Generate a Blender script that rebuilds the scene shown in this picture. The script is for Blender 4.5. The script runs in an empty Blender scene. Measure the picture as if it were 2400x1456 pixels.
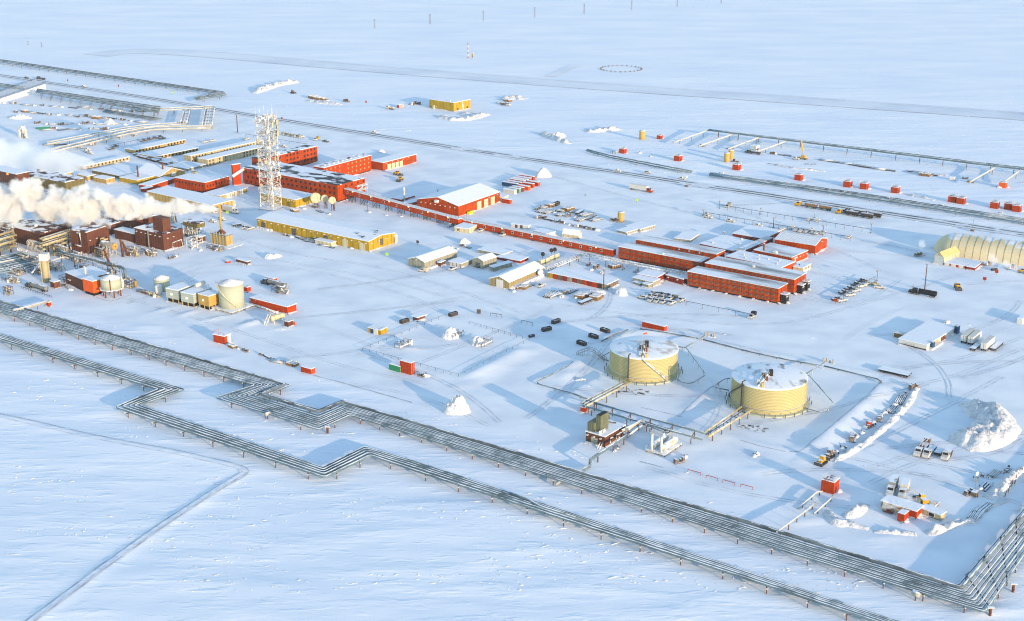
import bpy, bmesh, math, random
import numpy as np
from mathutils import Vector, Matrix
R = math.radians
rnd = random.Random(7)
SC = bpy.context.scene
COL = SC.collection
# ------------------------------------------------------------------ camera
F, CX, CY, H = 3200.0, 1200.0, 728.0, 210.0
PITCH = math.atan(1073.0 / F)
cd = bpy.data.cameras.new('camera'); cam = bpy.data.objects.new('camera', cd); COL.objects.link(cam)
cam.location = (0, 0, H); cam.rotation_euler = (R(90) - PITCH, 0, 0)
cd.sensor_width = 36; cd.lens = 36 * F / 2400; cd.clip_start = 1; cd.clip_end = 60000
SC.camera = cam
# ------------------------------------------------------------------ sky, sun, exposure
SUN_EL, SUN_AZ = 9.0, -52.5          # elevation; direction (degrees from +X) in which the sun stands
w = bpy.data.worlds.new('World'); SC.world = w; w.use_nodes = True
nt = w.node_tree; sky = nt.nodes.new('ShaderNodeTexSky'); sky.sky_type = 'NISHITA'; sky.sun_disc = False
sky.sun_elevation = R(SUN_EL); sky.sun_rotation = R(90 - SUN_AZ); sky.air_density = 1.0; sky.dust_density = 0.1; sky.ozone_density = 1.4
bg = nt.nodes['Background']; bg.inputs['Strength'].default_value = 0.15
nt.links.new(sky.outputs[0], bg.inputs['Color'])
sl = bpy.data.lights.new('sun', 'SUN'); sl.energy = 2.1; sl.angle = R(0.6); sl.color = (1.0, 0.74, 0.48)
so = bpy.data.objects.new('sun', sl); COL.objects.link(so)
_d = Vector((math.cos(R(SUN_AZ)) * math.cos(R(SUN_EL)), math.sin(R(SUN_AZ)) * math.cos(R(SUN_EL)), math.sin(R(SUN_EL))))
so.rotation_euler = _d.to_track_quat('Z', 'Y').to_euler(); so.location = (200, 100, 300)
SC.view_settings.view_transform = 'Standard'; SC.view_settings.look = 'None'
SC.view_settings.gamma = 1.0; SC.view_settings.use_curve_mapping = False
SC.view_settings.exposure = 1.54
SC.cycles.volume_bounces = 6; SC.cycles.max_bounces = 6; SC.cycles.diffuse_bounces = 3; SC.cycles.transparent_max_bounces = 12
SC.cycles.use_denoising = True; SC.cycles.pixel_filter_type = 'BLACKMAN_HARRIS'; SC.cycles.filter_width = 1.15
SC.cycles.volume_step_rate = 1.0; SC.cycles.volume_max_steps = 160

# ------------------------------------------------------------------ survey: from the photograph's points to places on the ground
_c, _s = math.cos(PITCH), math.sin(PITCH)
def at(x, y, z=0.0):
    dx = (x - CX) / F; dy = -(y - CY) / F
    d = Vector((dx, _c + dy * _s, -_s + dy * _c))
    return Vector((0, 0, H)) + d * ((z - H) / d.z)
def proj(p):
    v = Vector(p) - Vector((0, 0, H))
    f = v.y * _c - v.z * _s; u = v.y * _s + v.z * _c
    return CX + F * v.x / f, CY - F * u / f
def rise(base, ytop):
    b = at(*base); lo, hi = 0.0, 120.0
    for _ in range(40):
        m = (lo + hi) / 2
        if proj((b.x, b.y, m))[1] > ytop: lo = m
        else: hi = m
    return lo
VDIR, UDIR = 54.0, -36.5             # the two directions the site is laid out along

# ------------------------------------------------------------------ value noise (numpy)
def _hash(ix, iy, seed):
    n = (ix * 374761393 + iy * 668265263 + seed * 974711) & 0x7fffffff
    n = ((n ^ (n >> 13)) * 1274126177) & 0x7fffffff
    return ((n ^ (n >> 16)) & 0xffff) / 65535.0
def vnoise(x, y, seed=0):
    x = np.asarray(x, float); y = np.asarray(y, float)
    ix = np.floor(x).astype(np.int64); iy = np.floor(y).astype(np.int64)
    fx = x - ix; fy = y - iy; fx = fx * fx * (3 - 2 * fx); fy = fy * fy * (3 - 2 * fy)
    a = _hash(ix, iy, seed); b = _hash(ix + 1, iy, seed); c = _hash(ix, iy + 1, seed); d = _hash(ix + 1, iy + 1, seed)
    return (a * (1 - fx) + b * fx) * (1 - fy) + (c * (1 - fx) + d * fx) * fy
def fbm(x, y, seed=0, o=4):
    s = 0; a = 0.5
    for k in range(o):
        s = s + a * vnoise(np.asarray(x) * 2 ** k, np.asarray(y) * 2 ** k, seed + 17 * k); a *= 0.5
    return s

# ------------------------------------------------------------------ materials
M = {}
def _nodes(name):
    m = bpy.data.materials.new(name); m.use_nodes = True; t = m.node_tree
    return m, t, t.nodes['Principled BSDF']
def _noise(t, coord, scale, detail=3, sc=None, rot=0):
    n = t.nodes.new('ShaderNodeTexNoise'); n.inputs['Scale'].default_value = scale; n.inputs['Detail'].default_value = detail
    if sc or rot:
        mp = t.nodes.new('ShaderNodeMapping'); mp.inputs['Scale'].default_value = sc or (1, 1, 1); mp.inputs['Rotation'].default_value = (0, 0, rot)
        t.links.new(coord, mp.inputs['Vector']); coord = mp.outputs[0]
    t.links.new(coord, n.inputs['Vector']); return n
def _ramp(t, fac, a, b, ca, cb):
    r = t.nodes.new('ShaderNodeValToRGB'); r.color_ramp.elements[0].position = a; r.color_ramp.elements[1].position = b
    r.color_ramp.elements[0].color = (*ca, 1) if len(ca) == 3 else ca; r.color_ramp.elements[1].color = (*cb, 1) if len(cb) == 3 else cb
    t.links.new(fac, r.inputs[0]); return r
def _math(t, op, a, b=None):
    n = t.nodes.new('ShaderNodeMath'); n.operation = op
    for i, v in enumerate((a, b)):
        if v is None: continue
        if isinstance(v, (int, float)): n.inputs[i].default_value = v
        else: t.links.new(v, n.inputs[i])
    return n.outputs[0]
def _mix(t, fac, a, b):
    n = t.nodes.new('ShaderNodeMix'); n.data_type = 'RGBA'
    for i, v in ((0, fac), (6, a), (7, b)):
        if isinstance(v, (int, float)): n.inputs[i].default_value = v
        elif isinstance(v, tuple): n.inputs[i].default_value = (*v, 1)
        else: t.links.new(v, n.inputs[i])
    return n.outputs[2]
SNOWC = (0.83, 0.86, 0.90)
def mat(name, col, rough=0.6, var=0.12, scale=0.5, metal=0.0, snow=0.0, emit=None, snowscale=0.35, ribs=0.0, frost=0.0):
    """paint or metal with blotchy wear; snow = how readily snow lies on upward faces; frost = patches of rime on any face"""
    m, t, b = _nodes(name)
    tc = t.nodes.new('ShaderNodeTexCoord'); g = t.nodes.new('ShaderNodeNewGeometry')
    n = _noise(t, tc.outputs['Object'], scale, 5)
    lo = tuple(max(0, c * (1 - var)) for c in col); hi = tuple(min(1, c * (1 + var)) for c in col)
    c = _ramp(t, n.outputs['Fac'], 0.32, 0.68, lo, hi).outputs[0]
    if ribs:
        wv = t.nodes.new('ShaderNodeTexWave'); wv.wave_type = 'BANDS'; wv.bands_direction = 'DIAGONAL'; wv.inputs['Scale'].default_value = ribs; wv.inputs['Distortion'].default_value = 0
        mp = t.nodes.new('ShaderNodeMapping'); mp.inputs['Scale'].default_value = (1, 1, 0); t.links.new(tc.outputs['Object'], mp.inputs[0]); t.links.new(mp.outputs[0], wv.inputs[0])
        k = _ramp(t, wv.outputs['Fac'], 0.02, 0.2, (0.72, 0.72, 0.72), (1, 1, 1)).outputs[0]
        mm = t.nodes.new('ShaderNodeMix'); mm.data_type = 'RGBA'; mm.blend_type = 'MULTIPLY'; mm.inputs[0].default_value = 1
        t.links.new(c, mm.inputs[6]); t.links.new(k, mm.inputs[7]); c = mm.outputs[2]
    if snow or frost:
        n2 = _noise(t, g.outputs['Position'], snowscale, 4)
        sep = t.nodes.new('ShaderNodeSeparateXYZ'); t.links.new(g.outputs['Normal'], sep.inputs[0])
        f = None
        if snow:
            v = _math(t, 'ADD', _math(t, 'MULTIPLY', n2.outputs['Fac'], 0.9), _math(t, 'ADD', sep.outputs['Z'], -1.45 + snow * 0.55))
            f = _ramp(t, v, 0.0, 0.12, (0, 0, 0), (1, 1, 1)).outputs[0]
        if frost:
            n3 = _noise(t, g.outputs['Position'], 0.8, 4)
            f2 = _ramp(t, n3.outputs['Fac'], 0.62 - frost * 0.3, 0.70 - frost * 0.3, (0, 0, 0), (1, 1, 1)).outputs[0]
            f = f2 if f is None else _math(t, 'MAXIMUM', f, f2)
        c = _mix(t, f, c, SNOWC)
    t.links.new(c, b.inputs['Base Color']); b.inputs['Roughness'].default_value = rough; b.inputs['Metallic'].default_value = metal
    b.inputs['Specular IOR Level'].default_value = 0.15
    if emit:
        b.inputs['Emission Color'].default_value = (*emit[:3], 1); b.inputs['Emission Strength'].default_value = emit[3]
    M[name] = m; return m
def roofmat(name, under, bare=0.35, scale=0.12, stretch=(1, 1, 1), soft=0.06, seams=0.0):
    """snow lying on a roof, with bare patches where the wind has swept it"""
    m, t, b = _nodes(name); tc = t.nodes.new('ShaderNodeTexCoord')
    n = _noise(t, tc.outputs['Object'], scale, 6, stretch)
    f = _ramp(t, n.outputs['Fac'], bare - soft, bare + soft, (0, 0, 0), (1, 1, 1)).outputs[0]
    n2 = _noise(t, tc.outputs['Object'], 0.7, 3)
    s = _ramp(t, n2.outputs['Fac'], 0.3, 0.7, (0.77, 0.80, 0.85), (0.85, 0.87, 0.90)).outputs[0]
    if seams:
        wv = t.nodes.new('ShaderNodeTexWave'); wv.bands_direction = 'Y'; wv.inputs['Scale'].default_value = seams; t.links.new(tc.outputs['Object'], wv.inputs[0])
        k = _ramp(t, wv.outputs['Fac'], 0.1, 0.5, (0.5, 0.5, 0.52), (1, 1, 1)).outputs[0]
        mm = t.nodes.new('ShaderNodeMix'); mm.data_type = 'RGBA'; mm.blend_type = 'MULTIPLY'; mm.inputs[0].default_value = 1
        t.links.new(s, mm.inputs[6]); t.links.new(k, mm.inputs[7]); s = mm.outputs[2]
    t.links.new(_mix(t, f, under, s), b.inputs['Base Color']); b.inputs['Roughness'].default_value = 0.85; b.inputs['Specular IOR Level'].default_value = 0.15
    bp = t.nodes.new('ShaderNodeBump'); bp.inputs['Strength'].default_value = 0.35; bp.inputs['Distance'].default_value = 0.3
    t.links.new(n2.outputs['Fac'], bp.inputs['Height']); t.links.new(bp.outputs[0], b.inputs['Normal'])
    M[name] = m; return m
mat('red', (0.37, 0.048, 0.002), 0.55, 0.24, 0.18, ribs=0.35)
mat('red dorm', (0.36, 0.050, 0.004), 0.6, 0.24, 0.25, ribs=0.16)
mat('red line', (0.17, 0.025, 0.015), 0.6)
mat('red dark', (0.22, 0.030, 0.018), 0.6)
mat('red bright', (0.39, 0.043, 0.003), 0.5, 0.15)
mat('red box', (0.39, 0.044, 0.006), 0.5, 0.15, 0.9, snow=0.25, ribs=0.9)
mat('orange', (0.68, 0.10, 0.012), 0.5, 0.08)
mat('brown', (0.125, 0.046, 0.027), 0.6, 0.15, 0.2, ribs=0.3)
mat('yellow', (0.42, 0.265, 0.02), 0.55, 0.14, 0.2, ribs=0.16)
mat('yellow machine', (0.55, 0.29, 0.02), 0.5, 0.15, 0.9, snow=0.35)
mat('hi-vis', (0.55, 0.80, 0.02), 0.5, 0.05)
mat('tan', (0.42, 0.29, 0.10), 0.6, 0.08, 0.2, ribs=0.2)
mat('beige', (0.46, 0.38, 0.22), 0.6, 0.08, 0.2, ribs=0.2)
mat('olive', (0.16, 0.13, 0.05), 0.6, 0.1, 0.2, ribs=0.2)
mat('grey green', (0.26, 0.26, 0.20), 0.6, 0.1, 0.3, ribs=0.2)
mat('grey siding', (0.30, 0.28, 0.21), 0.6, 0.1, 0.3, ribs=0.3)
mat('khaki siding', (0.30, 0.23, 0.11), 0.6, 0.1, 0.3, ribs=0.3)
mat('cream', (0.56, 0.48, 0.30), 0.6, 0.06, 0.3, ribs=0.2)
mat('white panel', (0.60, 0.58, 0.53), 0.5, 0.06, 0.4)
mat('white vehicle', (0.52, 0.50, 0.46), 0.35, 0.05, 1.0, snow=0.1)
mat('glass dark', (0.025, 0.03, 0.035), 0.15, 0.05)
mat('window pane', (0.10, 0.085, 0.06), 0.2, 0.5, 0.23)
mat('window frame', (0.20, 0.13, 0.09), 0.6, 0.2)
mat('white frame', (0.75, 0.72, 0.66), 0.6, 0.05)
mat('black', (0.02, 0.02, 0.022), 0.6, 0.2)
mat('rubber', (0.022, 0.022, 0.022), 0.8, 0.2)
mat('dark steel', (0.07, 0.07, 0.07), 0.6, 0.3, 1.0, snow=0.3)
mat('steel', (0.22, 0.22, 0.21), 0.5, 0.2, 0.6, snow=0.35)
mat('pale steel', (0.48, 0.46, 0.40), 0.5, 0.15, 0.6, snow=0.4)
mat('rime steel', (0.46, 0.42, 0.33), 0.7, 0.2, 0.6, snow=0.35, frost=0.45)
mat('tower steel', (0.44, 0.42, 0.38), 0.7, 0.3, 0.4, frost=0.4)
mat('rust', (0.14, 0.055, 0.03), 0.8, 0.3, 1.0)
mat('rust post', (0.11, 0.05, 0.032), 0.8, 0.3, 1.0)
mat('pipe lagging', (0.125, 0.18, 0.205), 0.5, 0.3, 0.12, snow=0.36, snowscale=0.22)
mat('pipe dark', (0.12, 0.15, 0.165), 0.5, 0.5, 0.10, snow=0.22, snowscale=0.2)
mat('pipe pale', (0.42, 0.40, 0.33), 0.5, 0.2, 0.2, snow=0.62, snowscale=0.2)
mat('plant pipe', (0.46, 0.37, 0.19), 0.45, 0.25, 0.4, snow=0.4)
mat('tank cream', (0.50, 0.425, 0.205), 0.55, 0.05, 0.15)
mat('tank seam', (0.37, 0.31, 0.14), 0.6, 0.05, 0.15)
mat('tank green', (0.42, 0.43, 0.32), 0.5, 0.06, 0.2)
mat('tank tan', (0.52, 0.33, 0.09), 0.5, 0.08, 0.3)
mat('module', (0.36, 0.40, 0.34), 0.5, 0.1, 0.4, snow=0.2)
mat('module tan', (0.47, 0.28, 0.07), 0.55, 0.1, 0.4)
mat('teal box', (0.13, 0.26, 0.20), 0.6, 0.1, 0.5, snow=0.3)
mat('blue box', (0.03, 0.07, 0.13), 0.6, 0.2, 0.5, snow=0.3)
mat('green box', (0.03, 0.22, 0.10), 0.5, 0.1, 0.8)
mat('green dark', (0.05, 0.10, 0.08), 0.6, 0.1, 0.8)
mat('olive tower', (0.15, 0.155, 0.095), 0.6, 0.2, 0.5, ribs=0.6)
mat('wood', (0.22, 0.13, 0.06), 0.8, 0.3, 1.0, snow=0.4)
mat('junk', (0.16, 0.12, 0.09), 0.8, 0.5, 0.9, snow=0.72, snowscale=0.8)
mat('junk dark', (0.05, 0.05, 0.055), 0.8, 0.4, 0.9, snow=0.55, snowscale=0.8)
mat('bin', (0.055, 0.045, 0.04), 0.7, 0.4, 0.9, snow=0.2)
mat('fabric', (0.62, 0.54, 0.35), 0.8, 0.06, 0.08, snow=0.12, snowscale=0.1)
mat('fabric orange', (0.70, 0.48, 0.20), 0.8, 0.06, 0.2)
mat('lamp', (0.9, 0.85, 0.7), 0.5, 0.0, emit=(1.0, 0.85, 0.6, 1.5))
mat('lamp orange', (0.9, 0.5, 0.2), 0.5, 0.0, emit=(1.0, 0.35, 0.08, 1.6))
mat('lamp green', (0.8, 0.9, 0.7), 0.5, 0.0, emit=(0.75, 1.0, 0.55, 1.5))
roofmat('roof snow', (0.30, 0.30, 0.30), 0.24)
roofmat('roof swept', (0.26, 0.27, 0.27), 0.46, 0.10, (1.6, 0.35, 1), 0.14)
roofmat('roof dark', (0.05, 0.06, 0.07), 0.47, 0.14, (1.4, 0.6, 1), 0.03)
roofmat('roof red', (0.22, 0.03, 0.02), 0.40, 0.25, (1, 1, 1), 0.03)
roofmat('roof brown', (0.10, 0.055, 0.05), 0.46, 0.16, (1, 1, 1), 0.03)
roofmat('roof seamed', (0.3, 0.3, 0.3), 0.2, 0.1, (1, 1, 1), 0.05, 0.42)
roofmat('roof tank', (0.34, 0.27, 0.17), 0.365, 0.12, (1, 1, 1), 0.08)
roofmat('roof tank dark', (0.07, 0.08, 0.08), 0.375, 0.2, (1, .5, 1), 0.07)
m_, t_, b_ = _nodes('pile snow'); M['pile snow'] = m_
_g = t_.nodes.new('ShaderNodeNewGeometry'); _n = _noise(t_, _g.outputs['Position'], 0.9, 6)
t_.links.new(_ramp(t_, _n.outputs['Fac'], 0.35, 0.65, (0.58, 0.58, 0.59), (0.74, 0.74, 0.75)).outputs[0], b_.inputs['Base Color'])
b_.inputs['Roughness'].default_value = 0.9; b_.inputs['Specular IOR Level'].default_value = 0.1
_b = t_.nodes.new('ShaderNodeBump'); _b.inputs['Strength'].default_value = 0.9; _b.inputs['Distance'].default_value = 0.7
t_.links.new(_n.outputs['Fac'], _b.inputs['Height']); t_.links.new(_b.outputs[0], b_.inputs['Normal'])

# ------------------------------------------------------------------ mesh helper
class MB:
    def __init__(s): s.v = []; s.f = []; s.m = []
    def add(s, vs, fs, mi=0):
        o = len(s.v); s.v += [tuple(v) for v in vs]; s.f += [tuple(i + o for i in f) for f in fs]; s.m += [mi] * len(fs); return s
    def box(s, x0, x1, y0, y1, z0, z1, mi=0, top=True):
        v = [(x0, y0, z0), (x1, y0, z0), (x1, y1, z0), (x0, y1, z0), (x0, y0, z1), (x1, y0, z1), (x1, y1, z1), (x0, y1, z1)]
        f = [(0, 3, 2, 1), (0, 1, 5, 4), (1, 2, 6, 5), (2, 3, 7, 6), (3, 0, 4, 7)] + ([(4, 5, 6, 7)] if top else [])
        return s.add(v, f, mi)
    def obox(s, c, dx, dy, ang, z0, z1, mi=0):            # box turned about Z, c = centre (x, y)
        ca, sa = math.cos(ang), math.sin(ang)
        q = [(c[0] + ca * a * dx / 2 - sa * b * dy / 2, c[1] + sa * a * dx / 2 + ca * b * dy / 2) for a, b in ((-1, -1), (1, -1), (1, 1), (-1, 1))]
        return s.prism(q, z0, z1, mi)
    def prism(s, q, z0, z1, mi=0):
        n = len(q); v = [(x, y, z0) for x, y in q] + [(x, y, z1) for x, y in q]
        f = [tuple(reversed(range(n))), tuple(range(n, 2 * n))] + [(i, (i + 1) % n, n + (i + 1) % n, n + i) for i in range(n)]
        return s.add(v, f, mi)
    def tube(s, pts, r, n=6, mi=0, cap=True):
        pts = [Vector(p) for p in pts]; k = len(pts); ring = []
        for i, p in enumerate(pts):
            a = pts[max(0, i - 1)]; b = pts[min(k - 1, i + 1)]; t = (b - a)
            t = t.normalized() if t.length > 1e-6 else Vector((0, 0, 1))
            if 0 < i < k - 1:
                t1 = (p - a).normalized(); t2 = (b - p).normalized(); t = (t1 + t2)
                t = t.normalized() if t.length > 1e-3 else t1
            ref = Vector((0, 0, 1)) if abs(t.z) < 0.9 else Vector((1, 0, 0))
            u = t.cross(ref).normalized(); q = u.cross(t).normalized()
            ring.append([p + (u * math.cos(2 * math.pi * j / n) + q * math.sin(2 * math.pi * j / n)) * r for j in range(n)])
        vs = [v for g in ring for v in g]
        fs = [(i * n + j, (i + 1) * n + j, (i + 1) * n + (j + 1) % n, i * n + (j + 1) % n) for i in range(k - 1) for j in range(n)]
        if cap: fs += [tuple(range(n)), tuple(reversed(range((k - 1) * n, k * n)))]
        return s.add(vs, fs, mi)
    def cyl(s, x, y, z0, z1, r0, r1=None, n=16, mi=0, cap=True):
        r1 = r0 if r1 is None else r1
        c = [(math.cos(2 * math.pi * j / n), math.sin(2 * math.pi * j / n)) for j in range(n)]
        vs = [(x + a * r0, y + b * r0, z0) for a, b in c] + [(x + a * r1, y + b * r1, z1) for a, b in c]
        fs = [(j, (j + 1) % n, n + (j + 1) % n, n + j) for j in range(n)]
        if cap: fs += [tuple(reversed(range(n))), tuple(range(n, 2 * n))]
        return s.add(vs, fs, mi)
    def ball(s, c, rx, ry, rz, n=8, k=5, mi=0):
        vs = []; fs = []
        for i in range(k + 1):
            th = math.pi * i / k
            for j in range(n):
                ph = 2 * math.pi * j / n
                vs.append((c[0] + rx * math.sin(th) * math.cos(ph), c[1] + ry * math.sin(th) * math.sin(ph), c[2] + rz * math.cos(th)))
        for i in range(k):
            for j in range(n): fs.append((i * n + j, (i + 1) * n + j, (i + 1) * n + (j + 1) % n, i * n + (j + 1) % n))
        return s.add(vs, fs, mi)
    def beam(s, a, b, t, mi=0): return s.tube([a, b], t, 4, mi)
    def build(s, name, mats, parent=None, smooth=False):
        me = bpy.data.meshes.new(name); me.from_pydata(s.v, [], s.f); me.update()
        for k in ([mats] if isinstance(mats, str) else mats): me.materials.append(M[k])
        if len(me.materials) > 1: me.polygons.foreach_set('material_index', s.m)
        if smooth: me.polygons.foreach_set('use_smooth', [True] * len(me.polygons))
        o = bpy.data.objects.new(name, me); COL.objects.link(o)
        if parent: o.parent = parent
        return o
def tag(o, label, cat, group=None, kind=None):
    o['label'] = label; o['category'] = cat
    if group: o['group'] = group
    if kind: o['kind'] = kind
    return o
def thing(name, label, cat, loc, rz=0.0, group=None):
    o = bpy.data.objects.new(name, None); COL.objects.link(o); o.empty_display_size = 0.5
    o.location = loc; o.rotation_euler = (0, 0, rz); return tag(o, label, cat, group)
def dup(root, loc, rz, label, group=None, s=None):
    r = root.copy(); COL.objects.link(r); r.location = loc; r.rotation_euler = (0, 0, rz); r['label'] = label
    if group: r['group'] = group
    if s: r.scale = s
    for ch in list(root.children):
        c = ch.copy(); COL.objects.link(c); c.parent = r
        for g in list(ch.children):
            d = g.copy(); COL.objects.link(d); d.parent = c
    return r
def copy_part(o, loc, rz=None, parent=None):
    c = o.copy(); COL.objects.link(c); c.location = loc; c.parent = parent or o.parent
    if rz is not None: c.rotation_euler = (0, 0, rz)
    return c
ORD = ['first', 'second', 'third', 'fourth', 'fifth', 'sixth', 'seventh', 'eighth', 'ninth', 'tenth', 'eleventh', 'twelfth', 'thirteenth', 'fourteenth', 'fifteenth', 'sixteenth', 'seventeenth', 'eighteenth', 'nineteenth', 'twentieth']
def ordn(i):
    if i < 20: return ORD[i]
    t = {2: 'twenty', 3: 'thirty', 4: 'forty'}[(i + 1) // 10]
    return t + '-' + ORD[(i + 1) % 10 - 1] if (i + 1) % 10 else {3: 'thirtieth', 4: 'fortieth'}[(i + 1) // 10]
# ================================================================== THE SNOW GROUND
def seg_d(px, py, a, b):
    ax, ay = a; bx, by = b; dx, dy = bx - ax, by - ay; L = dx * dx + dy * dy + 1e-9
    t = np.clip(((px - ax) * dx + (py - ay) * dy) / L, 0, 1)
    return np.hypot(px - ax - t * dx, py - ay - t * dy)
def seg_sd(px, py, a, b):
    ax, ay = a; bx, by = b; d = seg_d(px, py, a, b); return d, (bx - ax) * (py - ay) - (by - ay) * (px - ax) > 0
def gpts(pl): return [(at(*p).x, at(*p).y) for p in pl]
BERMS = [  # crest line, half-width m, height m
    ([(2066, 897), (2040, 935), (1960, 1000), (1905, 1045), (1880, 1064)], (11, 6), 2.4), ([(1475, 774), (1560, 780), (1760, 822), (2060, 883)], 5, 1.1),
    ([(1262, 893), (1420, 822)], 5, 1.2), ([(1420, 822), (1475, 774)], 5, 1.0), ([(1262, 893), (1385, 940)], 4, 0.7),
    ([(1880, 1064), (1750, 1035), (1620, 1000)], 5, 0.8), ([(1600, 975), (1650, 925), (1690, 895)], 5, 0.9),
    ([(1080, 893), (1160, 853), (1238, 812)], (7, 10), 1.7), ([(1070, 891), (960, 860), (850, 822)], 4, 0.5), ([(850, 822), (960, 770), (1045, 742)], 4, 0.5), ([(1045, 742), (1150, 775), (1238, 814)], 4, 0.3),
    ([(1300, 897), (1352, 864)], (5, 7), 1.6), ([(905, 815), (1015, 822)], 5, 1.2), ([(345, 737), (420, 716)], 3, 0.9), ([(400, 748), (478, 722)], 3, 0.9), ([(462, 755), (548, 738)], 3, 0.9),
    ([(545, 772), (625, 745)], 4, 1.2), ([(625, 775), (700, 765)], 3, 0.9), ([(1595, 1045), (1655, 1048)], 2.5, 0.9), ([(1830, 1226), (1965, 1216)], 3, 0.9), ([(2225, 1442), (2330, 1432), (2420, 1425)], 4, 1.1),
    ([(2010, 1265), (2140, 1258)], 3, 0.8), ([(480, 795), (530, 805)], 4, 0.9), ([(250, 800), (330, 812)], 6, 0.8), ([(290, 765), (390, 770)], 7, 0.9),
    ([(455, 848), (560, 838)], 5, 0.7), ([(620, 1056), (700, 1052)], 2.0, 0.7), ([(425, 925), (450, 905)], 2, 0.6), ([(690, 868), (960, 948), (1100, 985)], 5, 0.6), ([(735, 880), (1030, 965)], 6, 0.6),
    ([(-40, 966), (100, 997), (240, 1030), (430, 1064), (540, 1090), (574, 1106)], (3, 5), 0.7), ([(574, 1106), (520, 1140), (420, 1205), (300, 1288), (140, 1407), (40, 1480)], (5, 3), 0.8), ([(1720, 1105), (1900, 1100)], 5, 0.7), ([(1500, 1120), (1640, 1110)], 6, 0.7)]
BERMS = [(gpts(p), hw, h) for p, hw, h in BERMS]
YARD = gpts([(-400, 640), (0, 695), (330, 775), (620, 865), (960, 950), (1380, 1075), (1850, 1222), (2240, 1340), (2420, 1150), (2800, 700), (2600, 590), (1190, 372), (540, 266), (0, 184), (-300, 140)])
def inside(px, py, poly):
    r = np.zeros(np.shape(px), bool); n = len(poly)
    for i in range(n):
        (x0, y0), (x1, y1) = poly[i], poly[(i + 1) % n]
        c = ((y0 > py) != (y1 > py)) & (px < (x1 - x0) * (py - y0) / (y1 - y0 + 1e-12) + x0); r ^= c
    return r
def yardmask(x, y):
    d = np.full(np.shape(x), 1e9)
    for i in range(len(YARD)): d = np.minimum(d, seg_d(x, y, YARD[i], YARD[(i + 1) % len(YARD)]))
    d = np.where(inside(x, y, YARD), d, -d) + (fbm(x / 40, y / 25, 3) - 0.5) * 20
    return np.clip(d / 16 + 0.5, 0, 1)
def relief(x, y):
    x = np.asarray(x, float); y = np.asarray(y, float); ym = yardmask(x, y)
    near = np.clip((1500 - y) / 600, 0.25, 1)
    dune = (fbm((x * 0.99 - y * 0.14) / 42, (x * 0.14 + y * 0.99) / 11, 5) - 0.47) * 0.85 + (fbm((x * 0.98 - y * 0.2) / 13, (x * 0.2 + y * 0.98) / 4.2, 9, 3) - 0.45) * 0.30
    flat = (fbm(x / 26, y / 20, 11) - 0.47) * 0.16 + (fbm(x / 7, y / 6, 13, 3) - 0.45) * 0.10
    z = (dune * (1 - ym) + flat * ym) * near
    for pl, hw, h in BERMS:
        hl, hr = hw if isinstance(hw, tuple) else (hw, hw); k = np.zeros(np.shape(x)); wob = 1 + .35 * (vnoise(x / 7, y / 7, 21) - .5)
        for a, b in zip(pl, pl[1:]):
            d, left = seg_sd(x, y, a, b); u = np.clip(1 - d / (np.where(left, hl, hr) * wob), 0, 1); k = np.maximum(k, u * (0.55 + .45 * u))
        k = k * np.clip(np.minimum(np.hypot(x - pl[0][0], y - pl[0][1]), np.hypot(x - pl[-1][0], y - pl[-1][1])) / 9, 0, 1)
        z = np.maximum(z, h * 0.75 * k * (0.85 + 0.3 * vnoise(x / 9, y / 9, 2)) + z * (1 - k))
    return z, ym
def zg(x, y): return float(relief(np.array([x]), np.array([y]))[0][0])
def spread(segs):
    out = [segs[0][0]]
    for a, b, st in segs:
        n = max(1, int(round((b - a) / st))); out += [a + (b - a) * (i + 1) / n for i in range(n)]
    return out
gx = [-14000, -9000, -6000, -4000, -2800, -2000, -1500] + spread([(-1200, -700, 14), (-700, -260, 5), (-260, 260, 2.2), (260, 700, 5), (700, 1200, 14)]) + [1500, 2000, 2800, 4000, 6000, 9000, 14000]
gy = [-6000, -3000, -1500, -600, -100, 150] + spread([(260, 330, 5), (330, 760, 2.0), (760, 1150, 3.2), (1150, 2300, 10)]) + [2600, 3000, 3600, 4500, 6000, 8000, 11000, 16000]
gx, gy = np.array(gx), np.array(gy); X, Y = np.meshgrid(gx, gy); Z, YM = relief(X.ravel(), Y.ravel())
nx, ny = len(gx), len(gy); me = bpy.data.meshes.new('snow_ground')
co = np.stack([X.ravel(), Y.ravel(), Z], 1).astype(np.float32)
i, j = np.meshgrid(np.arange(nx - 1), np.arange(ny - 1)); a = (j * nx + i).ravel()
q = np.stack([a, a + 1, a + nx + 1, a + nx], 1).astype(np.int32)
me.vertices.add(len(co)); me.vertices.foreach_set('co', co.ravel()); me.loops.add(q.size); me.loops.foreach_set('vertex_index', q.ravel())
me.polygons.add(len(q)); me.polygons.foreach_set('loop_start', np.arange(0, q.size, 4, dtype=np.int32)); me.polygons.foreach_set('loop_total', np.full(len(q), 4, np.int32))
me.polygons.foreach_set('use_smooth', np.ones(len(q), bool))
me.update(calc_edges=True); me.validate()
at_ = me.attributes.new('yard', 'FLOAT', 'POINT'); at_.data.foreach_set('value', YM.astype(np.float32))
m, t, b = _nodes('ground snow')
g = t.nodes.new('ShaderNodeNewGeometry'); P = g.outputs['Position']
ya = t.nodes.new('ShaderNodeAttribute'); ya.attribute_name = 'yard'
big = _noise(t, P, 0.02, 7, (0.5, 1.3, 1), 0.15); fine = _noise(t, P, 0.5, 4); pat = _noise(t, P, 0.06, 6, (0.8, 1.0, 1), -0.6)
c0 = _ramp(t, big.outputs['Fac'], 0.3, 0.7, (0.73, 0.79, 0.87), (0.86, 0.88, 0.91)).outputs[0]
c1 = _ramp(t, pat.outputs['Fac'], 0.34, 0.60, (0.68, 0.72, 0.775), (0.84, 0.86, 0.88)).outputs[0]
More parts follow.
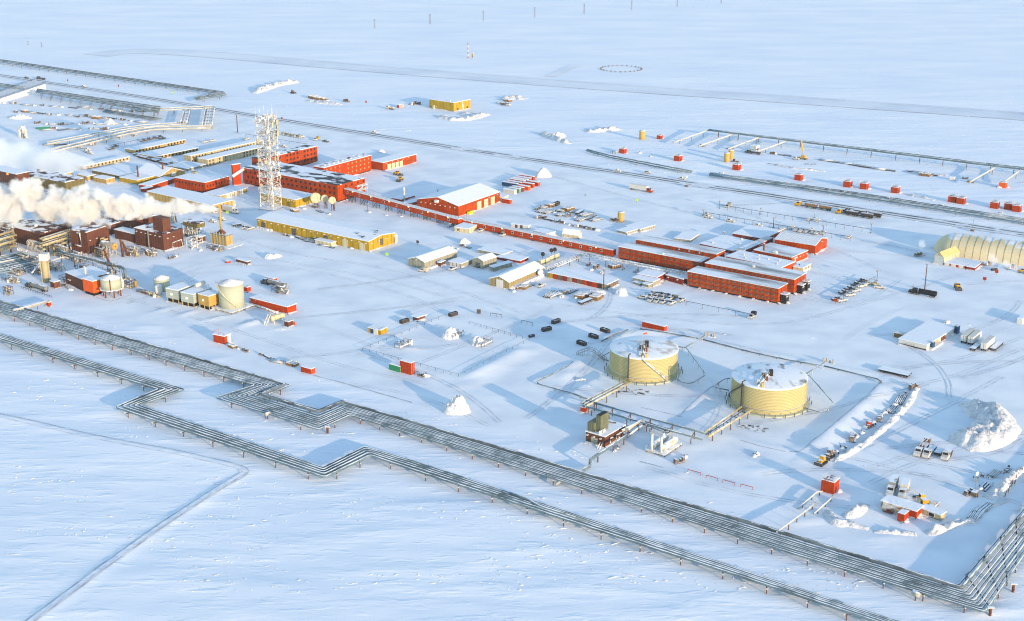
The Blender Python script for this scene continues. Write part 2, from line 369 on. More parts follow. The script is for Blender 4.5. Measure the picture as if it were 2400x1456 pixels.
t.links.new(_mix(t, _math(t, 'MULTIPLY', ya.outputs['Fac'], 0.85), c0, c1), b.inputs['Base Color'])
b.inputs['Roughness'].default_value = 0.85; b.inputs['Specular IOR Level'].default_value = 0.12
s1 = _noise(t, P, 0.30, 4, (0.32, 1.0, 1), -0.25); s2 = _noise(t, P, 0.9, 3, (0.18, 1.0, 1), -0.05)
cr = _ramp(t, s1.outputs['Fac'], 0.56, 0.82, (0, 0, 0), (1, 1, 1)).outputs[0]
s3 = _noise(t, P, 0.085, 5, (0.28, 1.0, 1), -0.1); cr3 = _ramp(t, s3.outputs['Fac'], 0.48, 0.75, (0, 0, 0), (1, 1, 1)).outputs[0]
tun = _math(t, 'ADD', _math(t, 'ADD', _math(t, 'MULTIPLY', cr, 1.0), _math(t, 'MULTIPLY', cr3, 1.6)), _math(t, 'MULTIPLY', s2.outputs['Fac'], 0.25))
yd = _math(t, 'ADD', _math(t, 'MULTIPLY', fine.outputs['Fac'], 0.32), _math(t, 'MULTIPLY', pat.outputs['Fac'], 0.8))
inv = _math(t, 'SUBTRACT', 1.0, ya.outputs['Fac'])
hh = _math(t, 'ADD', _math(t, 'MULTIPLY', tun, inv), _math(t, 'MULTIPLY', yd, ya.outputs['Fac']))
bp = t.nodes.new('ShaderNodeBump'); bp.inputs['Strength'].default_value = 0.40; bp.inputs['Distance'].default_value = 0.45
t.links.new(hh, bp.inputs['Height']); t.links.new(bp.outputs[0], b.inputs['Normal'])
me.materials.append(m); ground = bpy.data.objects.new('snow_ground', me); COL.objects.link(ground); ground['kind'] = 'structure'; ground['label'] = 'wide flat snow-covered tundra and gravel pad'
# ------------------------------------------------------------------ roads and wheel tracks: thin sheets lying on the snow
def track_mat(name, a, b_, sc=0.15, lo=0.35, hi=0.62, edge=0.0):
    m, t, b = _nodes(name); g = t.nodes.new('ShaderNodeNewGeometry'); n = _noise(t, g.outputs['Position'], sc, 5)
    t.links.new(_ramp(t, n.outputs['Fac'], lo, hi, a, b_).outputs[0], b.inputs['Base Color']); b.inputs['Roughness'].default_value = 0.8; M[name] = m
track_mat('road packed', (0.62, 0.65, 0.70), (0.76, 0.78, 0.82)); track_mat('road rut', (0.05, 0.06, 0.065), (0.22, 0.25, 0.27), 0.08); track_mat('snow road', (0.60, 0.65, 0.73), (0.76, 0.79, 0.84), 0.015)
track_mat('packed snow', (0.72, 0.75, 0.80), (0.84, 0.85, 0.87), 0.1); track_mat('faint rut', (0.52, 0.55, 0.60), (0.78, 0.80, 0.83), 0.2); track_mat('rut line', (0.30, 0.33, 0.37), (0.60, 0.64, 0.69), 0.15); track_mat('bare gravel', (0.05, 0.05, 0.05), (0.80, 0.81, 0.83), 0.45, 0.40, 0.5)
def resample(pl, st):
    out = [pl[0]]
    for a, b in zip(pl, pl[1:]):
        n = max(1, int(math.dist(a, b) / st)); out += [(a[0] + (b[0] - a[0]) * (k + 1) / n, a[1] + (b[1] - a[1]) * (k + 1) / n) for k in range(n)]
    return out
def smooth_line(pl, it=3):
    for _ in range(it):
        q = [pl[0]]
        for a, b in zip(pl, pl[1:]): q += [(a[0] * .75 + b[0] * .25, a[1] * .75 + b[1] * .25), (a[0] * .25 + b[0] * .75, a[1] * .25 + b[1] * .75)]
        pl = q + [pl[-1]]
    return pl
def strip(name, px, hw, material, lift=0.05, off=0.0, st=4.0, world=None, ragged=0.0):
    pl = resample(smooth_line(gpts(px) if world is None else world), st); vs = []; n = len(pl)
    for k, (x, y) in enumerate(pl):
        a = pl[max(0, k - 1)]; b = pl[min(n - 1, k + 1)]; dx, dy = b[0] - a[0], b[1] - a[1]; L = math.hypot(dx, dy) or 1; nx_, ny_ = -dy / L, dx / L
        for s in (-1, 1):
            h_ = hw * (1 + ragged * (rnd.random() - 0.5)); vs.append((x + nx_ * (off + s * h_), y + ny_ * (off + s * h_)))
    z, _ = relief(np.array([v[0] for v in vs]), np.array([v[1] for v in vs]))
    mb = MB(); mb.add([(v[0], v[1], float(q) + lift) for v, q in zip(vs, z)], [(2 * k, 2 * k + 1, 2 * k + 3, 2 * k + 2) for k in range(n - 1)])
    o = mb.build(name, material, None, True); o['kind'] = 'structure'; return o
FAR = [(-60, 168), (0, 177), (150, 200), (330, 227), (540, 262), (760, 298), (960, 330), (1190, 366), (1440, 403), (1560, 422), (1700, 443), (2000, 489), (2200, 519), (2400, 550), (2700, 597)]
strip('road', FAR, 6.5, 'road packed', 0.22, st=6); strip('wheel_track', FAR, 0.9, 'road rut', 0.30, 2.4, 6, ragged=0.5); strip('wheel_track', FAR, 0.9, 'road rut', 0.30, -2.4, 6, ragged=0.5)
TOP = [(225, 130), (270, 123), (340, 119), (500, 128), (760, 152), (1000, 172), (1430, 205), (1800, 230), (2400, 273), (2700, 295)]
strip('snow_road', TOP, 20, 'snow road', 0.3, st=12); strip('wheel_track', [(p[0], p[1] - 6) for p in TOP[3:]], 0.6, 'faint rut', 0.4, 0, 12)
strip('snow_road', [(1290, 180), (1330, 160), (1352, 152)], 6, 'snow road', 0.3)
LL = [(40, 1480), (140, 1407), (300, 1288), (420, 1205), (520, 1140), (575, 1107)]
L2 = [(-40, 966), (100, 997), (240, 1030), (430, 1064), (540, 1090), (577, 1107)]
EDGE = L2[:5] + [(566, 1098), (574, 1106), (566, 1116)] + LL[::-1][1:]
strip('snow_track', EDGE, 1.8, 'packed snow', 0.05, st=2.5)
for o_, w_, mt in ((-1.6, .16, 'faint rut'), (1.5, .18, 'rut line'), (.8, .12, 'faint rut')): strip('wheel_track', EDGE, w_, mt, 0.08, o_, 2.5, ragged=0.9)
for o_ in (-1.3, 1.2): strip('wheel_track', LL, .2, 'rut line', 0.09, o_, ragged=.8)
for px in ([(2066, 893), (2050, 918), (1960, 996), (1905, 1042), (1872, 1062), (1850, 1060)], [(1735, 1034), (1790, 1050), (1840, 1060)], [(1590, 978), (1640, 930), (1690, 893)], [(1502, 955), (1560, 968), (1600, 978)]): strip('dike_edge', px, .22, 'rut line', .08, ragged=.9, st=2.5)
for px, hw in (([(735, 882), (830, 907), (965, 946)], 0.35), ([(150, 765), (205, 785), (330, 812), (420, 840)], 0.3), ([(1500, 1082), (1555, 1096)], 0.4)): strip('pad_edge', px, hw, 'rut line', 0.06, ragged=0.9)
for px, hw in (([(400, 640), (520, 600), (640, 607), (900, 655), (1060, 700)], 0.4), ([(410, 650), (500, 618), (700, 625), (960, 690), (1040, 735)], 0.4), ([(560, 560), (700, 600), (900, 625), (1100, 690), (1230, 735)], 0.5),
               ([(1240, 705), (1500, 740), (1800, 770), (2000, 720), (2230, 650)], 0.5), ([(2060, 900), (2200, 900), (2400, 815)], 0.4), ([(2090, 860), (2230, 850), (2400, 790)], 0.4), ([(2210, 1080), (2330, 1065), (2400, 1030)], 0.5),
               ([(820, 900), (1000, 930), (1150, 1000)], 0.4), ([(300, 700), (560, 775), (800, 860), (1000, 900)], 0.5), ([(1700, 480), (1900, 560), (2080, 640)], 0.5), ([(1230, 395), (1500, 470), (1620, 500)], 0.5), ([(1880, 700), (2010, 720), (2110, 655)], 0.4)):
    for o_ in (-0.9, 0.9): strip('wheel_track', px, hw * 0.6, 'faint rut', 0.04, o_, ragged=0.5)
tq = random.Random(5)
for k in range(80):
    a = (tq.uniform(250, 2350), tq.uniform(400, 1150)); w_ = at(*a)
    if float(yardmask(np.array([w_.x]), np.array([w_.y]))[0]) < .9: continue
    an = R(tq.choice((UDIR, VDIR, UDIR + 20, VDIR - 25, 5))) + tq.uniform(-.25, .25); L_ = tq.uniform(30, 110); bd = tq.uniform(-.5, .5)
    pl = [(w_.x + L_ * f * math.cos(an + bd * f), w_.y + L_ * f * math.sin(an + bd * f)) for f in (0, .2, .4, .6, .8, 1)]
    for o_ in (-.9, .9): strip('wheel_track', None, tq.uniform(.2, .42), 'faint rut' if k % 3 else 'packed snow', 0.035 + k * .0007, o_, 5, world=smooth_line(pl, 2), ragged=.5)
for c, rx in (((1450, 915), 5), ((1500, 920), 4), ((1775, 1005), 4.5), ((1745, 1000), 3), ((1900, 385), 5)):   # bare ground showing through the snow
    p = at(*c); vs = [(p.x + rx * math.cos(k * .524) * (0.7 + .5 * rnd.random()), p.y + rx * .8 * math.sin(k * .524) * (0.7 + .5 * rnd.random())) for k in range(12)] + [(p.x, p.y)]
    z, _ = relief(np.array([v[0] for v in vs]), np.array([v[1] for v in vs])); mb = MB()
    mb.add([(v[0], v[1], float(q) + .12) for v, q in zip(vs, z)], [(12, k, (k + 1) % 12) for k in range(12)]); o = mb.build('bare_gravel', 'bare gravel'); o['kind'] = 'structure'
# ------------------------------------------------------------------ ploughed snow: heaps and banks
def pile(c, rx, ry, h, label, rz=0, seed=1, lump=0.35, group='heaps of ploughed snow', pk=0.0):
    p = at(*c); n = 56; k = 22; vs = [(0, 0, 0)]; fs = []
    for a in range(1, k + 1):
        for q in range(n):
            th = 2 * math.pi * q / n; rr = a / k; vs.append((rx * rr * math.cos(th), ry * rr * math.sin(th), 0))
    V = np.array(vs); rr = np.hypot(V[:, 0] / rx, V[:, 1] / ry)
    ed = 1 + 0.35 * (vnoise(np.arctan2(V[:, 1], V[:, 0]) * 1.6 + 5, rr * 0 + seed, seed) - .5)
    base = np.clip(1 - rr ** (1.3 if pk else 1.6), 0, 1)
    zz = h * base * (1 - lump / 2 + lump * 1.4 * (fbm(V[:, 0] / 4.5 + seed * 7, V[:, 1] / 4.5, seed, 3))) + 1.5 * (lump + .2) * (vnoise(V[:, 0] / 1.9, V[:, 1] / 1.9, seed + 3) - .4) * 1.5 * np.clip(base * 4, 0, 1) + .9 * (lump + .2) * (vnoise(V[:, 0] / .6, V[:, 1] / .6, seed + 5) - .5) * np.clip(base * 4, 0, 1) - 0.35 * rr ** 6
    V[:, 0] *= ed; V[:, 1] *= ed; V[:, 2] = zz
    fs = [(0, 1 + q, 1 + (q + 1) % n) for q in range(n)] + [(1 + a * n + q, 1 + (a + 1) * n + q, 1 + (a + 1) * n + (q + 1) % n, 1 + a * n + (q + 1) % n) for a in range(k - 1) for q in range(n)]
    mb = MB(); mb.add(V.tolist(), fs); o = mb.build('snow_pile', 'pile snow', None, True); o.location = (p.x, p.y, 0); o.rotation_euler = (0, 0, R(rz)); tag(o, label, 'snow pile', group); return o
def bank(px, hw, h, label, seed=1, lump=0.7, group='banks of ploughed snow', rows=10, cat='snow bank'):
    pl = resample(smooth_line(gpts(px), 2), .8); n = len(pl); vs = []
    for k, (x, y) in enumerate(pl):
        a = pl[max(0, k - 1)]; b = pl[min(n - 1, k + 1)]; dx, dy = b[0] - a[0], b[1] - a[1]; L = math.hypot(dx, dy) or 1; e = min(1, min(k, n - 1 - k) / 6 + .05)
        for r_ in range(rows):
            s = -1 + 2 * r_ / (rows - 1); ww = hw * (0.75 + 0.5 * float(vnoise(k * .2, seed))); X_ = x - dy / L * s * ww; Y_ = y + dx / L * s * ww
            z = h * e * (1 - s * s) * max(.1, 1 - lump + lump * 1.5 * float(vnoise(X_ / 2.3, Y_ / 2.3, seed)) + lump * 1.1 * (float(vnoise(X_ / .8, Y_ / .8, seed + 2)) - .4)) - 0.3 * (abs(s) == 1); vs.append((X_, Y_, z))
    zz = relief(np.array([v[0] for v in vs]), np.array([v[1] for v in vs]))[0]; vs = [(v[0], v[1], v[2] + float(q_)) for v, q_ in zip(vs, zz)]
    fs = [(k * rows + r_, (k + 1) * rows + r_, (k + 1) * rows + r_ + 1, k * rows + r_ + 1) for k in range(n - 1) for r_ in range(rows - 1)]
    fs.append(tuple(range(rows))); fs.append(tuple(reversed(range((n - 1) * rows, n * rows))))
    c = Vector((sum(v[0] for v in vs) / len(vs), sum(v[1] for v in vs) / len(vs), 0)); mb = MB(); mb.add([(v[0] - c.x, v[1] - c.y, v[2]) for v in vs], fs)
    o = mb.build('snow_bank', 'pile snow', None, True); o.location = c; tag(o, label, cat, group); return o
pile((1071, 964), 5.6, 5.0, 6.4, 'steep rough snow heap alone between the stacked containers and the pipelines', 20, 2, .75, pk=1)
bank([(2258, 962), (2300, 962), (2342, 985), (2330, 1015), (2285, 1035), (2245, 1046)], 8.0, 4.3, 'largest snow heap, a long rough curved mound beside the parked trucks', 3, .42, 'heaps of ploughed snow', 22, 'snow pile')
pile((1275, 413), 6.5, 6, 5.4, 'pointed snow heap standing alone near the far road', 0, 4, .5, pk=1)
pile((1456, 690), 3.8, 3.6, 3.4, 'small snow heap beside the tall pole and container shed', 0, 5, .35)
pile((640, 604), 5, 2.2, 2.2, 'low snow heap left of the long yellow warehouse', 30, 6, .6)
pile((1088, 570), 3.5, 2.6, 3.0, 'small snow heap above the grey gabled shed', 0, 7, .4)
pile((892, 357), 3.5, 2.5, 2.0, 'tiny snow heap behind the red garage', 0, 8, .4)
pile((50, 278), 10, 4, 2.6, 'flat snow mound in the pipe storage yard', 10, 9, .5)
pile((258, 291), 5, 4, 4.0, 'snow heap at the end of the storage rows', 10, 10, .4)
pile((1308, 322), 7, 4, 3.6, 'snow heap at the west end of the well row', 30, 11, .6)
pile((1360, 893), 2.8, 1.6, 1.2, 'little snow drift left of the red shack at the tank pipes', 0, 12, .3); pile((1398, 688), 5, 3, 1.2, 'snow-buried mound under the crate stack', 0, 13, .5)
pile((1055, 790), 5.0, 4.0, 3.6, 'snow heap against the first buried walkway in the fenced pit', 20, 15, .6); pile((1120, 806), 4.5, 3.6, 3.0, 'darker snow heap against the second buried walkway in the fenced pit', 20, 16, .7)
for px, hw, h, lb, sd in (([(598, 219), (622, 208), (660, 199), (697, 192)], 5, 3.2, 'rough snow bank curving behind the parked bulldozer at the far pad', 1), ([(1268, 313), (1300, 327), (1335, 337)], 4, 2.2, 'snow bank below the far snow heap', 2), ([(1370, 309), (1410, 308), (1455, 302)], 4, 2.4, 'thin snow bank above the first red well house', 3),
        ([(1026, 272), (1060, 283), (1100, 281), (1142, 267)], 5, 2.4, 'crescent snow bank in front of the far yellow building', 4), ([(1075, 270), (1110, 265)], 4, 1.4, 'short snow bank behind the crescent bank', 5), ([(1180, 235), (1205, 228), (1228, 233)], 6, 2.4, 'snow bank behind the far skid right of the yellow building', 6),
        ([(2150, 907), (2128, 948), (2092, 986), (2042, 1030), (1988, 1066), (1948, 1082)], 1.8, 1.3, 'long ploughed ridge along the line of stored equipment', 7), ([(1975, 1212), (2005, 1205), (2026, 1180)], 2.6, 2.0, 'bright snow bank beside the single red well house', 8), ([(1940, 1196), (1946, 1218), (1968, 1232), (2000, 1222)], 2.0, 1.5, 'curved snow bank left of the camp pad', 9),
        ([(1968, 1228), (2000, 1232), (2036, 1240)], 1.7, 1.3, 'clumpy snow bank in front of the camp pad', 10), ([(2046, 1246), (2100, 1250), (2148, 1252)], 1.6, 1.2, 'snow bank burying old timbers in front of the camp', 11), ([(2170, 1252), (2205, 1242), (2245, 1226), (2288, 1220)], 2.4, 1.8, 'rough snow bank right of the camp pad', 12),
        ([(2318, 1170), (2345, 1155), (2370, 1125), (2405, 1098)], 3.0, 2.2, 'snow bank along the wire fence at the right edge', 13), ([(2318, 1187), (2345, 1180), (2362, 1172)], 1.5, 1.0, 'short snow bank above the half-buried pipe stack', 14), ([(2120, 400), (2150, 408), (2220, 412)], 4, 0.8, 'thin drift behind the stacked drill pipe', 15), ([(1800, 383), (1850, 394), (1935, 402)], 2.5, 1.2, 'thin snow bank in front of the yellow crane', 16),
        ([(720, 236), (760, 243), (800, 246)], 4, 1.6, 'thin snow bank in front of the far row of crates', 17), ([(2120, 455), (2150, 462), (2190, 470)], 2.2, 1.0, 'scattered snow bank behind the pair of well houses', 18)):
    bank(px, hw, h, lb, sd)

# loose lumps and wind-cut chips of snow over the tundra and the pad margins: nobody could count them
cq = np.random.default_rng(4); n_c = 9000; cy_ = 330 + 900 * cq.random(n_c) ** 1.7; cx_ = (cq.random(n_c) - .5) * 2 * (cy_ * .40 + 25); zc, yc = relief(cx_, cy_); keep = (yc < .5) | (cq.random(n_c) < .10); dens_ = fbm(cx_ / 45, cy_ / 16, 31, 3) > .50
mb = MB()
for x, y, z, k1, k2 in zip(cx_, cy_, zc, keep, dens_):
    if not (k1 and k2): continue
    a = cq.normal(-.12, .35); L_ = .25 + cq.exponential(.75); W_ = .22 + .25 * cq.random(); h_ = .10 + .16 * cq.random(); c_, s_ = math.cos(a), math.sin(a)
    mb.add([(x - c_ * L_, y - s_ * L_, z - .05), (x - s_ * W_ * -1 * -1, y - c_ * W_, z - .05), (x + c_ * L_, y + s_ * L_, z - .05), (x - s_ * W_, y + c_ * W_, z - .05), (x + c_ * L_ * .3, y + s_ * L_ * .3, z + h_)], [(0, 1, 4), (1, 2, 4), (2, 3, 4), (3, 0, 4)])
o = mb.build('snow_clods', 'pile snow'); o['kind'] = 'stuff'; o['label'] = 'loose chips and lumps of wind-cut snow'
# ================================================================== PIPELINES
def fillet(pl, r):
    out = [Vector(pl[0])]
    for k in range(1, len(pl) - 1):
        p0, p, p1 = Vector(pl[k - 1]), Vector(pl[k]), Vector(pl[k + 1]); a = (p0 - p); b = (p1 - p)
        if a.normalized().dot(b.normalized()) < -0.97: out.append(p); continue
        d = min(r, a.length * .45, b.length * .45); a = p + a.normalized() * d; b = p + b.normalized() * d
        for q in range(5):
            u = q / 4; out.append(a * (1 - u) ** 2 + p * 2 * u * (1 - u) + b * u * u)
    return out + [Vector(pl[-1])]
def sub(pl, st=14):
    out = [pl[0]]
    for a, b in zip(pl, pl[1:]):
        n = max(1, int((b - a).length / st)); out += [a.lerp(b, (k + 1) / n) for k in range(n)]
    return out
def bundle(name, label, back, front, pipes, z, step, supmat='rust post', over=1.2, jitter=0.05, cat='pipeline', beammat='dark steel', segs=None, group=None):
    """pipes running side by side between a back and a front edge, lying on cross-beams on posts"""
    B = [at(x, y, z) for x, y in back]; Fr = [at(x, y, z) for x, y in front]; o = (B[0] + Fr[0]) / 2; o.z = 0
    root = thing(name, label, cat, o, 0, group)
    for t_, r_, mt in pipes:
        pl = [b.lerp(f, t_) + Vector((0, 0, r_)) for b, f in zip(B, Fr)]; pl = sub(fillet(pl, 0.8 + r_), 14)
        pl = [p + Vector((rnd.uniform(-1, 1), rnd.uniform(-1, 1), 0)) * jitter * min(1, r_ * 3) for p in pl]
        mb = MB(); mb.tube([p - o for p in pl], r_, 8); mb.build('pipe', mt, root, True)
    n_sup = 0
    for k in range(len(B) - 1):
        a0, a1, c0, c1 = B[k], B[k + 1], Fr[k], Fr[k + 1]; L = ((a1 - a0).length + (c1 - c0).length) / 2; n = max(1, int(round(L / step)))
        for q in range(n):
            u = (q + 0.5) / n; p, f = a0.lerp(a1, u), c0.lerp(c1, u); x_, y_ = proj(f)
            if not (-120 < x_ < 2520 and -80 < y_ < 1540) or n_sup > 95: continue
            n_sup += 1
            d = (f - p).normalized(); p = p - d * over; f = f + d * over; mid = (p + f) / 2; Lb = (f - p).length
            mb = MB(); mb.tube([p - mid - Vector((0, 0, .15)), f - mid - Vector((0, 0, .15))], .2, 4, 0)
            posts = [0.09, 0.91] if Lb > 3.2 else [0.5]
            if Lb > 12: posts = [0.03, 0.5, 0.97]
            for s in posts:
                b_ = p.lerp(f, s) - mid; mb.cyl(b_.x, b_.y, -z - 1.2 + 0, .12, .17, n=6, mi=1)
            for s in (0.0, 1.0):
                b_ = p.lerp(f, s) - mid; mb.box(b_.x - .22, b_.x + .22, b_.y - .22, b_.y + .22, -.1, .2, 2)
            so_ = mb.build('pipe_support', [beammat, supmat, 'pale steel'], root); so_.location = mid - o
    return root
low_back = [(-90, 757), (433, 915), (327, 952), (757, 1098), (855, 1049), (960, 1080), (1850, 1374), (2094, 1456), (2300, 1527)]
low_front = [(-90, 772), (372, 915), (272, 957), (761, 1122), (869, 1070), (960, 1101), (1850, 1392), (2040, 1456), (2240, 1523)]
lowp = bundle('pipeline', 'lower pipeline of five lagged pipes zigzagging across the open tundra', low_back, low_front,
       [(0, .34, 'pipe lagging'), (.22, .42, 'pipe lagging'), (.46, .42, 'pipe lagging'), (.72, .5, 'pipe lagging'), (1.0, .46, 'pipe lagging')], 2.0, 15, over=1.6)
up_back = [(-90, 679), (681, 904), (628, 927), (746, 962), (801, 940), (960, 986), (1850, 1252), (2245, 1374), (2400, 1194), (2560, 1008)]
up_front = [(-90, 707), (598, 905), (507, 934), (747, 1009), (821, 975), (960, 1018), (1850, 1297), (2308, 1437), (2391, 1316), (2560, 1073)]
upp = bundle('pipeline', 'wide upper pipeline rack of many parallel pipes between tundra and plant', up_back, up_front,
       [(0, .30, 'pipe lagging'), (.14, .6, 'pipe dark'), (.27, .28, 'pipe lagging'), (.40, .34, 'pipe lagging'), (.50, .30, 'pipe lagging'), (.60, .36, 'pipe lagging'), (.69, .28, 'pipe lagging'), (.78, .36, 'pipe lagging'), (.88, .28, 'pipe lagging'), (1.0, .36, 'pipe lagging')], 2.0, 12.5, over=1.0)
# S-shaped crossing pipe and stub ends of the racks
def pipe_thing(name, label, px, zs, r_, mt='pipe pale', post=None, every=9.0, cat='pipe', group=None, postmat='rust post', fil=2.5, branch=()):
    P3 = [at(p[0], p[1], z) for p, z in zip(px, zs if isinstance(zs, (list, tuple)) else [zs] * len(px))]; o = P3[0].copy(); o.z = 0
    root = thing(name, label, cat, o, 0, group); mb = MB(); mb.tube([p - o for p in sub(fillet(P3, fil), 8)], r_, 8); mb.build('pipe', mt, root, True)
    if post:
        d = 0
        for a, b in zip(P3, P3[1:]):
            L = (b - a).length; n = max(1, int(L / every))
            for k in range(n):
                p = a.lerp(b, (k + .5) / n) - o
                if p.z < .4: continue
                mb = MB(); mb.cyl(p.x, p.y, -.8, p.z, post, n=6); mb.build('post', postmat, root)
    return root
pipe_thing('crossover_pipe', 'S-bent pipe rising over the lower pipeline', [(1195, 1156), (1238, 1170), (1262, 1186), (1300, 1198), (1380, 1224)], [3.0, 3.1, 3.1, 3.0, 2.6], .5, 'pipe lagging')
pipe_thing('branch_pipe', 'pale branch pipe leaving the upper rack beside the small red hut', [(30, 728), (60, 722), (114, 706)], [2.6, 2.6, 2.4], .75, 'pipe pale', .15)
pipe_thing('valve_stub', 'pale valve stub beside the upper rack at the first zigzag', [(622, 972), (632, 968)], 2.4, .7, 'pipe pale', .2, 2)
pipe_thing('valve_stub', 'pale valve stub hanging on the front of the upper rack near its right corner', [(2140, 1388), (2154, 1396)], 2.2, .8, 'pipe pale', .2, 2)
pipe_thing('branch_pipe', 'short branch pipe dropping from the upper rack to the snow near its middle', [(1302, 1136), (1320, 1125)], [1.2, 2.0], .4, 'pipe pale')
for px, lb in (((2374, 1388), 'rusty stub post right of the pipe corner'), ((2320, 1444), 'rusty stub post at the very corner of the upper rack'), ((768, 1016), 'rusty stub post at the lower bend of the upper rack')):
    p = at(*px); mb = MB(); mb.cyl(0, 0, -.5, 2.6, .45, n=8); mb.box(-1.0, 1.0, -.4, .4, 2.6, 3.0, 1); o = mb.build('stub_post', ['rust', 'pale steel']); o.location = p; tag(o, lb, 'post')
# far-left pipelines
bundle('pipeline', 'dark far pipeline running beyond the road at upper left', [(-60, 132), (525, 217), (455, 231)], [(-60, 138), (532, 223), (460, 236)], [(0, .5, 'pipe dark'), (.5, .6, 'pipe dark'), (1, .55, 'pipe lagging')], 2.5, 15, over=.6)
bundle('pipeline', 'dark multi-pipe run ending under the snow bridge at the left edge', [(-40, 191), (62, 206)], [(-40, 199), (55, 212)], [(0, .5, 'pipe dark'), (.35, .5, 'pipe lagging'), (.7, .5, 'pipe dark'), (1, .6, 'pipe lagging')], 4, 15, over=.6)
bundle('pipeline', 'dark multi-pipe run on tall posts below the far road at left', [(88, 210), (376, 252)], [(84, 217), (372, 266)], [(0, .5, 'pipe dark'), (.2, .4, 'pipe lagging'), (.4, .55, 'pipe dark'), (.6, .4, 'pipe lagging'), (.8, .55, 'pipe dark'), (1, .5, 'pipe lagging')], 5.5, 14, over=.3)
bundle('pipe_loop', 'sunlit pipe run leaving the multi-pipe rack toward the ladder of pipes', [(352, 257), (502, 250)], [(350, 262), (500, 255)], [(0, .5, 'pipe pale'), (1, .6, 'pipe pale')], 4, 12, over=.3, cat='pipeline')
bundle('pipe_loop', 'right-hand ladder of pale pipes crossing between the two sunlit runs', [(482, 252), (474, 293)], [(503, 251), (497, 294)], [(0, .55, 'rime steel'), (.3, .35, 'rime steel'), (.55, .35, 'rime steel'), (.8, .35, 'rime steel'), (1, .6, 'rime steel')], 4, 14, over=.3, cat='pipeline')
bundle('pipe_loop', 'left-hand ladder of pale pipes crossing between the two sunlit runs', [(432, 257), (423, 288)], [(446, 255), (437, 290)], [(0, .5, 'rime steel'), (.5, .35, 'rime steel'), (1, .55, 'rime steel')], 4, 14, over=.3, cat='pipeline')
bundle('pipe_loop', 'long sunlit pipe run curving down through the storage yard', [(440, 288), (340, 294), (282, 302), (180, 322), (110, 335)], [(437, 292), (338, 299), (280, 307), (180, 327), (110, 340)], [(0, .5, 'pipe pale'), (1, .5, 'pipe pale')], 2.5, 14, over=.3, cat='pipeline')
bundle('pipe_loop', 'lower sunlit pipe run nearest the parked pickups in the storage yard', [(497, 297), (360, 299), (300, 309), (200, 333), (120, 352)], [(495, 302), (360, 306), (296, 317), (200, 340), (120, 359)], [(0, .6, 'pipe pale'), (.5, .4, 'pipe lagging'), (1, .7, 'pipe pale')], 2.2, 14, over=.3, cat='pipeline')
bundle('pipe_stack', 'row of long dark pipes lying on low racks below the multi-pipe rack', [(248, 258), (380, 279)], [(240, 263), (366, 283)], [(0, .3, 'pipe dark'), (.25, .3, 'pipe dark'), (.5, .3, 'pipe dark'), (.75, .3, 'pipe dark'), (1, .3, 'pipe dark')], .9, 16, over=.2, cat='pipe stack')
# snow bridge carrying the track over the multi-pipe run
mb = MB(); a, b, c, d = at(-40, 238, 0), at(-20, 248, 0), at(108, 210, 0), at(84, 200, 0)
V = [a, b, c, d]; mb.add([tuple(v - Vector((0, 0, 1))) for v in V] + [(v.x, v.y, z) for v, z in zip(V, (3.5, 3.5, 5.2, 5.2))], [(0, 3, 2, 1), (4, 5, 6, 7), (0, 1, 5, 4), (1, 2, 6, 5), (2, 3, 7, 6), (3, 0, 4, 7)])
br = mb.build('bridge', 'pile snow'); tag(br, 'snow-covered bridge with railings carrying a track over the pipe run', 'bridge')
for p, q, z0, z1 in ((a, d, 3.5, 5.2), (b, c, 3.5, 5.2)):
    mb = MB(); P0, P1 = Vector((p.x, p.y, z0)), Vector((q.x, q.y, z1))
    for k in range(13):
        e = P0.lerp(P1, k / 12); mb.tube([e, e + Vector((0, 0, 1.5))], .09, 4)
    for h_ in (.8, 1.5): mb.tube([P0 + Vector((0, 0, h_)), P1 + Vector((0, 0, h_))], .09, 4)
    mb.build('railing', 'dark steel', br)
# far-right well-row pipelines
fr = bundle('pipeline', 'far grey pipeline on tall posts behind the well row at upper right', [(1662, 305), (1850, 328), (2130, 362), (2295, 383), (2520, 408)], [(1661, 307), (1849, 331), (2129, 366), (2294, 387), (2518, 413)], [(0, .5, 'pipe lagging'), (1, .75, 'pipe lagging')], 4.5, 17, over=.2)
for k, (a, b) in enumerate((((1662, 305), (1579, 334)), ((1723, 313), (1638, 343)), ((1786, 320), (1706, 350)), ((1849, 329), (1776, 356)), ((2337, 390), (2272, 428)), ((2392, 399), (2352, 428)))):
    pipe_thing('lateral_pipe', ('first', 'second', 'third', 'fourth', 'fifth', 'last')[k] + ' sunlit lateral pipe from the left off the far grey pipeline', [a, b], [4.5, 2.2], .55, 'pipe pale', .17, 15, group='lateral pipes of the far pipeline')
bundle('pipeline', 'half-buried grey pipeline running past the row of red well houses', [(1376, 352), (1430, 366), (1560, 391), (1622, 403)], [(1374, 355), (1428, 370), (1558, 396), (1620, 407)], [(0, .5, 'pipe lagging'), (1, .6, 'pipe lagging')], 1.0, 18, over=.4)
bundle('pipeline', 'grey pipeline of several pipes between the far road and the red well houses', [(1664, 407), (1871, 434), (2000, 452), (2080, 464), (2205, 484), (2520, 532)], [(1662, 412), (1868, 441), (1998, 461), (2078, 473), (2203, 493), (2518, 543)], [(0, .45, 'pipe lagging'), (.35, .5, 'pipe lagging'), (.7, .5, 'pipe lagging'), (1, .6, 'pipe lagging')], 1.2, 18, over=.5)
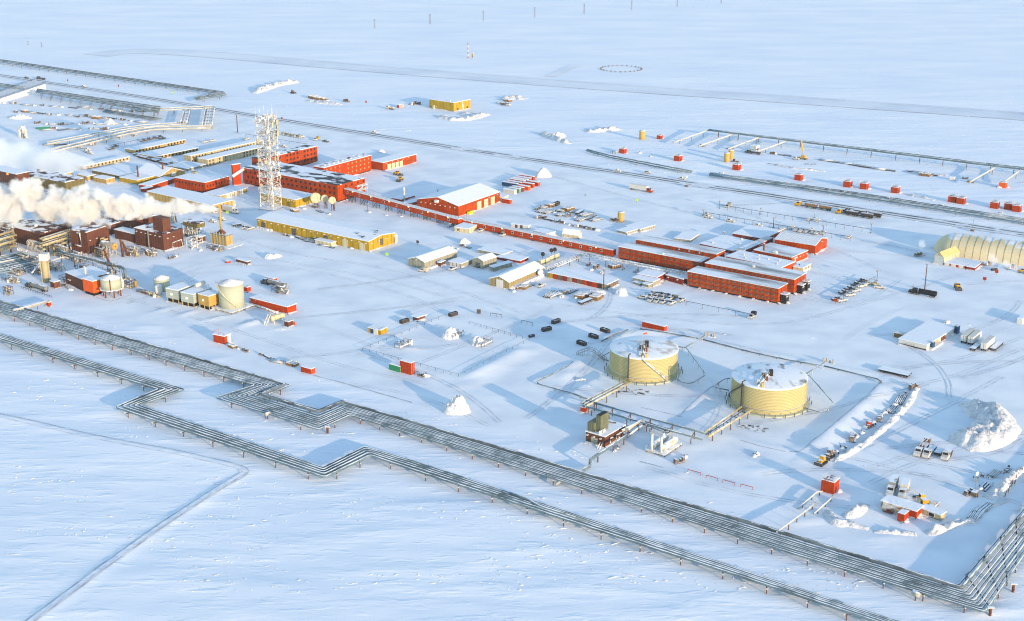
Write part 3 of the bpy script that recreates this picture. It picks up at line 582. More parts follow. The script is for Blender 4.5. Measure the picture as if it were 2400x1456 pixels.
# pipes round the tank farm
pipe_thing('dike_pipe', 'low pipe along the front of the tank dike left of the near tank rack', [(1383, 938), (1340, 921), (1263, 900), (1258, 893), (1300, 874), (1330, 858), (1343, 848)], [.9, .9, .9, .9, .9, .8, .3], .28, 'pipe lagging', .15, 9)
bundle('pipe_rack', 'pipe rack running from the far cream tank to the pipe corner', [(1474, 889), (1372, 941), (1364, 947)], [(1480, 897), (1386, 948), (1372, 956)], [(0, .3, 'plant pipe'), (.5, .35, 'plant pipe'), (1, .38, 'plant pipe')], 3, 7, over=.4, cat='pipe rack')
bundle('pipe_rack', 'two long pipes on posts along the front of the tank dike', [(1374, 941), (1500, 976), (1655, 1019)], [(1366, 953), (1490, 988), (1646, 1033)], [(0, .38, 'pipe lagging'), (1, .38, 'pipe lagging')], 3.0, 9, over=.3, cat='pipe rack')
bundle('pipe_rack', 'pipe rack running from the near cream tank down to the dike corner', [(1738, 956), (1652, 1016)], [(1764, 962), (1660, 1026)], [(0, .42, 'plant pipe'), (.4, .3, 'pipe lagging'), (1, .42, 'plant pipe')], 2.6, 7, over=.3, cat='pipe rack')
for k, (px, zs, lb) in enumerate((([(1590, 813), (1608, 814), (1655, 878), (1618, 900), (1588, 893), (1588, 876)], [2.4, 2.4, 2.2, 1.6, 1.6, 2.2], 'thin fire-water pipe looping round the right of the far tank'), ([(1883, 880), (1897, 880), (1955, 946), (1928, 968), (1888, 956), (1888, 946)], [2.4, 2.4, 2.2, 1.4, 1.4, 2], 'thin fire-water pipe looping round the right of the near tank'),
    ([(1608, 813), (1640, 794), (1652, 786)], 2.4, 'thin pipe from the far tank loop up to the valve skid'), ([(1885, 879), (1922, 856), (1932, 849)], 2.4, 'thin pipe from the near tank loop up to the valve skid'), ([(1711, 887), (1698, 888), (1671, 907), (1708, 915)], [2, 2, 1.6, 1.6], 'thin pipe loop left of the near tank'),
    ([(1428, 826), (1405, 838), (1426, 846)], [2, 1.6, 1.6], 'thin pipe loop left of the far tank'), ([(1472, 773), (1440, 784), (1410, 800)], .8, 'dark pipe along the left back edge of the dike'), ([(1500, 771), (1560, 779), (1640, 794)], .8, 'dark pipe along the back of the dike behind the far tank'),
    ([(1646, 795), (1760, 825), (1840, 842), (1915, 856)], .9, 'dark pipe along the back of the dike between the tanks'), ([(1932, 858), (2000, 874), (2060, 889), (2066, 897)], .9, 'dark pipe along the right back edge of the dike'))):
    pipe_thing('fire_water_pipe' if k < 6 else 'dike_pipe', lb, px, zs, .24 if k < 6 else .3, 'pipe dark' if k >= 6 else 'pipe lagging', .14, 8, postmat='pale steel' if k < 6 else 'rust post')
pipe_thing('pump_pipe', 'large sunlit pipe from the dike pipes to the brown pump house roof', [(1506, 984), (1486, 996), (1458, 1010)], [3.4, 3.6, 4.4], .55, 'pipe pale', .2, 8)
pipe_thing('pump_pipe', 'large grey pipe from the brown pump house down to the upper rack', [(1470, 1020), (1455, 1030), (1383, 1078), (1383, 1092), (1358, 1106)], [3.0, 3.0, 3.0, .9, 1.8], .6, 'pipe lagging', .22, 9)
bundle('pipe_rack', 'pair of snow-crusted pipes beside the pump house', [(1502, 990), (1462, 1018)], [(1512, 994), (1470, 1024)], [(0, .4, 'rime steel'), (1, .4, 'rime steel')], 1.6, 8, over=.2, cat='pipe rack')
bundle('pipe_rack', 'dark pipes leading from the dike corner toward the heater skid', [(1512, 990), (1577, 1010)], [(1508, 996), (1570, 1018)], [(0, .25, 'pipe lagging'), (.5, .3, 'pipe lagging'), (1, .25, 'pipe lagging')], 2.2, 8, over=.2, cat='pipe rack')
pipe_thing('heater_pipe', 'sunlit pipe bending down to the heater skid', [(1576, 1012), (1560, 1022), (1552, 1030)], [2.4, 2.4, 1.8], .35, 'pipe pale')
# wellhouse flow lines at lower right
for px, zs, lb in (([(1928, 1152), (1914, 1154), (1870, 1192)], [1.4, 1.4, 1.2], 'left flow line of the single red well house'), ([(1952, 1162), (1944, 1172), (1908, 1204)], [1.4, 1.4, 1.2], 'right flow line of the single red well house'), ([(1912, 1178), (1896, 1192), (1820, 1248)], [1.4, 1.8, 2.6], 'long sunlit pipe from the single red well house to the upper rack')):
    pipe_thing('flow_line', lb, px, zs, .3, 'pipe pale', .16, 5, group='flow lines of the single well house')
# ================================================================== BUILDINGS
def fan(v): return Vector((v[0], v[1], 0))
class Bld: pass
def bld(name, label, N, yt, L, R_, wall, roof='roof snow', shape='flat', rz=None, top=0.0, base=0.0, cat='building', group=None, Lm=None, Rm=None, over=0.25, slab=0.3, gap_mat='black', h=None, gz=0.0, roofname='roof', auto=True):
    """N = ground point of the corner nearest the camera, yt = where its roof line shows; L, R_ = roof corners to either side.
       local x runs along the right-hand face, y along the left-hand face, both from N"""
    o = at(N[0], N[1], gz); hh = h if h else rise(N, yt) - gz
    Lp = at(L[0], L[1], hh + gz) if L else None; Rp = at(R_[0], R_[1], hh + gz) if R_ else None
    lenL = Lm if Lm else (Lp - o).xy.length; lenR = Rm if Rm else (Rp - o).xy.length
    if rz is None:
        if Lp is not None and (lenL >= lenR or Rp is None): d = (Lp - o); rz = math.atan2(d.y, d.x) - math.pi / 2
        else: d = (Rp - o); rz = math.atan2(d.y, d.x)
        rz = max(R(VDIR - 9), min(R(VDIR + 9), rz))
    else: rz = R(rz)
    e1 = Vector((math.cos(rz), math.sin(rz))); e2 = Vector((-math.sin(rz), math.cos(rz)))
    if not Rm and Rp is not None: lenR = max(1.5, (Rp - o).xy.dot(e1))
    if not Lm and Lp is not None: lenL = max(1.5, (Lp - o).xy.dot(e2))
    b = Bld(); b.X, b.Y, b.h, b.rz, b.o, b.base = lenR, lenL, hh, rz, o, base
    b.root = thing(name, label, cat, (o.x, o.y, gz), rz, group); X, Y = lenR, lenL
    w_ = MB()
    if shape == 'flat':
        w_.box(0, X, 0, Y, base - (0.5 if base == 0 else 0), hh); b.wall = w_.build('wall', wall, b.root)
        r_ = MB(); r_.box(-over, X + over, -over, Y + over, hh, hh + slab); b.roof = r_.build(roofname, roof, b.root)
    elif shape == 'gabx':       # ridge along x (gable faces the left-hand side)
        q = [(0, hh), (Y / 2, hh + top), (Y, hh)]; z0 = base - (0.5 if base == 0 else 0)
        w_.add([(0, 0, z0), (0, Y, z0), (0, Y, hh), (0, Y / 2, hh + top), (0, 0, hh), (X, 0, z0), (X, Y, z0), (X, Y, hh), (X, Y / 2, hh + top), (X, 0, hh)], [(0, 4, 3, 2, 1), (5, 6, 7, 8, 9), (0, 5, 9, 4), (1, 2, 7, 6), (0, 1, 6, 5), (4, 9, 8, 3), (3, 8, 7, 2)])
        b.wall = w_.build('wall', wall, b.root); s = slab; ov = over; k = top / (Y / 2); r_ = MB()
        P = [(-ov, hh - k * ov), (Y / 2, hh + top), (Y + ov, hh - k * ov)]
        r_.add([(x, y, z + dz) for x in (-ov, X + ov) for dz in (0.02, s) for y, z in P], [(0, 1, 4, 3), (1, 2, 5, 4), (6, 9, 10, 7), (7, 10, 11, 8), (3, 4, 10, 9), (4, 5, 11, 10), (0, 6, 7, 1), (1, 7, 8, 2), (0, 3, 9, 6), (2, 8, 11, 5)]); b.roof = r_.build(roofname, roof, b.root)
    elif shape == 'gaby':       # ridge along y (gable faces the right-hand side)
        z0 = base - (0.5 if base == 0 else 0)
        w_.add([(0, 0, z0), (X, 0, z0), (X, 0, hh), (X / 2, 0, hh + top), (0, 0, hh), (0, Y, z0), (X, Y, z0), (X, Y, hh), (X / 2, Y, hh + top), (0, Y, hh)], [(0, 1, 2, 3, 4), (5, 9, 8, 7, 6), (0, 4, 9, 5), (1, 6, 7, 2), (0, 5, 6, 1), (4, 3, 8, 9), (3, 2, 7, 8)])
        b.wall = w_.build('wall', wall, b.root); s = slab; ov = over; k = top / (X / 2); r_ = MB()
        P = [(-ov, hh - k * ov), (X / 2, hh + top), (X + ov, hh - k * ov)]
        r_.add([(x, y, z + dz) for y in (-ov, Y + ov) for dz in (0.02, s) for x, z in P], [(0, 3, 4, 1), (1, 4, 5, 2), (6, 7, 10, 9), (7, 8, 11, 10), (3, 9, 10, 4), (4, 10, 11, 5), (0, 1, 7, 6), (1, 2, 8, 7), (0, 6, 9, 3), (2, 5, 11, 8)]); b.roof = r_.build(roofname, roof, b.root)
    if hh > 1.5 and gz == 0:
        for face, Ln in (('R', X), ('L', Y)):
            n = max(4, int(Ln / 1.6)); dm = MB(); q0 = rnd.random() * 50
            for k in range(n + 1):
                u = Ln * k / n; nz_ = float(vnoise(q0 + k * .35, q0)); h_ = (.15 + 1.15 * max(0, nz_ - .35)) * (.75 if face == 'L' else 1.0); w_d = .5 + 1.7 * nz_
                dm.v += [(u, -w_d, -.25), (u, -.03, h_), (u, -.03, -.25)] if face == 'R' else [(-w_d, u, -.25), (-.03, u, h_), (-.03, u, -.25)]
            for k in range(n): dm.f.append((3 * k, 3 * k + 3, 3 * k + 4, 3 * k + 1) if face == 'R' else (3 * k, 3 * k + 1, 3 * k + 4, 3 * k + 3)); dm.m.append(0)
            dm.build('snow_drift', 'pile snow', b.root, True)
    if base > 0:
        f = MB(); f.box(.6, X - .6, .6, Y - .6, -.4, base - .02); f.build('gap_shade', gap_mat, b.root)  # black box painting in the shade of the open gap beneath raised floors
    return b
_wm = {}
def winmesh(w_, h_, face, frame, pane):
    k = (round(w_, 2), round(h_, 2), face, frame, pane)
    if k not in _wm:
        mb = MB()
        if face == 'x': mb.box(-.05, .04, -w_ / 2, w_ / 2, -h_ / 2, h_ / 2, 0); mb.box(-.09, -.052, -w_ / 2 + .16, w_ / 2 - .16, -h_ / 2 + .16, h_ / 2 - .16, 1)
        else: mb.box(-w_ / 2, w_ / 2, -.05, .04, -h_ / 2, h_ / 2, 0); mb.box(-w_ / 2 + .16, w_ / 2 - .16, -.09, -.052, -h_ / 2 + .16, h_ / 2 - .16, 1)
        o = mb.build('tmp', [frame, pane]); _wm[k] = o.data; o.data.name = 'window'; bpy.data.objects.remove(o)
    return _wm[k]
def put(b, name, me, loc):
    o = bpy.data.objects.new(name, me); COL.objects.link(o); o.parent = b.root; o.location = loc; return o
def wins_left(b, n, z, f0=0.03, f1=0.97, w_=1.3, h_=1.3, frame='window frame', pane='window pane', skip=(), name='window'):
    """windows along the left-hand face, f counted from its far-left end"""
    for k in range(n):
        if k in skip: continue
        f = f0 + (f1 - f0) * (k / (n - 1) if n > 1 else .5); put(b, name, winmesh(w_, h_, 'x', frame, pane), (0, b.Y * (1 - f), z))
def wins_right(b, n, z, f0=0.1, f1=0.9, w_=1.3, h_=1.3, frame='window frame', pane='window pane', skip=(), name='window'):
    for k in range(n):
        if k in skip: continue
        f = f0 + (f1 - f0) * (k / (n - 1) if n > 1 else .5); put(b, name, winmesh(w_, h_, 'y', frame, pane), (b.X * f, 0, z))
def doors(b, face, fs, w_, h_, material='cream', name='door', z0=0.05):
    for f in fs:
        mb = MB()
        if face == 'R': mb.box(b.X * f - w_ / 2, b.X * f + w_ / 2, -.12, .05, z0, z0 + h_, 0); [mb.box(b.X * f - w_ / 2 + .1, b.X * f + w_ / 2 - .1, -.15, -.122, z0 + h_ * q - .03, z0 + h_ * q + .03, 1) for q in (.25, .5, .75)]
        else: mb.box(-.12, .05, b.Y * (1 - f) - w_ / 2, b.Y * (1 - f) + w_ / 2, z0, z0 + h_, 0); [mb.box(-.15, -.122, b.Y * (1 - f) - w_ / 2 + .1, b.Y * (1 - f) + w_ / 2 - .1, z0 + h_ * q - .03, z0 + h_ * q + .03, 1) for q in (.25, .5, .75)]
        mb.build(name, [material, 'pale steel'], b.root)
def lights(b, face, n, z, f0=.03, f1=.97, name='wall_lamp', hood=True):
    for k in range(n):
        f = f0 + (f1 - f0) * k / max(1, n - 1); mb = MB()
        if face == 'L': y = b.Y * (1 - f); mb.box(-.7, -.01, y - .35, y + .35, z, z + .35, 0)
        else: x = b.X * f; mb.box(x - .35, x + .35, -.7, -.01, z, z + .35, 0)
        mb.build(name, 'white panel', b.root)
def onroof(b, name, fx, fy, sx, sy, h_, material, shape='box', dz=None):
    z = b.h + (.3 if dz is None else dz); mb = MB(); x, y = b.X * fx, b.Y * (1 - fy)
    if shape == 'box': mb.box(x - sx / 2, x + sx / 2, y - sy / 2, y + sy / 2, z - .25, z + h_)
    else: mb.cyl(x, y, z - .25, z + h_, sx, sy, n=10)
    return mb.build(name, material, b.root)
def lines(b, zs, material='red line', t_=.12):
    mb = MB()
    for z in zs: mb.box(-.04, .02, .02, b.Y - .02, z - t_, z + t_); mb.box(.02, b.X - .02, -.04, .02, z - t_, z + t_)
    mb.build('floor_band', material, b.root)
def porch(b, f, w_, d_, h_):
    x = b.X * f; mb = MB(); mb.box(x - w_ / 2, x + w_ / 2, -d_, -.02, 0, h_); o = mb.build('porch', 'black', b.root)
    mb = MB(); mb.box(x - w_ / 2 - .3, x + w_ / 2 + .3, -d_ - .4, -.05, h_, h_ + .5); mb.build('roof', 'pile snow', o)
    mb = MB(); [mb.box(x - w_ / 2 + .5 + k * .8, x - w_ / 2 + .9 + k * .8, -d_ - .03, -d_ + .02, h_ - 1.4, h_ - .8) for k in range(3)]; mb.build('window', 'white frame', o)
    mb = MB(); [mb.box(x - .9, x + .9, -d_ - 1.2 + k * .3, -d_ - .9 + k * .3, -.2, .2 + k * .22) for k in range(4)]; mb.build('step', 'pale steel', o)
# ---- camp dormitories at right
b = bld('dormitory', 'front three-storey red dormitory with rows of windows and a dark end porch', (1821.7, 713.4), 677, (1612, 636.4), (1842.7, 664.2), 'red dorm', 'roof swept', base=.9)
for k, z in enumerate((2.6, 5.5, 8.1)): wins_left(b, 16, min(z, b.h - 1.0) if k == 2 else z * b.h / 9.6, .03, .95, 1.5, 1.1)
lines(b, (b.h * .37, b.h * .66)); porch(b, .42, 3.6, 3.2, 4.6)
for q in (.1, .25, .4, .55, .7, .85): mb = MB(); mb.box(-1.5, -.02, b.Y * q - .5, b.Y * q + .5, .5, .85); mb.build('duct', 'rime steel', b.root)
b = bld('dormitory', 'three-storey red dormitory directly behind the front one with two dark end porches', (1859, 691), 655.8, (1652.9, 616.9), (1891, 640), 'red dorm', 'roof swept', base=.9)
wins_left(b, 15, b.h - 1.2, .12, .93, 1.5, 1.1); wins_left(b, 4, b.h * .5, .8, .97, 1.5, 1.1); lines(b, (b.h * .37, b.h * .66)); porch(b, .36, 3.2, 3, 4.4); porch(b, .8, 3.2, 3, 4.6); onroof(b, 'vent', .5, .48, .9, .9, .9, 'pale steel', 'cyl')
b = bld('dormitory', 'two-storey red dormitory where the long red corridor arrives', (1640, 645), 615, (1449.6, 578.2), (1661, 604.8), 'red dorm', 'roof swept', base=.8)
for z in (.36, .78): wins_left(b, 15, b.h * z, .05, .97, 1.5, 1.1, skip=(6, 7))
lines(b, (b.h * .55,)); [onroof(b, 'vent', .05, .55, .8, .8, .8, 'rime steel') for _ in (0,)]
b = bld('dormitory', 'rear red dormitory half hidden behind the two-storey one', (1678, 617), 596.5, (1490, 561.5), (1698, 587), 'red dorm', 'roof swept', base=.8); wins_left(b, 12, b.h - 1.5, .05, .92, 1.4, 1.1); lights(b, 'L', 3, b.h - 1, .55, .8)
b = bld('dining_hall', 'broad low hall with a flat snow roof between the red dormitories', (1830, 645), 628, (1702, 601), (1857, 613), 'red', 'roof snow'); [onroof(b, 'roof_vent', fx, fy, .6, .6, .7, 'pale steel', 'cyl') for fx, fy in ((.2, .3), (.4, .5), (.6, .62), (.7, .8), (.3, .85), (.8, .4), (.5, .2))]
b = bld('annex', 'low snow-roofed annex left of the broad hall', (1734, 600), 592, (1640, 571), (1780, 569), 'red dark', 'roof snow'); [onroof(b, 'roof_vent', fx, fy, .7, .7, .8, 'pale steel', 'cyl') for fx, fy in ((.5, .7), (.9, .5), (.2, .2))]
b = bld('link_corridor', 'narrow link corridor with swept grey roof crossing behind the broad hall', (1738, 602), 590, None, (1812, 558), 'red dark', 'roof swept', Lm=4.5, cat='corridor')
b = bld('kitchen_block', 'red block with flat snow roof beside the camp gymnasium', (1854, 622), 604, (1767, 586), (1886.6, 586.3), 'red', 'roof swept'); wins_left(b, 3, b.h - 1.5, .2, .7); onroof(b, 'chimney', .1, .22, .5, .4, 3, 'rust', 'cyl'); lights(b, 'R', 4, b.h - 1.4, .3, .9); onroof(b, 'vent', .05, .55, 2, 2, 1.2, 'rime steel')
b = bld('gymnasium', 'tall red gymnasium with ribbed white gable roof', (1909.5, 597.4), 576, (1816, 561), (1941, 559.4), 'red', 'roof seamed', 'gaby', top=2.2); lights(b, 'R', 1, b.h + .2, .5, .5); mb = MB(); mb.box(-1.2, 0, .5, 2, .2, .6); mb.build('step', 'pale steel', b.root)
b = bld('rear_wing', 'thin red wing with snowy roof behind the camp corridor', (1791, 571), 560, (1717.3, 547.3), None, 'red dark', 'roof snow', Rm=22, cat='building'); wins_left(b, 3, b.h * .6, .3, .7)
b = bld('office_hut', 'small cream hut with two dark windows at the right of the camp', (1881, 638), 629, (1863.5, 622.4), (1900.6, 618.7), 'cream', 'roof snow', cat='hut'); wins_right(b, 2, b.h * .5, .4, .75, 1.0, 1.7, 'black', 'glass dark'); onroof(b, 'vent', .3, .4, .5, .5, .8, 'dark steel')
b = bld('entry_annex', 'cream entry annex between the red block and the small cream hut', (1862, 620), 606, (1855, 603), (1869, 600), 'cream', 'roof snow', cat='annex')
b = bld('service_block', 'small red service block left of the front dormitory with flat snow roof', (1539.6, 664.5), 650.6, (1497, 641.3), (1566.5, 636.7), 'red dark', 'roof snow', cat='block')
b = bld('service_block', 'red link block joining the front dormitory to the service block', (1600, 669), 655, (1561, 644.5), (1612, 645), 'red dark', 'roof snow', cat='block', gap_mat='black'); lights(b, 'L', 2, b.h - 1, .15, .7); porch(b, .4, 2.2, 1.5, 3.2)
b = bld('container_shed', 'grey and brown containers lined up before the red service block', (1529, 673), 661.5, (1483, 650.6), (1540, 653), 'grey siding', 'roof snow', cat='shed')
b = bld('storage_box', 'grey snow-topped storage box at the corner of the container shed', (1519, 676), 668, (1508, 664), None, 'grey siding', 'roof snow', Rm=3, cat='box')
b = bld('storage_box', 'low snow-topped box in front of the grey container shed', (1500, 670), 665, (1486, 660), None, 'grey green', 'roof snow', Rm=4, cat='box')
# ---- long red corridor
def corridor(label, px, zb, hc, wd, n, f0, f1, group='red corridors', lampsn=6, gap=None):
    a, c = at(px[0][0], px[0][1], zb[0] + hc), at(px[1][0], px[1][1], zb[1] + hc); d = (c - a); L = d.xy.length; ang = math.atan2(d.y, d.x)
    root = thing('corridor', label, 'corridor', (a.x, a.y, 0), ang, group); x0, z0, z1 = 0, zb[0], zb[1]
    def sl(mb, y0, y1, b0, b1, lo, hi, mi=0): mb.add([(0, y0, b0 + lo), (L, y0, b1 + lo), (L, y1, b1 + lo), (0, y1, b0 + lo), (0, y0, b0 + hi), (L, y0, b1 + hi), (L, y1, b1 + hi), (0, y1, b0 + hi)], [(0, 3, 2, 1), (4, 5, 6, 7), (0, 1, 5, 4), (1, 2, 6, 5), (2, 3, 7, 6), (3, 0, 4, 7)], mi)
    mb = MB(); sl(mb, 0, wd, z0, z1, 0, hc); mb.build('wall', 'red bright', root)
    mb = MB(); sl(mb, -.15, wd + .15, z0, z1, hc, hc + .35); mb.build('roof', 'pile snow', root)
    for k in range(n):
        f = f0 + (f1 - f0) * k / (n - 1); o = bpy.data.objects.new('window', winmesh(1.5, 1.5, 'y', 'white frame', 'glass dark')); COL.objects.link(o); o.parent = root; o.location = (L * f, 0, z0 + (z1 - z0) * f + hc * .55)
    for k in range(int(L / 11)):
        f = (k + .5) / int(L / 11); zz = z0 + (z1 - z0) * f
        if zz < 1.2:
            mb = MB(); mb.box(-.5, .5, .3, wd - .3, -.6, zz); t_o = mb.build('sleeper', 'rust', root)
        else:
            mb = MB()
            for sx in (-1.5, 1.5):
                for sy in (.3, wd - .3): mb.cyl(sx, sy, -.6, zz, .2, n=6)
            for sy in (.3, wd - .3): mb.beam((-1.5, sy, 0.2), (1.5, sy, zz - .2), .12); mb.beam((1.5, sy, .2), (-1.5, sy, zz - .2), .12)
            mb.beam((-1.5, .3, .2), (-1.5, wd - .3, zz - .2), .12); t_o = mb.build('trestle', 'dark steel', root)
        t_o.location = (L * f, 0, 0)
    for k in range(lampsn):
        f = (k + .5) / lampsn; mb = MB(); mb.box(L * f - .2, L * f + .2, -.5, -.02, z0 + (z1 - z0) * f + hc - .4, z0 + (z1 - z0) * f + hc - .1); mb.build('wall_lamp', 'lamp', root)
    return root
corridor('raised red corridor on dark trestles sloping down from the red main building', ((806, 443), (1074, 515)), (4.6, 1.8), 3.3, 3.4, 9, .03, .92)
corridor('long red corridor at ground level running to the camp dormitories', ((1074, 514), (1436, 587)), (.75, .75), 3.3, 3.4, 14, .12, .93, lampsn=5)
# ---- main red office complex
b = bld('office_building', 'long three-storey red main building with windswept roof behind the lattice tower', (792, 474.7), 434.8, (568.3, 393), (853, 417), 'red', 'roof dark', base=.8)
for z, s in ((.2, 0), (.5, .02), (.8, 0)): wins_left(b, 20, b.h * z, .04 + s, .97, 1.8, 1.7, 'red line', 'glass dark')
wins_right(b, 4, b.h * .84, .3, .95, 1.4, 1.5, 'red line', 'glass dark'); lines(b, (.9,))
mb = MB()
for z in (4.5, 7.2): mb.box(b.X * .62, b.X * .98, -2.6, -.02, z, z + .2)
for x in (b.X * .62, b.X * .8, b.X * .98):
    mb.beam((x, -2.5, -.2), (x, -2.5, 8.4), .12)
for z in (5.3, 5.7, 8.0, 8.4): mb.beam((b.X * .62, -2.5, z), (b.X * .98, -2.5, z), .08)
mb.beam((b.X * .62, -1.5, 4.5), (b.X * .98, -1.5, 7.2), .25); mb.build('fire_stair', 'rime steel', b.root)
b = bld('stair_tower', 'square red stair tower with snow-capped top left of the main building', (548, 436), 387, (538.7, 387), (565.6, 384.5), 'red bright', 'roof snow', cat='tower')
mb = MB(); P0, P1 = Vector((b.X + 1.5, -1.2, b.h * .74)), Vector((-1.5, -1.2, b.h * .48)); mb.tube([P0, P1], 1.1, 8); mb.build('chute', 'pile snow', b.root, True)
b = bld('office_building', 'two-storey red building with plain snow roof beside the stair tower', (482, 454), 428.6, (408, 416.2), (547, 415), 'red', 'roof snow', base=.6); wins_right(b, 8, b.h * .62, .1, .92, 1.2, 1.5, 'red line', 'glass dark'); wins_left(b, 9, b.h * .68, .06, .92, 1.3, 1.4, 'red line', 'glass dark')
onroof(b, 'roof_unit', .7, .1, 3, 4, 1.2, 'grey siding')
b = bld('low_wing', 'low red wing with snow roof left of the two-storey red building', (352, 447), 436, None, (408, 417.5), 'red bright', 'roof snow', Lm=9, cat='wing'); wins_right(b, 3, b.h * .5, .35, .8)
b = bld('low_wing', 'low dark red wing in front of the smoke behind the tan gable building', (341, 452), 443, None, (352, 437), 'red', 'roof snow', Lm=4, cat='wing')
b = bld('office_wing', 'red wing with checkered windows right behind the lattice tower', (614, 413), 374, None, (743.7, 343), 'red', 'roof dark', Lm=9, base=.8, rz=54)
for z in (.3, .58, .86): wins_right(b, 13, b.h * z, .2, .95, 1.6, 1.6, 'red line', 'glass dark', skip=(0, 3, 8))
b = bld('office_wing', 'red wing with checkered windows right of the main building', (760, 432), 394, None, (869.8, 364.3), 'red bright', 'roof red', Lm=9, base=.8)
for z in (.3, .58, .84): wins_right(b, 11, b.h * z, .06, .94, 1.5, 1.5, 'red line', 'tan', skip=(4,))
[onroof(b, 'roof_vent', .8, .1 + 0 * k, .9, .9, .5, 'pale steel') for k in (0,)]
for k in range(9):
    mb = MB(); mb.box(b.X * (.1 + .09 * k) - .5, b.X * (.1 + .09 * k) + .5, b.Y * .3, b.Y * .3 + 1, b.h + .28, b.h + .9); mb.build('roof_vent', 'pile snow', b.root)
b = bld('garage', 'red garage with a row of cream vehicle doors at the end of the red complex', (897.7, 401.5), 382, (871.7, 376.4), (975.7, 362), 'red', 'roof snow', cat='garage'); doors(b, 'R', (.18, .30, .42, .54), 3.4, 4.0); lights(b, 'R', 5, b.h - 1, .1, .75); wins_right(b, 2, 2, .78, .9)
b = bld('workshop', 'large red gabled workshop with three tall cream doors', (1074.5, 508), 483.6, (984, 465), (1171.4, 450), 'red', 'roof snow', 'gabx', top=3.4, cat='workshop'); doors(b, 'R', (.49, .66, .82), 4.4, 5.0); lights(b, 'L', 8, b.h * .78, .1, .92); lights(b, 'R', 2, b.h - 1, .72, .93); wins_right(b, 2, b.h - 1.6, .4, .93, 1.6, 1.6)
mb = MB(); mb.box(b.X * .17, b.X * .26, -2.6, -1.0, 0, 1.6); mb.build('skip_bin', 'hi-vis', b.root); mb = MB(); mb.box(-1.6, 0.0, b.Y * .5 - 1.2, b.Y * .5 + 1.2, b.h + .2, b.h + 1.8); mb.build('vent', 'rime steel', b.root)
b = bld('link_wing', 'short red link between the corridor and the gabled workshop', (962, 484), 477, None, (986, 468), 'red bright', 'roof snow', Lm=5, cat='wing', rz=54)
b = bld('low_wing', 'dark red low wing behind the two white chimneys', (940, 474), 468, None, (978, 459), 'red dark', 'roof snow', Lm=8, cat='wing', rz=54)
for p, yt, lb in (((948, 473), 441, 'left white chimney behind the red corridor'), ((1026, 464), 445, 'right white chimney at the ridge of the red workshop')):
    q = at(*p); mb = MB(); hh = rise(p, yt); mb.cyl(0, 0, 0, hh, .55, .5, n=10); mb.cyl(0, 0, hh, hh + .5, .7, .7, n=10); o = mb.build('chimney_stack', 'rime steel'); o.location = q; tag(o, lb, 'chimney')
b = bld('guard_house', 'cream flat-roofed building against the long red corridor', (1099, 547.6), 537, (1062, 533.7), (1120, 526), 'cream', 'roof snow'); wins_left(b, 1, b.h * .5, .2, .3, 1.2, 1.2)
# ---- yellow and tan buildings
b = bld('warehouse', 'long yellow warehouse with shallow snow roof in the middle of the yard', (864.3, 590.5), 566.6, (601.7, 511.8), (927, 547), 'yellow', 'roof snow', 'gaby', top=1.3, cat='warehouse'); lights(b, 'L', 17, b.h - 1.3, .02, .98); doors(b, 'L', (.06, .345, .63), 3.2, 4.2, 'dark steel'); doors(b, 'L', (.80, .945), 4.2, 4.4, 'cream'); doors(b, 'R', (.5,), 2.6, 3.6, 'dark steel', z0=1.6); lights(b, 'R', 4, b.h - 1.6, .1, .95)
for fx, fy in ((.15, .92), (.6, .93), (.75, .9), (.45, .96), (.3, .84)): onroof(b, 'roof_hatch', fx, fy, 2.0, .8, .7, 'dark steel', dz=.9)
for k in range(5):
    mb = MB(); mb.box(-.6 - .3 * k % 1, -.05, b.Y * (.985 - .03 * k) - .9, b.Y * (.985 - .03 * k) + .9, -.2, 1.2); mb.build('snow_drift', 'pile snow', b.root)
mb = MB()
for k in range(5): mb.tube([(b.X - .6 + .7 * k, -.8 + .2 * k, 0), (b.X - .6 + .7 * k, -.8 + .2 * k, 4.4), (b.X - .6 + .7 * k, 1.2, 5)], .3, 6)
mb.build('exhaust_pipe', 'pale steel', b.root)
b = bld('warehouse', 'low yellow building behind the three satellite dishes', (692.7, 488), 469, (608, 452), (728, 454.3), 'yellow', 'roof snow', cat='building'); doors(b, 'L', (.82,), 2.2, 3, 'olive'); lights(b, 'L', 4, b.h - 1, .8, .97)
b = bld('warehouse', 'long ochre loading building right of the steam cloud with truck at its end', (498, 500), 482, (345, 448.6), (548, 470), 'tan', 'roof snow', cat='warehouse'); doors(b, 'R', (.2, .6), 3, 3.4, 'dark steel'); lights(b, 'R', 3, b.h - .8, .1, .8)
mb = MB(); [mb.tube([(b.X + .6 + .6 * k, .4, 0), (b.X + .6 + .6 * k, .4, 4.2)], .35, 6) for k in range(3)]; mb.build('exhaust_pipe', 'rime steel', b.root)
b = bld('annex', 'low tan annex with pale doors under the two-storey red building', (515, 471), 459.8, (483, 451.4), (579.6, 441), 'tan', 'roof snow', cat='annex'); doors(b, 'R', (.3, .45, .6, .78), 3.0, 3.2, 'white panel')
b = bld('gable_hall', 'tan gabled hall with wide snow roof left of the red buildings', (375.5, 427), 414.7, (317, 403), (439.5, 402.5), 'tan', 'roof snow', 'gaby', top=4.2, cat='hall'); mb = MB(); mb.box(b.X * .5 - 1.6, b.X * .5 + 1.6, -1.5, -.02, b.h * .7, b.h * .7 + 2.4); mb.build('air_intake', 'white panel', b.root); onroof(b, 'chimney', .35, .78, .5, .5, 6, 'rust', 'cyl', 2)
b = bld('boiler_house', 'small yellow building with a rusty chimney beside the tan gabled hall', (321.7, 434.5), 423, (280, 415.6), (361.6, 412.8), 'yellow', 'roof snow', cat='building'); onroof(b, 'chimney', .45, .62, .6, .55, 7.5, 'rust', 'cyl'); lights(b, 'R', 2, b.h - 1, .4, .5)
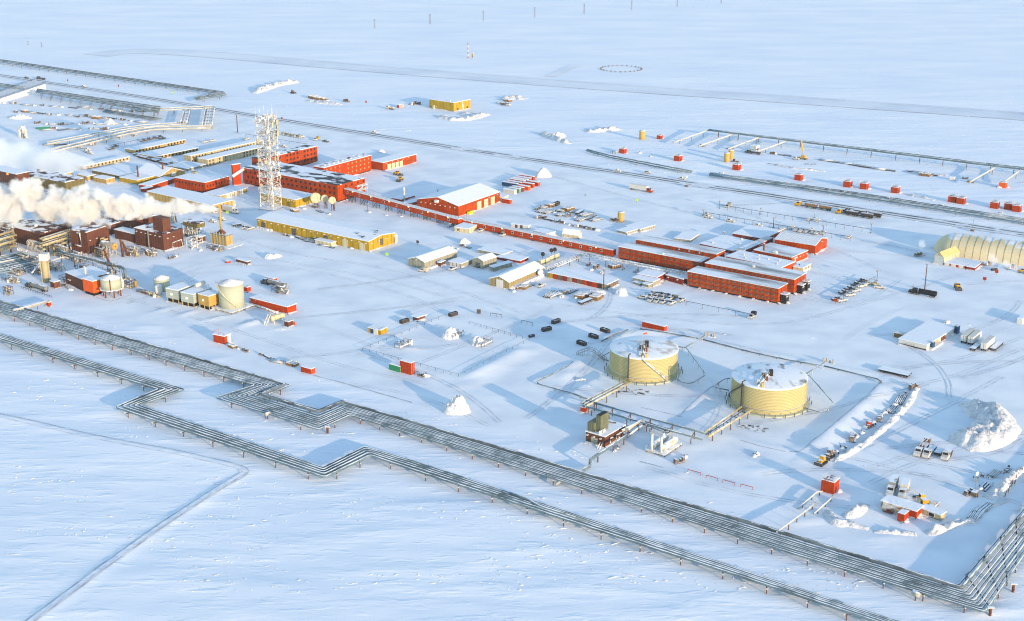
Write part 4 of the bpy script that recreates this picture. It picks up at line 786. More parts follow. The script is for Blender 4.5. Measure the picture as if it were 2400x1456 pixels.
b = bld('bunkhouse', 'far left tan bunkhouse with a single row of dark windows', (316, 361.5), 352.6, (291, 348.8), (434, 327.5), 'tan', 'roof snow', base=.7, cat='bunkhouse'); wins_right(b, 16, b.h * .62, .04, .97, 1.4, 1.4, 'black', 'glass dark', skip=(8, 9)); lights(b, 'R', 1, b.h - 1, .6, .6)
b = bld('bunkhouse', 'snow-roofed tan bunkhouse between the far left one and the two-storey block', (362, 376), 368, (312, 362), (464.6, 347), 'tan', 'roof snow', base=.7, cat='bunkhouse'); wins_right(b, 12, b.h * .6, .1, .97, 1.4, 1.4, 'black', 'glass dark')
b = bld('bunkhouse', 'two-storey tan bunkhouse with an orange-lit upper row under the roof', (448, 384), 365.5, (425.6, 363.6), (620, 328.5), 'beige', 'roof snow', base=.5, cat='bunkhouse'); wins_right(b, 24, b.h * .76, .03, .97, 1.1, 1.5, 'window frame', 'glass dark', skip=(5, 7, 8, 9)); wins_right(b, 8, b.h * .3, .02, .3, 1.1, 1.5, 'window frame', 'glass dark')
b = bld('bunkhouse', 'two-storey tan bunkhouse nearest the lattice tower', (487, 391), 374.8, (466, 370), (618, 344), 'beige', 'roof snow', base=.5, cat='bunkhouse')
for z in (.3, .74): wins_right(b, 18, b.h * z, .04, .97, 1.1, 1.5, 'window frame', 'glass dark', skip=(2, 4, 6, 7, 8, 9, 10))
b = bld('bunkhouse', 'pale tan low bunkhouse fading into the drifting steam', (195, 399), 390, (180, 387), (303, 368), 'beige', 'roof snow', base=.5, cat='bunkhouse'); wins_right(b, 12, b.h * .6, .1, .95, 1.3, 1.2, 'window frame', 'glass dark')
b = bld('link_roof', 'dark roofed link building between the bunkhouses and the gabled hall', (394, 389), 384, (318, 364), (412, 379), 'brown', 'roof brown', cat='building')
b = bld('link_roof', 'small dark roof behind the tan gabled hall', (345, 372), 368, (312, 360), (358, 362), 'brown', 'roof brown', cat='building')
b = bld('link_roof', 'flat snow roof between the gabled hall and the two-storey bunkhouses', (440, 402), 396, (392, 388), (480, 385), 'grey green', 'roof snow', cat='building')
b = bld('link_roof', 'broad flat snow roof left of the boiler house', (283, 421), 413, (215, 399), (330, 394), 'olive', 'roof snow', cat='building')
b = bld('generator_hall', 'far yellow building alone beyond the road', (1063, 262), 241.4, (1006, 232.7), (1096.6, 232.7), 'yellow', 'roof snow', cat='building', base=.3); lights(b, 'L', 2, 2.0, .15, .3); doors(b, 'R', (.25, .8), 1.6, 2.4, 'glass dark'); mb = MB(); [mb.tube([(b.X * f, -.4, 0), (b.X * f, -.4, b.h * .9)], .3, 6) for f in (.5, .56)]; mb.build('ladder', 'rime steel', b.root); onroof(b, 'vent', .1, .8, .5, .5, 1.2, 'pale steel', 'cyl')
mb = MB(); mb.box(-1.4, -.05, b.Y * .8 - .9, b.Y * .8 + .9, 0, 3); mb.build('porch', 'cream', b.root)
# ================================================================== TANKS, TOWER, PLANT
def lathe(mb, prof, n=48, mi=0):
    k = len(prof); vs = [(r * math.cos(2 * math.pi * j / n), r * math.sin(2 * math.pi * j / n), z) for r, z in prof for j in range(n)]
    return mb.add(vs, [(i * n + j, i * n + (j + 1) % n, (i + 1) * n + (j + 1) % n, (i + 1) * n + j) for i in range(k - 1) for j in range(n)], mi)
def tank_at(near, r):
    p = at(*near); d = Vector((p.x, p.y)).normalized(); return Vector((p.x + d.x * r, p.y + d.y * r, 0))
def rim_dir(px, c, z):                                    # angle on the rim nearest to a photograph point
    q = at(px[0], px[1], z); return math.atan2(q.y - c.y, q.x - c.x)
def big_tank(label, near, yrim, rpx, roofm, stair, pipe_px, deck, cap):
    p = at(*near); r = rpx / (F / (p - Vector((0, 0, H))).length); c = tank_at(near, r); h = rise(near, yrim)
    root = thing('storage_tank', label, 'storage tank', c, 0, 'cream storage tanks'); mb = MB(); prof = [(r + .0, -.3)]; nb = 18
    for k in range(nb):
        z0 = h * k / nb; z1 = h * (k + 1) / nb; prof += [(r, z0), (r, z1 - .2), (r - .1, z1 - .17), (r - .1, z1 - .03)]
    lathe(mb, prof, 72); n72 = 72
    for q in range(len(mb.m)):
        if (q // n72) % 4 in (2, 3): mb.m[q] = 1
    sh = mb.build('shell', ['tank cream', 'tank seam'], root, False)
    mb = MB(); lathe(mb, [(r + .12, h - .15), (r + .12, h + .25), (r - .3, h + .35), (r * .6, h + .9), (r * .25, h + 1.35), (.01, h + 1.5)], 64); mb.build('roof', roofm, root, True)
    mb = MB(); lathe(mb, [(r + 1.5, -.6), (r + 1.5, .55), (r + .02, .75)], 48); mb.build('base_ring', 'tank green', root)
    mb = MB(); lathe(mb, [(r + .02, 2.2), (r + .2, 2.2), (r + .2, 2.45), (r + .02, 2.45)], 48); mb.build('stiffener', 'steel', root)
    a0, a1 = stair; mb = MB(); pts = [((r + .7) * math.cos(a0 + (a1 - a0) * k / 14), (r + .7) * math.sin(a0 + (a1 - a0) * k / 14), h * (1 - k / 14) + .2) for k in range(15)]
    mb.tube(pts, .28, 4); mb.tube([(x * 1.03, y * 1.03, z + 1) for x, y, z in pts], .07, 4); mb.build('stair', 'rime steel' if cap else 'dark steel', root)
    for px in pipe_px:
        a = rim_dir(px, c, 0); x, y = (r + .6) * math.cos(a), (r + .6) * math.sin(a); mb = MB(); mb.tube([(x * .9, y * .9, h + 1.6), (x, y, h + 1.4), (x, y, h + .6), (x, y, .6)], .33, 7); mb.build('pipe', 'dark steel', root, True)
    ax = Vector((math.cos(deck), math.sin(deck), 0)); sd = Vector((-ax.y, ax.x, 0)); mb = MB()
    for s in (-.9, .9):
        for hh in (.3, 1.4): mb.beam(ax * (r * .97) + sd * s + Vector((0, 0, h + .5 + hh)), ax * (r * .1) + sd * s + Vector((0, 0, h + 1.5 + hh)), .09)
    mb.beam(ax * (r * .97) + Vector((0, 0, h + .8)), ax * (r * .1) + Vector((0, 0, h + 1.8)), .5); mb.build('walkway', 'rime steel', root)
    for k, (f, s, w_, hh, mt) in enumerate(((.16, 1.2, 1.4, 2.6, 'black'), (.3, -1.2, 1.2, 2.0, 'dark steel'), (.5, 1.0, 1.2, 1.6, 'rust'), (.78, -1.0, 1.3, 1.6, 'pale steel'), (.9, 1.4, 1.0, 1.8, 'tank tan'))):
        q = ax * (r * f) + sd * s; mb = MB(); zz = h + 1.4 - f; mb.box(q.x - w_ / 2, q.x + w_ / 2, q.y - w_ / 2, q.y + w_ / 2, zz - .4, zz + hh); mb.build('roof_vent', mt, root)
    for k in range(26):
        a = 2 * math.pi * k / 26 + .1; q = Vector(((r + 2.2) * math.cos(a), (r + 2.2) * math.sin(a), 0)); L = zg(c.x + q.x, c.y + q.y)
        if k % 7 == 3: continue
        mb = MB(); mb.cyl(q.x, q.y, L - .5, L + 1.7, .16, n=5); mb.build('post', 'dark steel', root)
    return c, r, h, root
c, r, h, ro = big_tank('far cream storage tank with a long straight stair down its front', (1507, 900), 843, 80.5, 'roof tank', (R(-97), R(-52)), [(1473, 896)], R(-98), True)
mb = MB(); mb.tube([(-.5, 2, h + 1.4), (-.5, 2, h + 6)], .08, 5); mb.add([(-.5, 2, h + 5), (1.3, 2.2, h + 5.5), (1.3, 2.2, h + 6.2), (-.5, 2, h + 5.8), (-.5, 2.06, h + 5), (1.3, 2.26, h + 5.5), (1.3, 2.26, h + 6.2), (-.5, 2.06, h + 5.8)], [(0, 1, 2, 3), (7, 6, 5, 4), (0, 4, 5, 1), (1, 5, 6, 2), (2, 6, 7, 3), (3, 7, 4, 0)], 1); mb.build('wind_sock', ['pale steel', 'orange'], ro)
big_tank('near cream storage tank with dark bare patches on its roof', (1798, 976), 914, 87.5, 'roof tank dark', (R(-140), R(-200)), [(1741, 962)], R(-118), False)
for px, lb in (((1662, 789), 'valve skid at the back of the dike right of the far tank'), ((1940, 851), 'valve skid at the back of the dike right of the near tank')):
    root = thing('valve_skid', lb, 'skid', at(*px), R(UDIR), 'valve skids of the tank dike'); mb = MB(); mb.box(-3, 3, -.8, .8, -.3, .35); mb.build('base', 'rime steel', root)
    for k, x in enumerate((-2.2, -.6, 1, 2.4)): mb = MB(); mb.cyl(x, 0, .3, 1.5 + (k % 2) * .6, .3, n=6); mb.build('valve', 'tan' if k != 2 else 'dark steel', root)
root = thing('stile', 'steel footbridge over the dike left of the far tank', 'footbridge', at(1385, 838), R(-35)); mb = MB()
for s in (-.8, .8):
    for dz in (0, 1.1): mb.tube([(-7, s, .2 + dz), (-1.5, s, 3.2 + dz), (1.5, s, 3.2 + dz), (7.5, s, .2 + dz)], .1, 4)
    for x in (-7, -4, -1.5, 1.5, 4.5, 7.5): mb.beam((x, s, -.4), (x, s, max(.2, 3.2 - max(0, abs(x) - 1.5) * .54) + 1.1), .09)
mb.build('rail', 'steel', root); mb = MB(); mb.add([(-7, -.8, .2), (-7, .8, .2), (-1.5, .8, 3.2), (-1.5, -.8, 3.2), (1.5, -.8, 3.2), (1.5, .8, 3.2), (7.5, .8, .2), (7.5, -.8, .2)], [(0, 1, 2, 3), (3, 2, 5, 4), (4, 5, 6, 7)]); mb.build('step', 'rime steel', root)
# red shack at the tank pipes, pump house, heater skid
b = bld('pump_house', 'brown pump house with a green cooling tower on its snowy roof', (1417, 1050), 1024.5, (1373, 1011.7), (1465.6, 996.8), 'brown', 'roof snow', cat='pump house'); doors(b, 'L', (.45,), 3, 3, 'grey siding'); lights(b, 'L', 3, b.h - 1.2, .1, .8)
mb = MB(); mb.box(.5, b.X * .45, b.Y * .62, b.Y * .97, b.h + .2, b.h + 3.8); o = mb.build('cooling_tower', 'olive tower', b.root)
mb = MB(); mb.box(b.X * .12, b.X * .5, b.Y * .36, b.Y * .615, b.h + .2, b.h + 7.0); mb.box(b.X * .12 + .25, b.X * .5 - .25, b.Y * .36 + .25, b.Y * .615 - .25, b.h + 7.0, b.h + 7.05, 1); mb.build('cooling_tower', ['olive tower', 'black'], b.root)
mb = MB(); [mb.tube([(.3 + k * 1.1, b.Y * .3, b.h), (.3 + k * 1.1, b.Y * .3, b.h + 1.6)], .35, 6) for k in range(4)]; mb.build('vent', 'rime steel', b.root)
mb = MB(); mb.tube([(b.X * .6, b.Y * .9, b.h + .5), (b.X * .8, b.Y * .75, b.h + .9), (b.X * .9, b.Y * .4, b.h + .6)], .3, 6); mb.build('pipe', 'dark steel', b.root, True)
mb = MB(); [mb.tube([(b.X * f, -.7, b.h * .3), (b.X * f, -.7, b.h * .7), (b.X * f + 1, -1.2, b.h * .75)], .3, 6) for f in (.2, .5, .62, .8)]; mb.build('exhaust_pipe', 'rime steel', b.root)
mb = MB(); mb.beam((-2.4, .8, -.2), (-.1, .8, 2), .2); mb.beam((-2.4, 1.8, -.2), (-.1, 1.8, 2), .2); mb.build('step', 'rime steel', b.root)
root = thing('heater_skid', 'sunlit skid of two horizontal heater vessels with white stacks', 'heater skid', at(1556, 1052), R(VDIR)); mb = MB(); mb.box(-6.5, 6.5, -4, 4, .6, 1.1); mb.build('base', 'rime steel', root)
for y in (-2, 2):
    mb = MB(); mb.tube([(-5, y, 2.6), (-4.6, y, 2.6), (4.6, y, 2.6), (5, y, 2.6)], 1.25, 14); mb.build('vessel', 'rime steel', root, True); mb = MB(); mb.cyl(-5.6, y, .9, 7.4, .5, n=10); mb.build('chimney', 'white panel', root, True)
    mb = MB(); mb.ball((3.0, y, 4.2), .6, .6, .5); mb.build('valve', 'rime steel', root)
for x in (-6, -2, 2, 6):
    for y in (-3.8, 3.8): mb = MB(); mb.cyl(x, y, -.6, .62, .18, n=6); mb.build('leg', 'rust post', root)
mb = MB()
for x in (-6.4, 0, 6.4): mb.beam((x, 4, 1), (x, 4, 2.4), .09)
mb.beam((-6.4, 4, 2.4), (6.4, 4, 2.4), .09); mb.build('rail', 'pale steel', root)
for px, lb, sz in (((1371, 969), 'red shack at the corner of the tank pipes', (2.2, 1.8, 2.2)), ((114, 719), 'small dark red hut at the end of the pale branch pipe', (1.9, 1.7, 2.0)), ((580, 686), 'small red hut behind the tall cream tank', (3, 2.4, 2.6))):
    b = bld('hut', lb, px, 0, None, (px[0] + 5, px[1] - 3), 'red box', 'pile snow', cat='hut', Lm=sz[0], Rm=sz[1], h=sz[2], rz=54, slab=.35, over=.1)
# ---- lattice communications tower
N_, L_, R__ = at(641, 494), at(615, 488.5), at(663, 485); e1 = (R__ - N_).normalized(); e2 = (L_ - N_).normalized(); rz = math.atan2(e1.y, e1.x); S = ((R__ - N_).length + (L_ - N_).length) / 2 * .9
TH = rise((641, 494), 280); root = thing('lattice_tower', 'tall frosted white lattice communications tower with dishes on its platforms', 'tower', N_, rz)
def tp(i, z): k = .4 * z / TH; return Vector(((0 + k, S - k)[i in (1, 2)], (0 + k, S - k)[i in (2, 3)], z))
for i in range(4): mb = MB(); mb.tube([tp(i, -.5), tp(i, TH)], .27, 6); mb.build('leg', 'tower steel', root)
nb = 15
for i in range(4):
    j = (i + 1) % 4; mb = MB()
    for k in range(nb):
        z0, z1 = TH * k / nb, TH * (k + 1) / nb; mb.beam(tp(i, z1), tp(j, z1), .15); a, b_ = (i, j) if k % 2 else (j, i); mb.beam(tp(a, z0), tp(b_, z1), .13); mb.beam(tp(b_, z0), tp(a, z1), .09); mid = (tp(i, z1) + tp(j, z1)) / 2; mb.beam(mid, (tp(a, z0) + tp(a, z1)) / 2, .09)
    mb.build('bracing', 'tower steel', root)
mb = MB()
for x, y in ((S * .38, S * .35), (S * .62, S * .35), (S * .38, S * .6), (S * .62, S * .6)): mb.tube([(x, y, 0), (x, y, TH - 2)], .22, 5)
for k in range(30): z = TH * k / 30; mb.beam((S * .38, S * .35, z), (S * .62, S * .35, z), .1); mb.beam((S * .38, S * .6, z), (S * .38, S * .35, z), .1); mb.beam((S * .62, S * .35, z), (S * .62, S * .6, z + TH / 30), .1)
mb.build('ladder_cage', 'tower steel', root)
for zf in (.22, .36, .49, .60, .71, .83, .955):
    z = TH * zf; mb = MB(); mb.box(-.7, S + .7, -.7, S + .7, z, z + .2); o = mb.build('platform', 'tower steel', root); mb = MB()
    for q in range(4):
        P = [Vector((-.65, -.65, 0)), Vector((S + .65, -.65, 0)), Vector((S + .65, S + .65, 0)), Vector((-.65, S + .65, 0))]; a, b_ = P[q] + Vector((0, 0, z)), P[(q + 1) % 4] + Vector((0, 0, z))
        for hh in (.7, 1.3): mb.beam(a + Vector((0, 0, hh)), b_ + Vector((0, 0, hh)), .07)
        for f in (0, .25, .5, .75): mb.beam(a.lerp(b_, f), a.lerp(b_, f) + Vector((0, 0, 1.35)), .06)
    mb.build('railing', 'tower steel', o)
    for q in range(6):
        mb = MB(); f_ = rnd.uniform(.05, .85) * S; w_ = rnd.uniform(.5, 1.1); hh = rnd.uniform(1.2, 2.6)
        if q % 2: mb.box(f_, f_ + w_, -.5, .3, z + .2, z + .2 + hh)
        else: mb.box(-.5, .3, f_, f_ + w_, z + .2, z + .2 + hh)
        mb.build('equipment_box', 'tower steel' if q % 3 else 'steel', o)
def dish(parent, pos, r, d, name='antenna_dish', m_='cream', depth=.28):
    d = Vector(d).normalized(); q = d.to_track_quat('Z', 'Y').to_matrix().to_4x4(); mb = MB(); prof = [(.01, 0), (r * .5, r * depth * .25), (r, r * depth), (r * 1.0, r * depth - .12), (r * .5, r * depth * .25 - .14), (.01, -.15)]; lathe(mb, prof, 20)
    mb.v = [tuple(Vector(pos) + (q @ Vector(v))) for v in mb.v]; o = mb.build(name, m_, parent, True); mb = MB(); mb.beam(Vector(pos), Vector(pos) + d * r * .7, .09)
    mb.box(pos[0] + d.x * r * .7 - .18, pos[0] + d.x * r * .7 + .18, pos[1] + d.y * r * .7 - .18, pos[1] + d.y * r * .7 + .18, pos[2] + d.z * r * .7 - .18, pos[2] + d.z * r * .7 + .18); mb.build('feed_horn', 'pale steel', o); return o
for x, z, r_ in ((.25, .90, 1.7), (.78, .91, 1.8), (.3, .765, 1.8), (.8, .79, 1.9), (.85, .86, 1.2), (.35, .53, 1.3), (.7, .54, 1.2), (.3, .40, 1.1), (.75, .41, 1.1), (.5, .30, .9), (.85, .31, 1.0)): dish(root, (S * x, -1.0, TH * z + 2.0), r_ * 1.15, (.25, -1, .05))
for y, z, r_ in ((.8, .73, 1.4), (.3, .50, 1.2), (.8, .52, 1.2), (.8, .24, 1.1)): dish(root, (-1.0, S * y, TH * z + 2.0), r_, (-1, -.2, .05))
for x, y, hh in ((0, 0, 7), (S, 0, 5), (S, S, 6.5), (0, S, 7.5), (S * .5, .2, 9), (S * .5, S, 5), (S * .8, S * .2, 4)): mb = MB(); mb.cyl(x, y, TH - .5, TH + hh, .13, .08, n=5); mb.build('whip_antenna', 'tower steel', root)
for k in range(9): x, y, z = S * rnd.random(), S * rnd.random(), TH - .2; mb = MB(); w_ = .5 + rnd.random() * .5; mb.box(x - w_, x + w_, y - w_, y + w_, z, z + 1 + rnd.random() * 1.6); mb.build('equipment_box', 'tower steel', root)
mb = MB(); mb.box(-1.0, S + 1.0, -1.0, S + 1.0, -.5, .35); mb.build('base', 'junk', root)
# ---- three satellite dishes
for k, (px, base, rp, lb) in enumerate((((740, 463.6), (743, 489), 12.3, 'largest white satellite dish, leftmost of the three beside the tower'), ((760.8, 464.8), (763.5, 489), 8.6, 'middle white satellite dish of the three beside the tower'), ((778.5, 469), (781, 494), 8.6, 'smaller white satellite dish nearest the red main building'))):
    B_ = at(*base); sc = F / (B_ - Vector((0, 0, H))).length; r_ = rp / sc; hz = rise(base, px[1]); root = thing('satellite_dish', lb, 'satellite dish', B_, 0, 'white satellite dishes')
    q = Vector((at(px[0], px[1], hz).x - B_.x, 0, hz)); dish(root, (q.x, -.8, q.z), r_, (.30, -1, .33), 'reflector', 'cream', .22); mb = MB()
    for x, y in ((-r_ * .4, 0), (r_ * .4, 0), (0, r_ * .5)): mb.cyl(x, y, -.5, hz, .2, n=6); mb.beam((x, y, .5), (q.x, .2, hz), .12)
    mb.build('mast', 'rust post', root)
# ---- process plant at left
def proc(name, label, *a, **k): return bld(name, label, *a, **k)
b1 = bld('process_hall', 'long brown process hall at the left edge with snowy roof', (98, 585), 548, (-80, 504), None, 'brown', 'roof brown', Rm=15, cat='building'); onroof(b1, 'roof_vent', .5, .8, 1.5, 1.5, 1.2, 'rime steel')
b2 = bld('process_hall', 'brown windowless block with a white pipe hooked on its side', (208, 597), 545, (169.7, 536.7), (254, 528.4), 'brown', 'roof brown', cat='building')
mb = MB(); mb.tube([(-.6, b2.Y * .55, b2.h - .8), (-.8, b2.Y * .35, b2.h - .8), (-.8, b2.Y * .32, b2.h * .35), (-.8, b2.Y * .7, b2.h * .38)], .45, 7); mb.build('pipe', 'rime steel', b2.root, True); lights(b2, 'R', 2, b2.h * .6, .1, .4)
b3 = bld('process_hall', 'tall brown building with a square brown stack housing on its roof', (384.8, 590), 549.7, (315, 534), (431, 537.7), 'brown', 'roof brown', cat='building'); lights(b3, 'L', 6, b3.h * .82, .08, .9); lights(b3, 'R', 2, b3.h * .7, .2, .5)
mb = MB(); mb.box(b3.X * .18, b3.X * .56, b3.Y * .1, b3.Y * .45, b3.h + .1, b3.h + 7.8); mb.build('stack_housing', 'brown', b3.root)
mb = MB(); mb.tube([(-.5, b3.Y * .5, 0), (-.5, b3.Y * .5, b3.h + .6)], .35, 6); mb.build('pipe', 'steel', b3.root); mb = MB(); mb.tube([(b3.X * .4, -.8, .8), (b3.X * .4, -.8, b3.h * .4), (b3.X * .85, -.8, b3.h * .45), (b3.X * .9, -.8, .2)], .25, 6); mb.build('pipe', 'rime steel', b3.root)
b = bld('process_hall', 'low brown link building with a strip of snow on its roof', (316, 571), 549, (268, 538), None, 'brown', 'roof snow', Rm=6, cat='building')
b = bld('process_hall', 'brown hall behind the steam with a sunlit end wall', (262, 552), 527, None, (334, 504), 'brown', 'roof brown', Lm=22, cat='building'); b = bld('process_hall', 'brown cube right of the hall in the steam', (349, 533), 509, (331, 504), (364, 503), 'brown', 'roof brown', cat='building')
b = bld('process_hall', 'brown hall in the steam above the long left hall', (104, 560), 536, None, (167, 519), 'brown', 'roof brown', Lm=24, cat='building')
b = bld('process_hall', 'tall brown hall with orange lamps at the far left edge', (43, 453), 409, (-40, 392), (64, 402), 'brown', 'roof snow', cat='building')
for f in (.3, .75): mb = MB(); x = b.Y * (1 - f); mb.box(-.6, -.02, x - .4, x + .4, b.h - 1.3, b.h - .5); mb.build('wall_lamp', 'lamp orange', b.root)
b = bld('process_hall', 'long olive hall behind the steam cloud', (155, 452), 428, (45, 408), None, 'olive', 'roof brown', Rm=16, cat='building')
b = bld('process_hall', 'low black-roofed shed in front of the olive hall', (72, 462), 446, (22, 436), None, 'black', 'roof dark', Rm=9, cat='building')
for px, yt, L, Rr, lb in (((249, 432), 421, (219, 415.5), (262, 415), 'small tan box building above the steam'), ((205, 424), 414, (180, 408), (215, 408), 'small tan shed with snow roof above the steam'), ((150, 416), 408, (128, 404), (162, 402), 'small pale box among the far plant roofs')): bld('plant_shed', lb, px, yt, L, Rr, 'tan', 'roof snow', cat='shed')
b = bld('plant_annex', 'small brown annex with sunlit corner against the long left hall', (103, 575), 560, (72, 552), (112, 556), 'brown', 'roof brown', cat='annex')
for k, (z, a, lb) in enumerate(((3, ((100, 588), (172, 566), (92, 583), (162, 561)), 'lowest'), (6, ((100, 578), (172, 556), (92, 573), (162, 551)), 'middle'), (9, ((100, 566), (172, 544), (92, 561), (162, 539)), 'uppermost'))):
    bundle('pipe_rack', lb + ' tier of tan pipes between the two brown halls', [a[2], a[3]], [a[0], a[1]], [(0, .35, 'plant pipe'), (.3, .5, 'plant pipe'), (.6, .3, 'pipe pale'), (1, .6, 'plant pipe')], z, 7, 'rust post', .4, 0, 'pipe rack', 'pale steel', group='tiers of pipes between the halls')
for k, z in enumerate((2.5, 5.5, 8.5)):
    d_ = -z * 4.0; bundle('pipe_rack', ('lowest', 'middle', 'uppermost')[k] + ' tier of thick tan pipes at the left edge of the plant', [(-50, 602 + d_), (30, 578 + d_)], [(-40, 612 + d_), (36, 588 + d_)], [(0, .6, 'plant pipe'), (.5, .4, 'plant pipe'), (1, .7, 'plant pipe')], z, 7, 'rust post', .4, 0, 'pipe rack', 'plant pipe', group='tiers of pipes at the left edge')
bundle('pipe_rack', 'many snow-topped pipes running to the plant at the left edge', [(-40, 610), (60, 592)], [(-30, 650), (95, 622)], [(q / 8, .35 + .15 * (q % 2), 'pipe lagging' if q % 3 else 'pipe pale') for q in range(9)], 1.8, 9, 'rust post', .3, 0, 'pipe rack')
root = thing('manifold', 'row of thin upright bent pipes in front of the long brown hall', 'manifold', at(85, 592), R(UDIR))
for k in range(12): x = -8 + k * 1.25; mb = MB(); mb.tube([(x, 3, 5.4 - .0 * k), (x, 1, 5.6), (x, .2, 5), (x, 0, -.3)], .22, 5); mb.build('pipe', 'pale steel', root, True)
root = thing('manifold', 'lower row of small bent pipes left of the upright pipes', 'manifold', at(54, 597), R(UDIR))
for k in range(8): x = -5 + k * 1.2; mb = MB(); mb.tube([(x, 2, 2.6), (x, .4, 2.8), (x, 0, 2.2), (x, 0, -.3)], .2, 5); mb.build('pipe', 'rime steel', root, True)
pipe_thing('conveyor_pipe', 'long dark raised pipe slanting from the pipe tiers to the tank on legs', [(134, 585), (150, 592), (286, 626), (293, 634), (294, 652)], [7.5, 7, 7, 7, 3.2], .8, 'pipe dark', .25, 12)
pipe_thing('conveyor_pipe', 'thin pipe beside the long dark raised pipe', [(136, 592), (284, 630), (289, 650)], [6, 6, 3], .3, 'rime steel')
root = thing('heat_exchanger', 'big grey horizontal drum with an orange end on a steel frame', 'heat exchanger', at(258, 597), R(UDIR)); z = 5.4; mb = MB(); mb.tube([(-6, 0, z), (-5.6, 0, z), (4.6, 0, z)], 2.0, 16); mb.build('drum', 'steel', root, True); mb = MB(); mb.tube([(4.6, 0, z), (5.1, 0, z)], 1.9, 18); mb.tube([(5.1, 0, z), (5.3, 0, z)], .4, 10, 1); mb.build('end_cap', ['module tan', 'rust'], root)
mb = MB()
for x in (-6, -3, 0, 3): mb.beam((x, -2, 0), (x, -2, z), .2); mb.beam((x, 2, 0), (x, 2, z), .2); mb.beam((x, -2, 0), (x + 3, -2, 3.4), .14)
mb.beam((-6, -2, 3.4), (5, -2, 3.4), .2); mb.beam((-6, 2, 3.4), (5, 2, 3.4), .2); mb.box(-6, 5, -3.4, -2, 1.2, 1.5); mb.build('frame', 'pale steel', root)
mb = MB()
for x in (-7, -4): mb.tube([(x, 0, z), (x, 0, z + 2.6), (x + 2, 1, z + 3)], .4, 6)
mb.build('pipe', 'plant pipe', root, True)
for px, lean, lb in (((288, 602), .5, 'upright rusty steel bent in front of the orange-ended drum'), ((300, 600), -1, 'slanting rusty steel leg right of the orange-ended drum'), ((256, 617), -1, 'dark slanting steel leg below the orange-ended drum')):
    root = thing('steel_bent', lb, 'support', at(*px), R(UDIR), 'rusty steel legs of the plant'); mb = MB(); mb.beam((-.5, 0, -.3), (-1.2 if lean > 0 else -4, 0, 10 if lean > 0 else 7.5), .45); mb.beam((.8, 0, -.3), (-.6 if lean > 0 else -3.4, 0, 10 if lean > 0 else 7.5), .45); mb.beam((-.9, 0, 5), (.2 if lean > 0 else -1.9, 0, 5), .2); mb.build('leg', 'rust', root)
mb = MB(); r_ = 1.95; c = tank_at((110.6, 663), r_); root = thing('column', 'tall tan process column with a pale box on top', 'column', c, 0); hh = rise((110.6, 663), 612); mb.cyl(0, 0, -.3, hh, r_, n=18); mb.build('shell', 'beige', root, True); mb = MB(); mb.box(-2.1, 2.1, -2.1, 2.1, hh, hh + 3.6); mb.build('cap', 'white panel', root)
for a in (-.5, 2.4, 3.6): mb = MB(); mb.tube([(2.3 * math.cos(a), 2.3 * math.sin(a), 0), (2.3 * math.cos(a), 2.3 * math.sin(a), hh)], .25, 6); mb.build('pipe', 'plant pipe', root)
mb = MB(); mb.box(-2.6, -2.2, -.5, .5, hh + .5, hh + 1.1); mb.build('beacon', 'lamp orange', root)
pipe_thing('loop_pipe', 'pale inverted-U pipe left of the tan column', [(75, 640), (75, 640), (98, 610), (104, 612)], [0, 4.5, 5, 5], .4, 'rime steel')
pipe_thing('loop_pipe', 'pale pipe from the tan column to the brown hall', [(120, 612), (152, 602), (160, 606)], [4.5, 4.5, 4.5], .35, 'pipe pale')
b = bld('box_hut', 'small rust-orange hut at the foot of the tan column', (128, 677), 662, (117, 659), (141, 659), 'rust', 'roof snow', cat='hut')
b = bld('treatment_shed', 'brown treatment shed with snow roof and two flues behind the orange block', (195, 683), 655, (156, 637.5), (243, 635.7), 'brown', 'roof snow', cat='building'); onroof(b, 'flue', .45, .45, .4, .4, 3.2, 'pale steel', 'cyl'); onroof(b, 'flue', .3, .75, .45, .45, 4.2, 'pale steel', 'cyl'); lights(b, 'L', 2, b.h * .5, .2, .3)
b = bld('orange_block', 'bright orange-red block raised on steel legs', (220.8, 695), 660, (193, 653.3), (237.5, 652.4), 'orange', 'roof snow', base=1.6, cat='building')
p = at(264, 700); rr = 23 / (F / (p - Vector((0, 0, H))).length); c = tank_at((264, 701), rr); root = thing('tank', 'cream tank with snow cone roof standing on rusty legs', 'tank', c, 0); mb = MB(); mb.cyl(0, 0, 4.6, 9.6, rr, n=28); mb.build('shell', 'tank green', root, True); mb = MB(); lathe(mb, [(rr + .1, 9.5), (rr + .1, 9.7), (.01, 11.4)], 28); mb.build('roof', 'pile snow', root, True)
mb = MB(); mb.cyl(0, 0, 4.1, 4.5, rr + 1.1, n=8); mb.build('platform', 'rime steel', root)
for a in range(6): x, y = rr * .85 * math.cos(a * 1.047), rr * .85 * math.sin(a * 1.047); mb = MB(); mb.cyl(x, y, -.5, 4.2, .35, n=6); mb.build('leg', 'rust', root)
mb = MB(); mb.beam((rr * .2, -rr - .1, 4.3), (rr * .2, -rr - .1, 10), .25); mb.build('ladder', 'rust', root); mb = MB(); [mb.tube([(rr + .5, k, 4.4), (rr + .6, k, 9.4 - k)], .25, 6) for k in (-1, 0, 1, 2)]; mb.build('pipe', 'rime steel', root)
mb = MB(); mb.obox((0, 0), rr * 2.5, rr * 2.5, R(VDIR), -.4, .15); mb.build('base', 'junk', root)
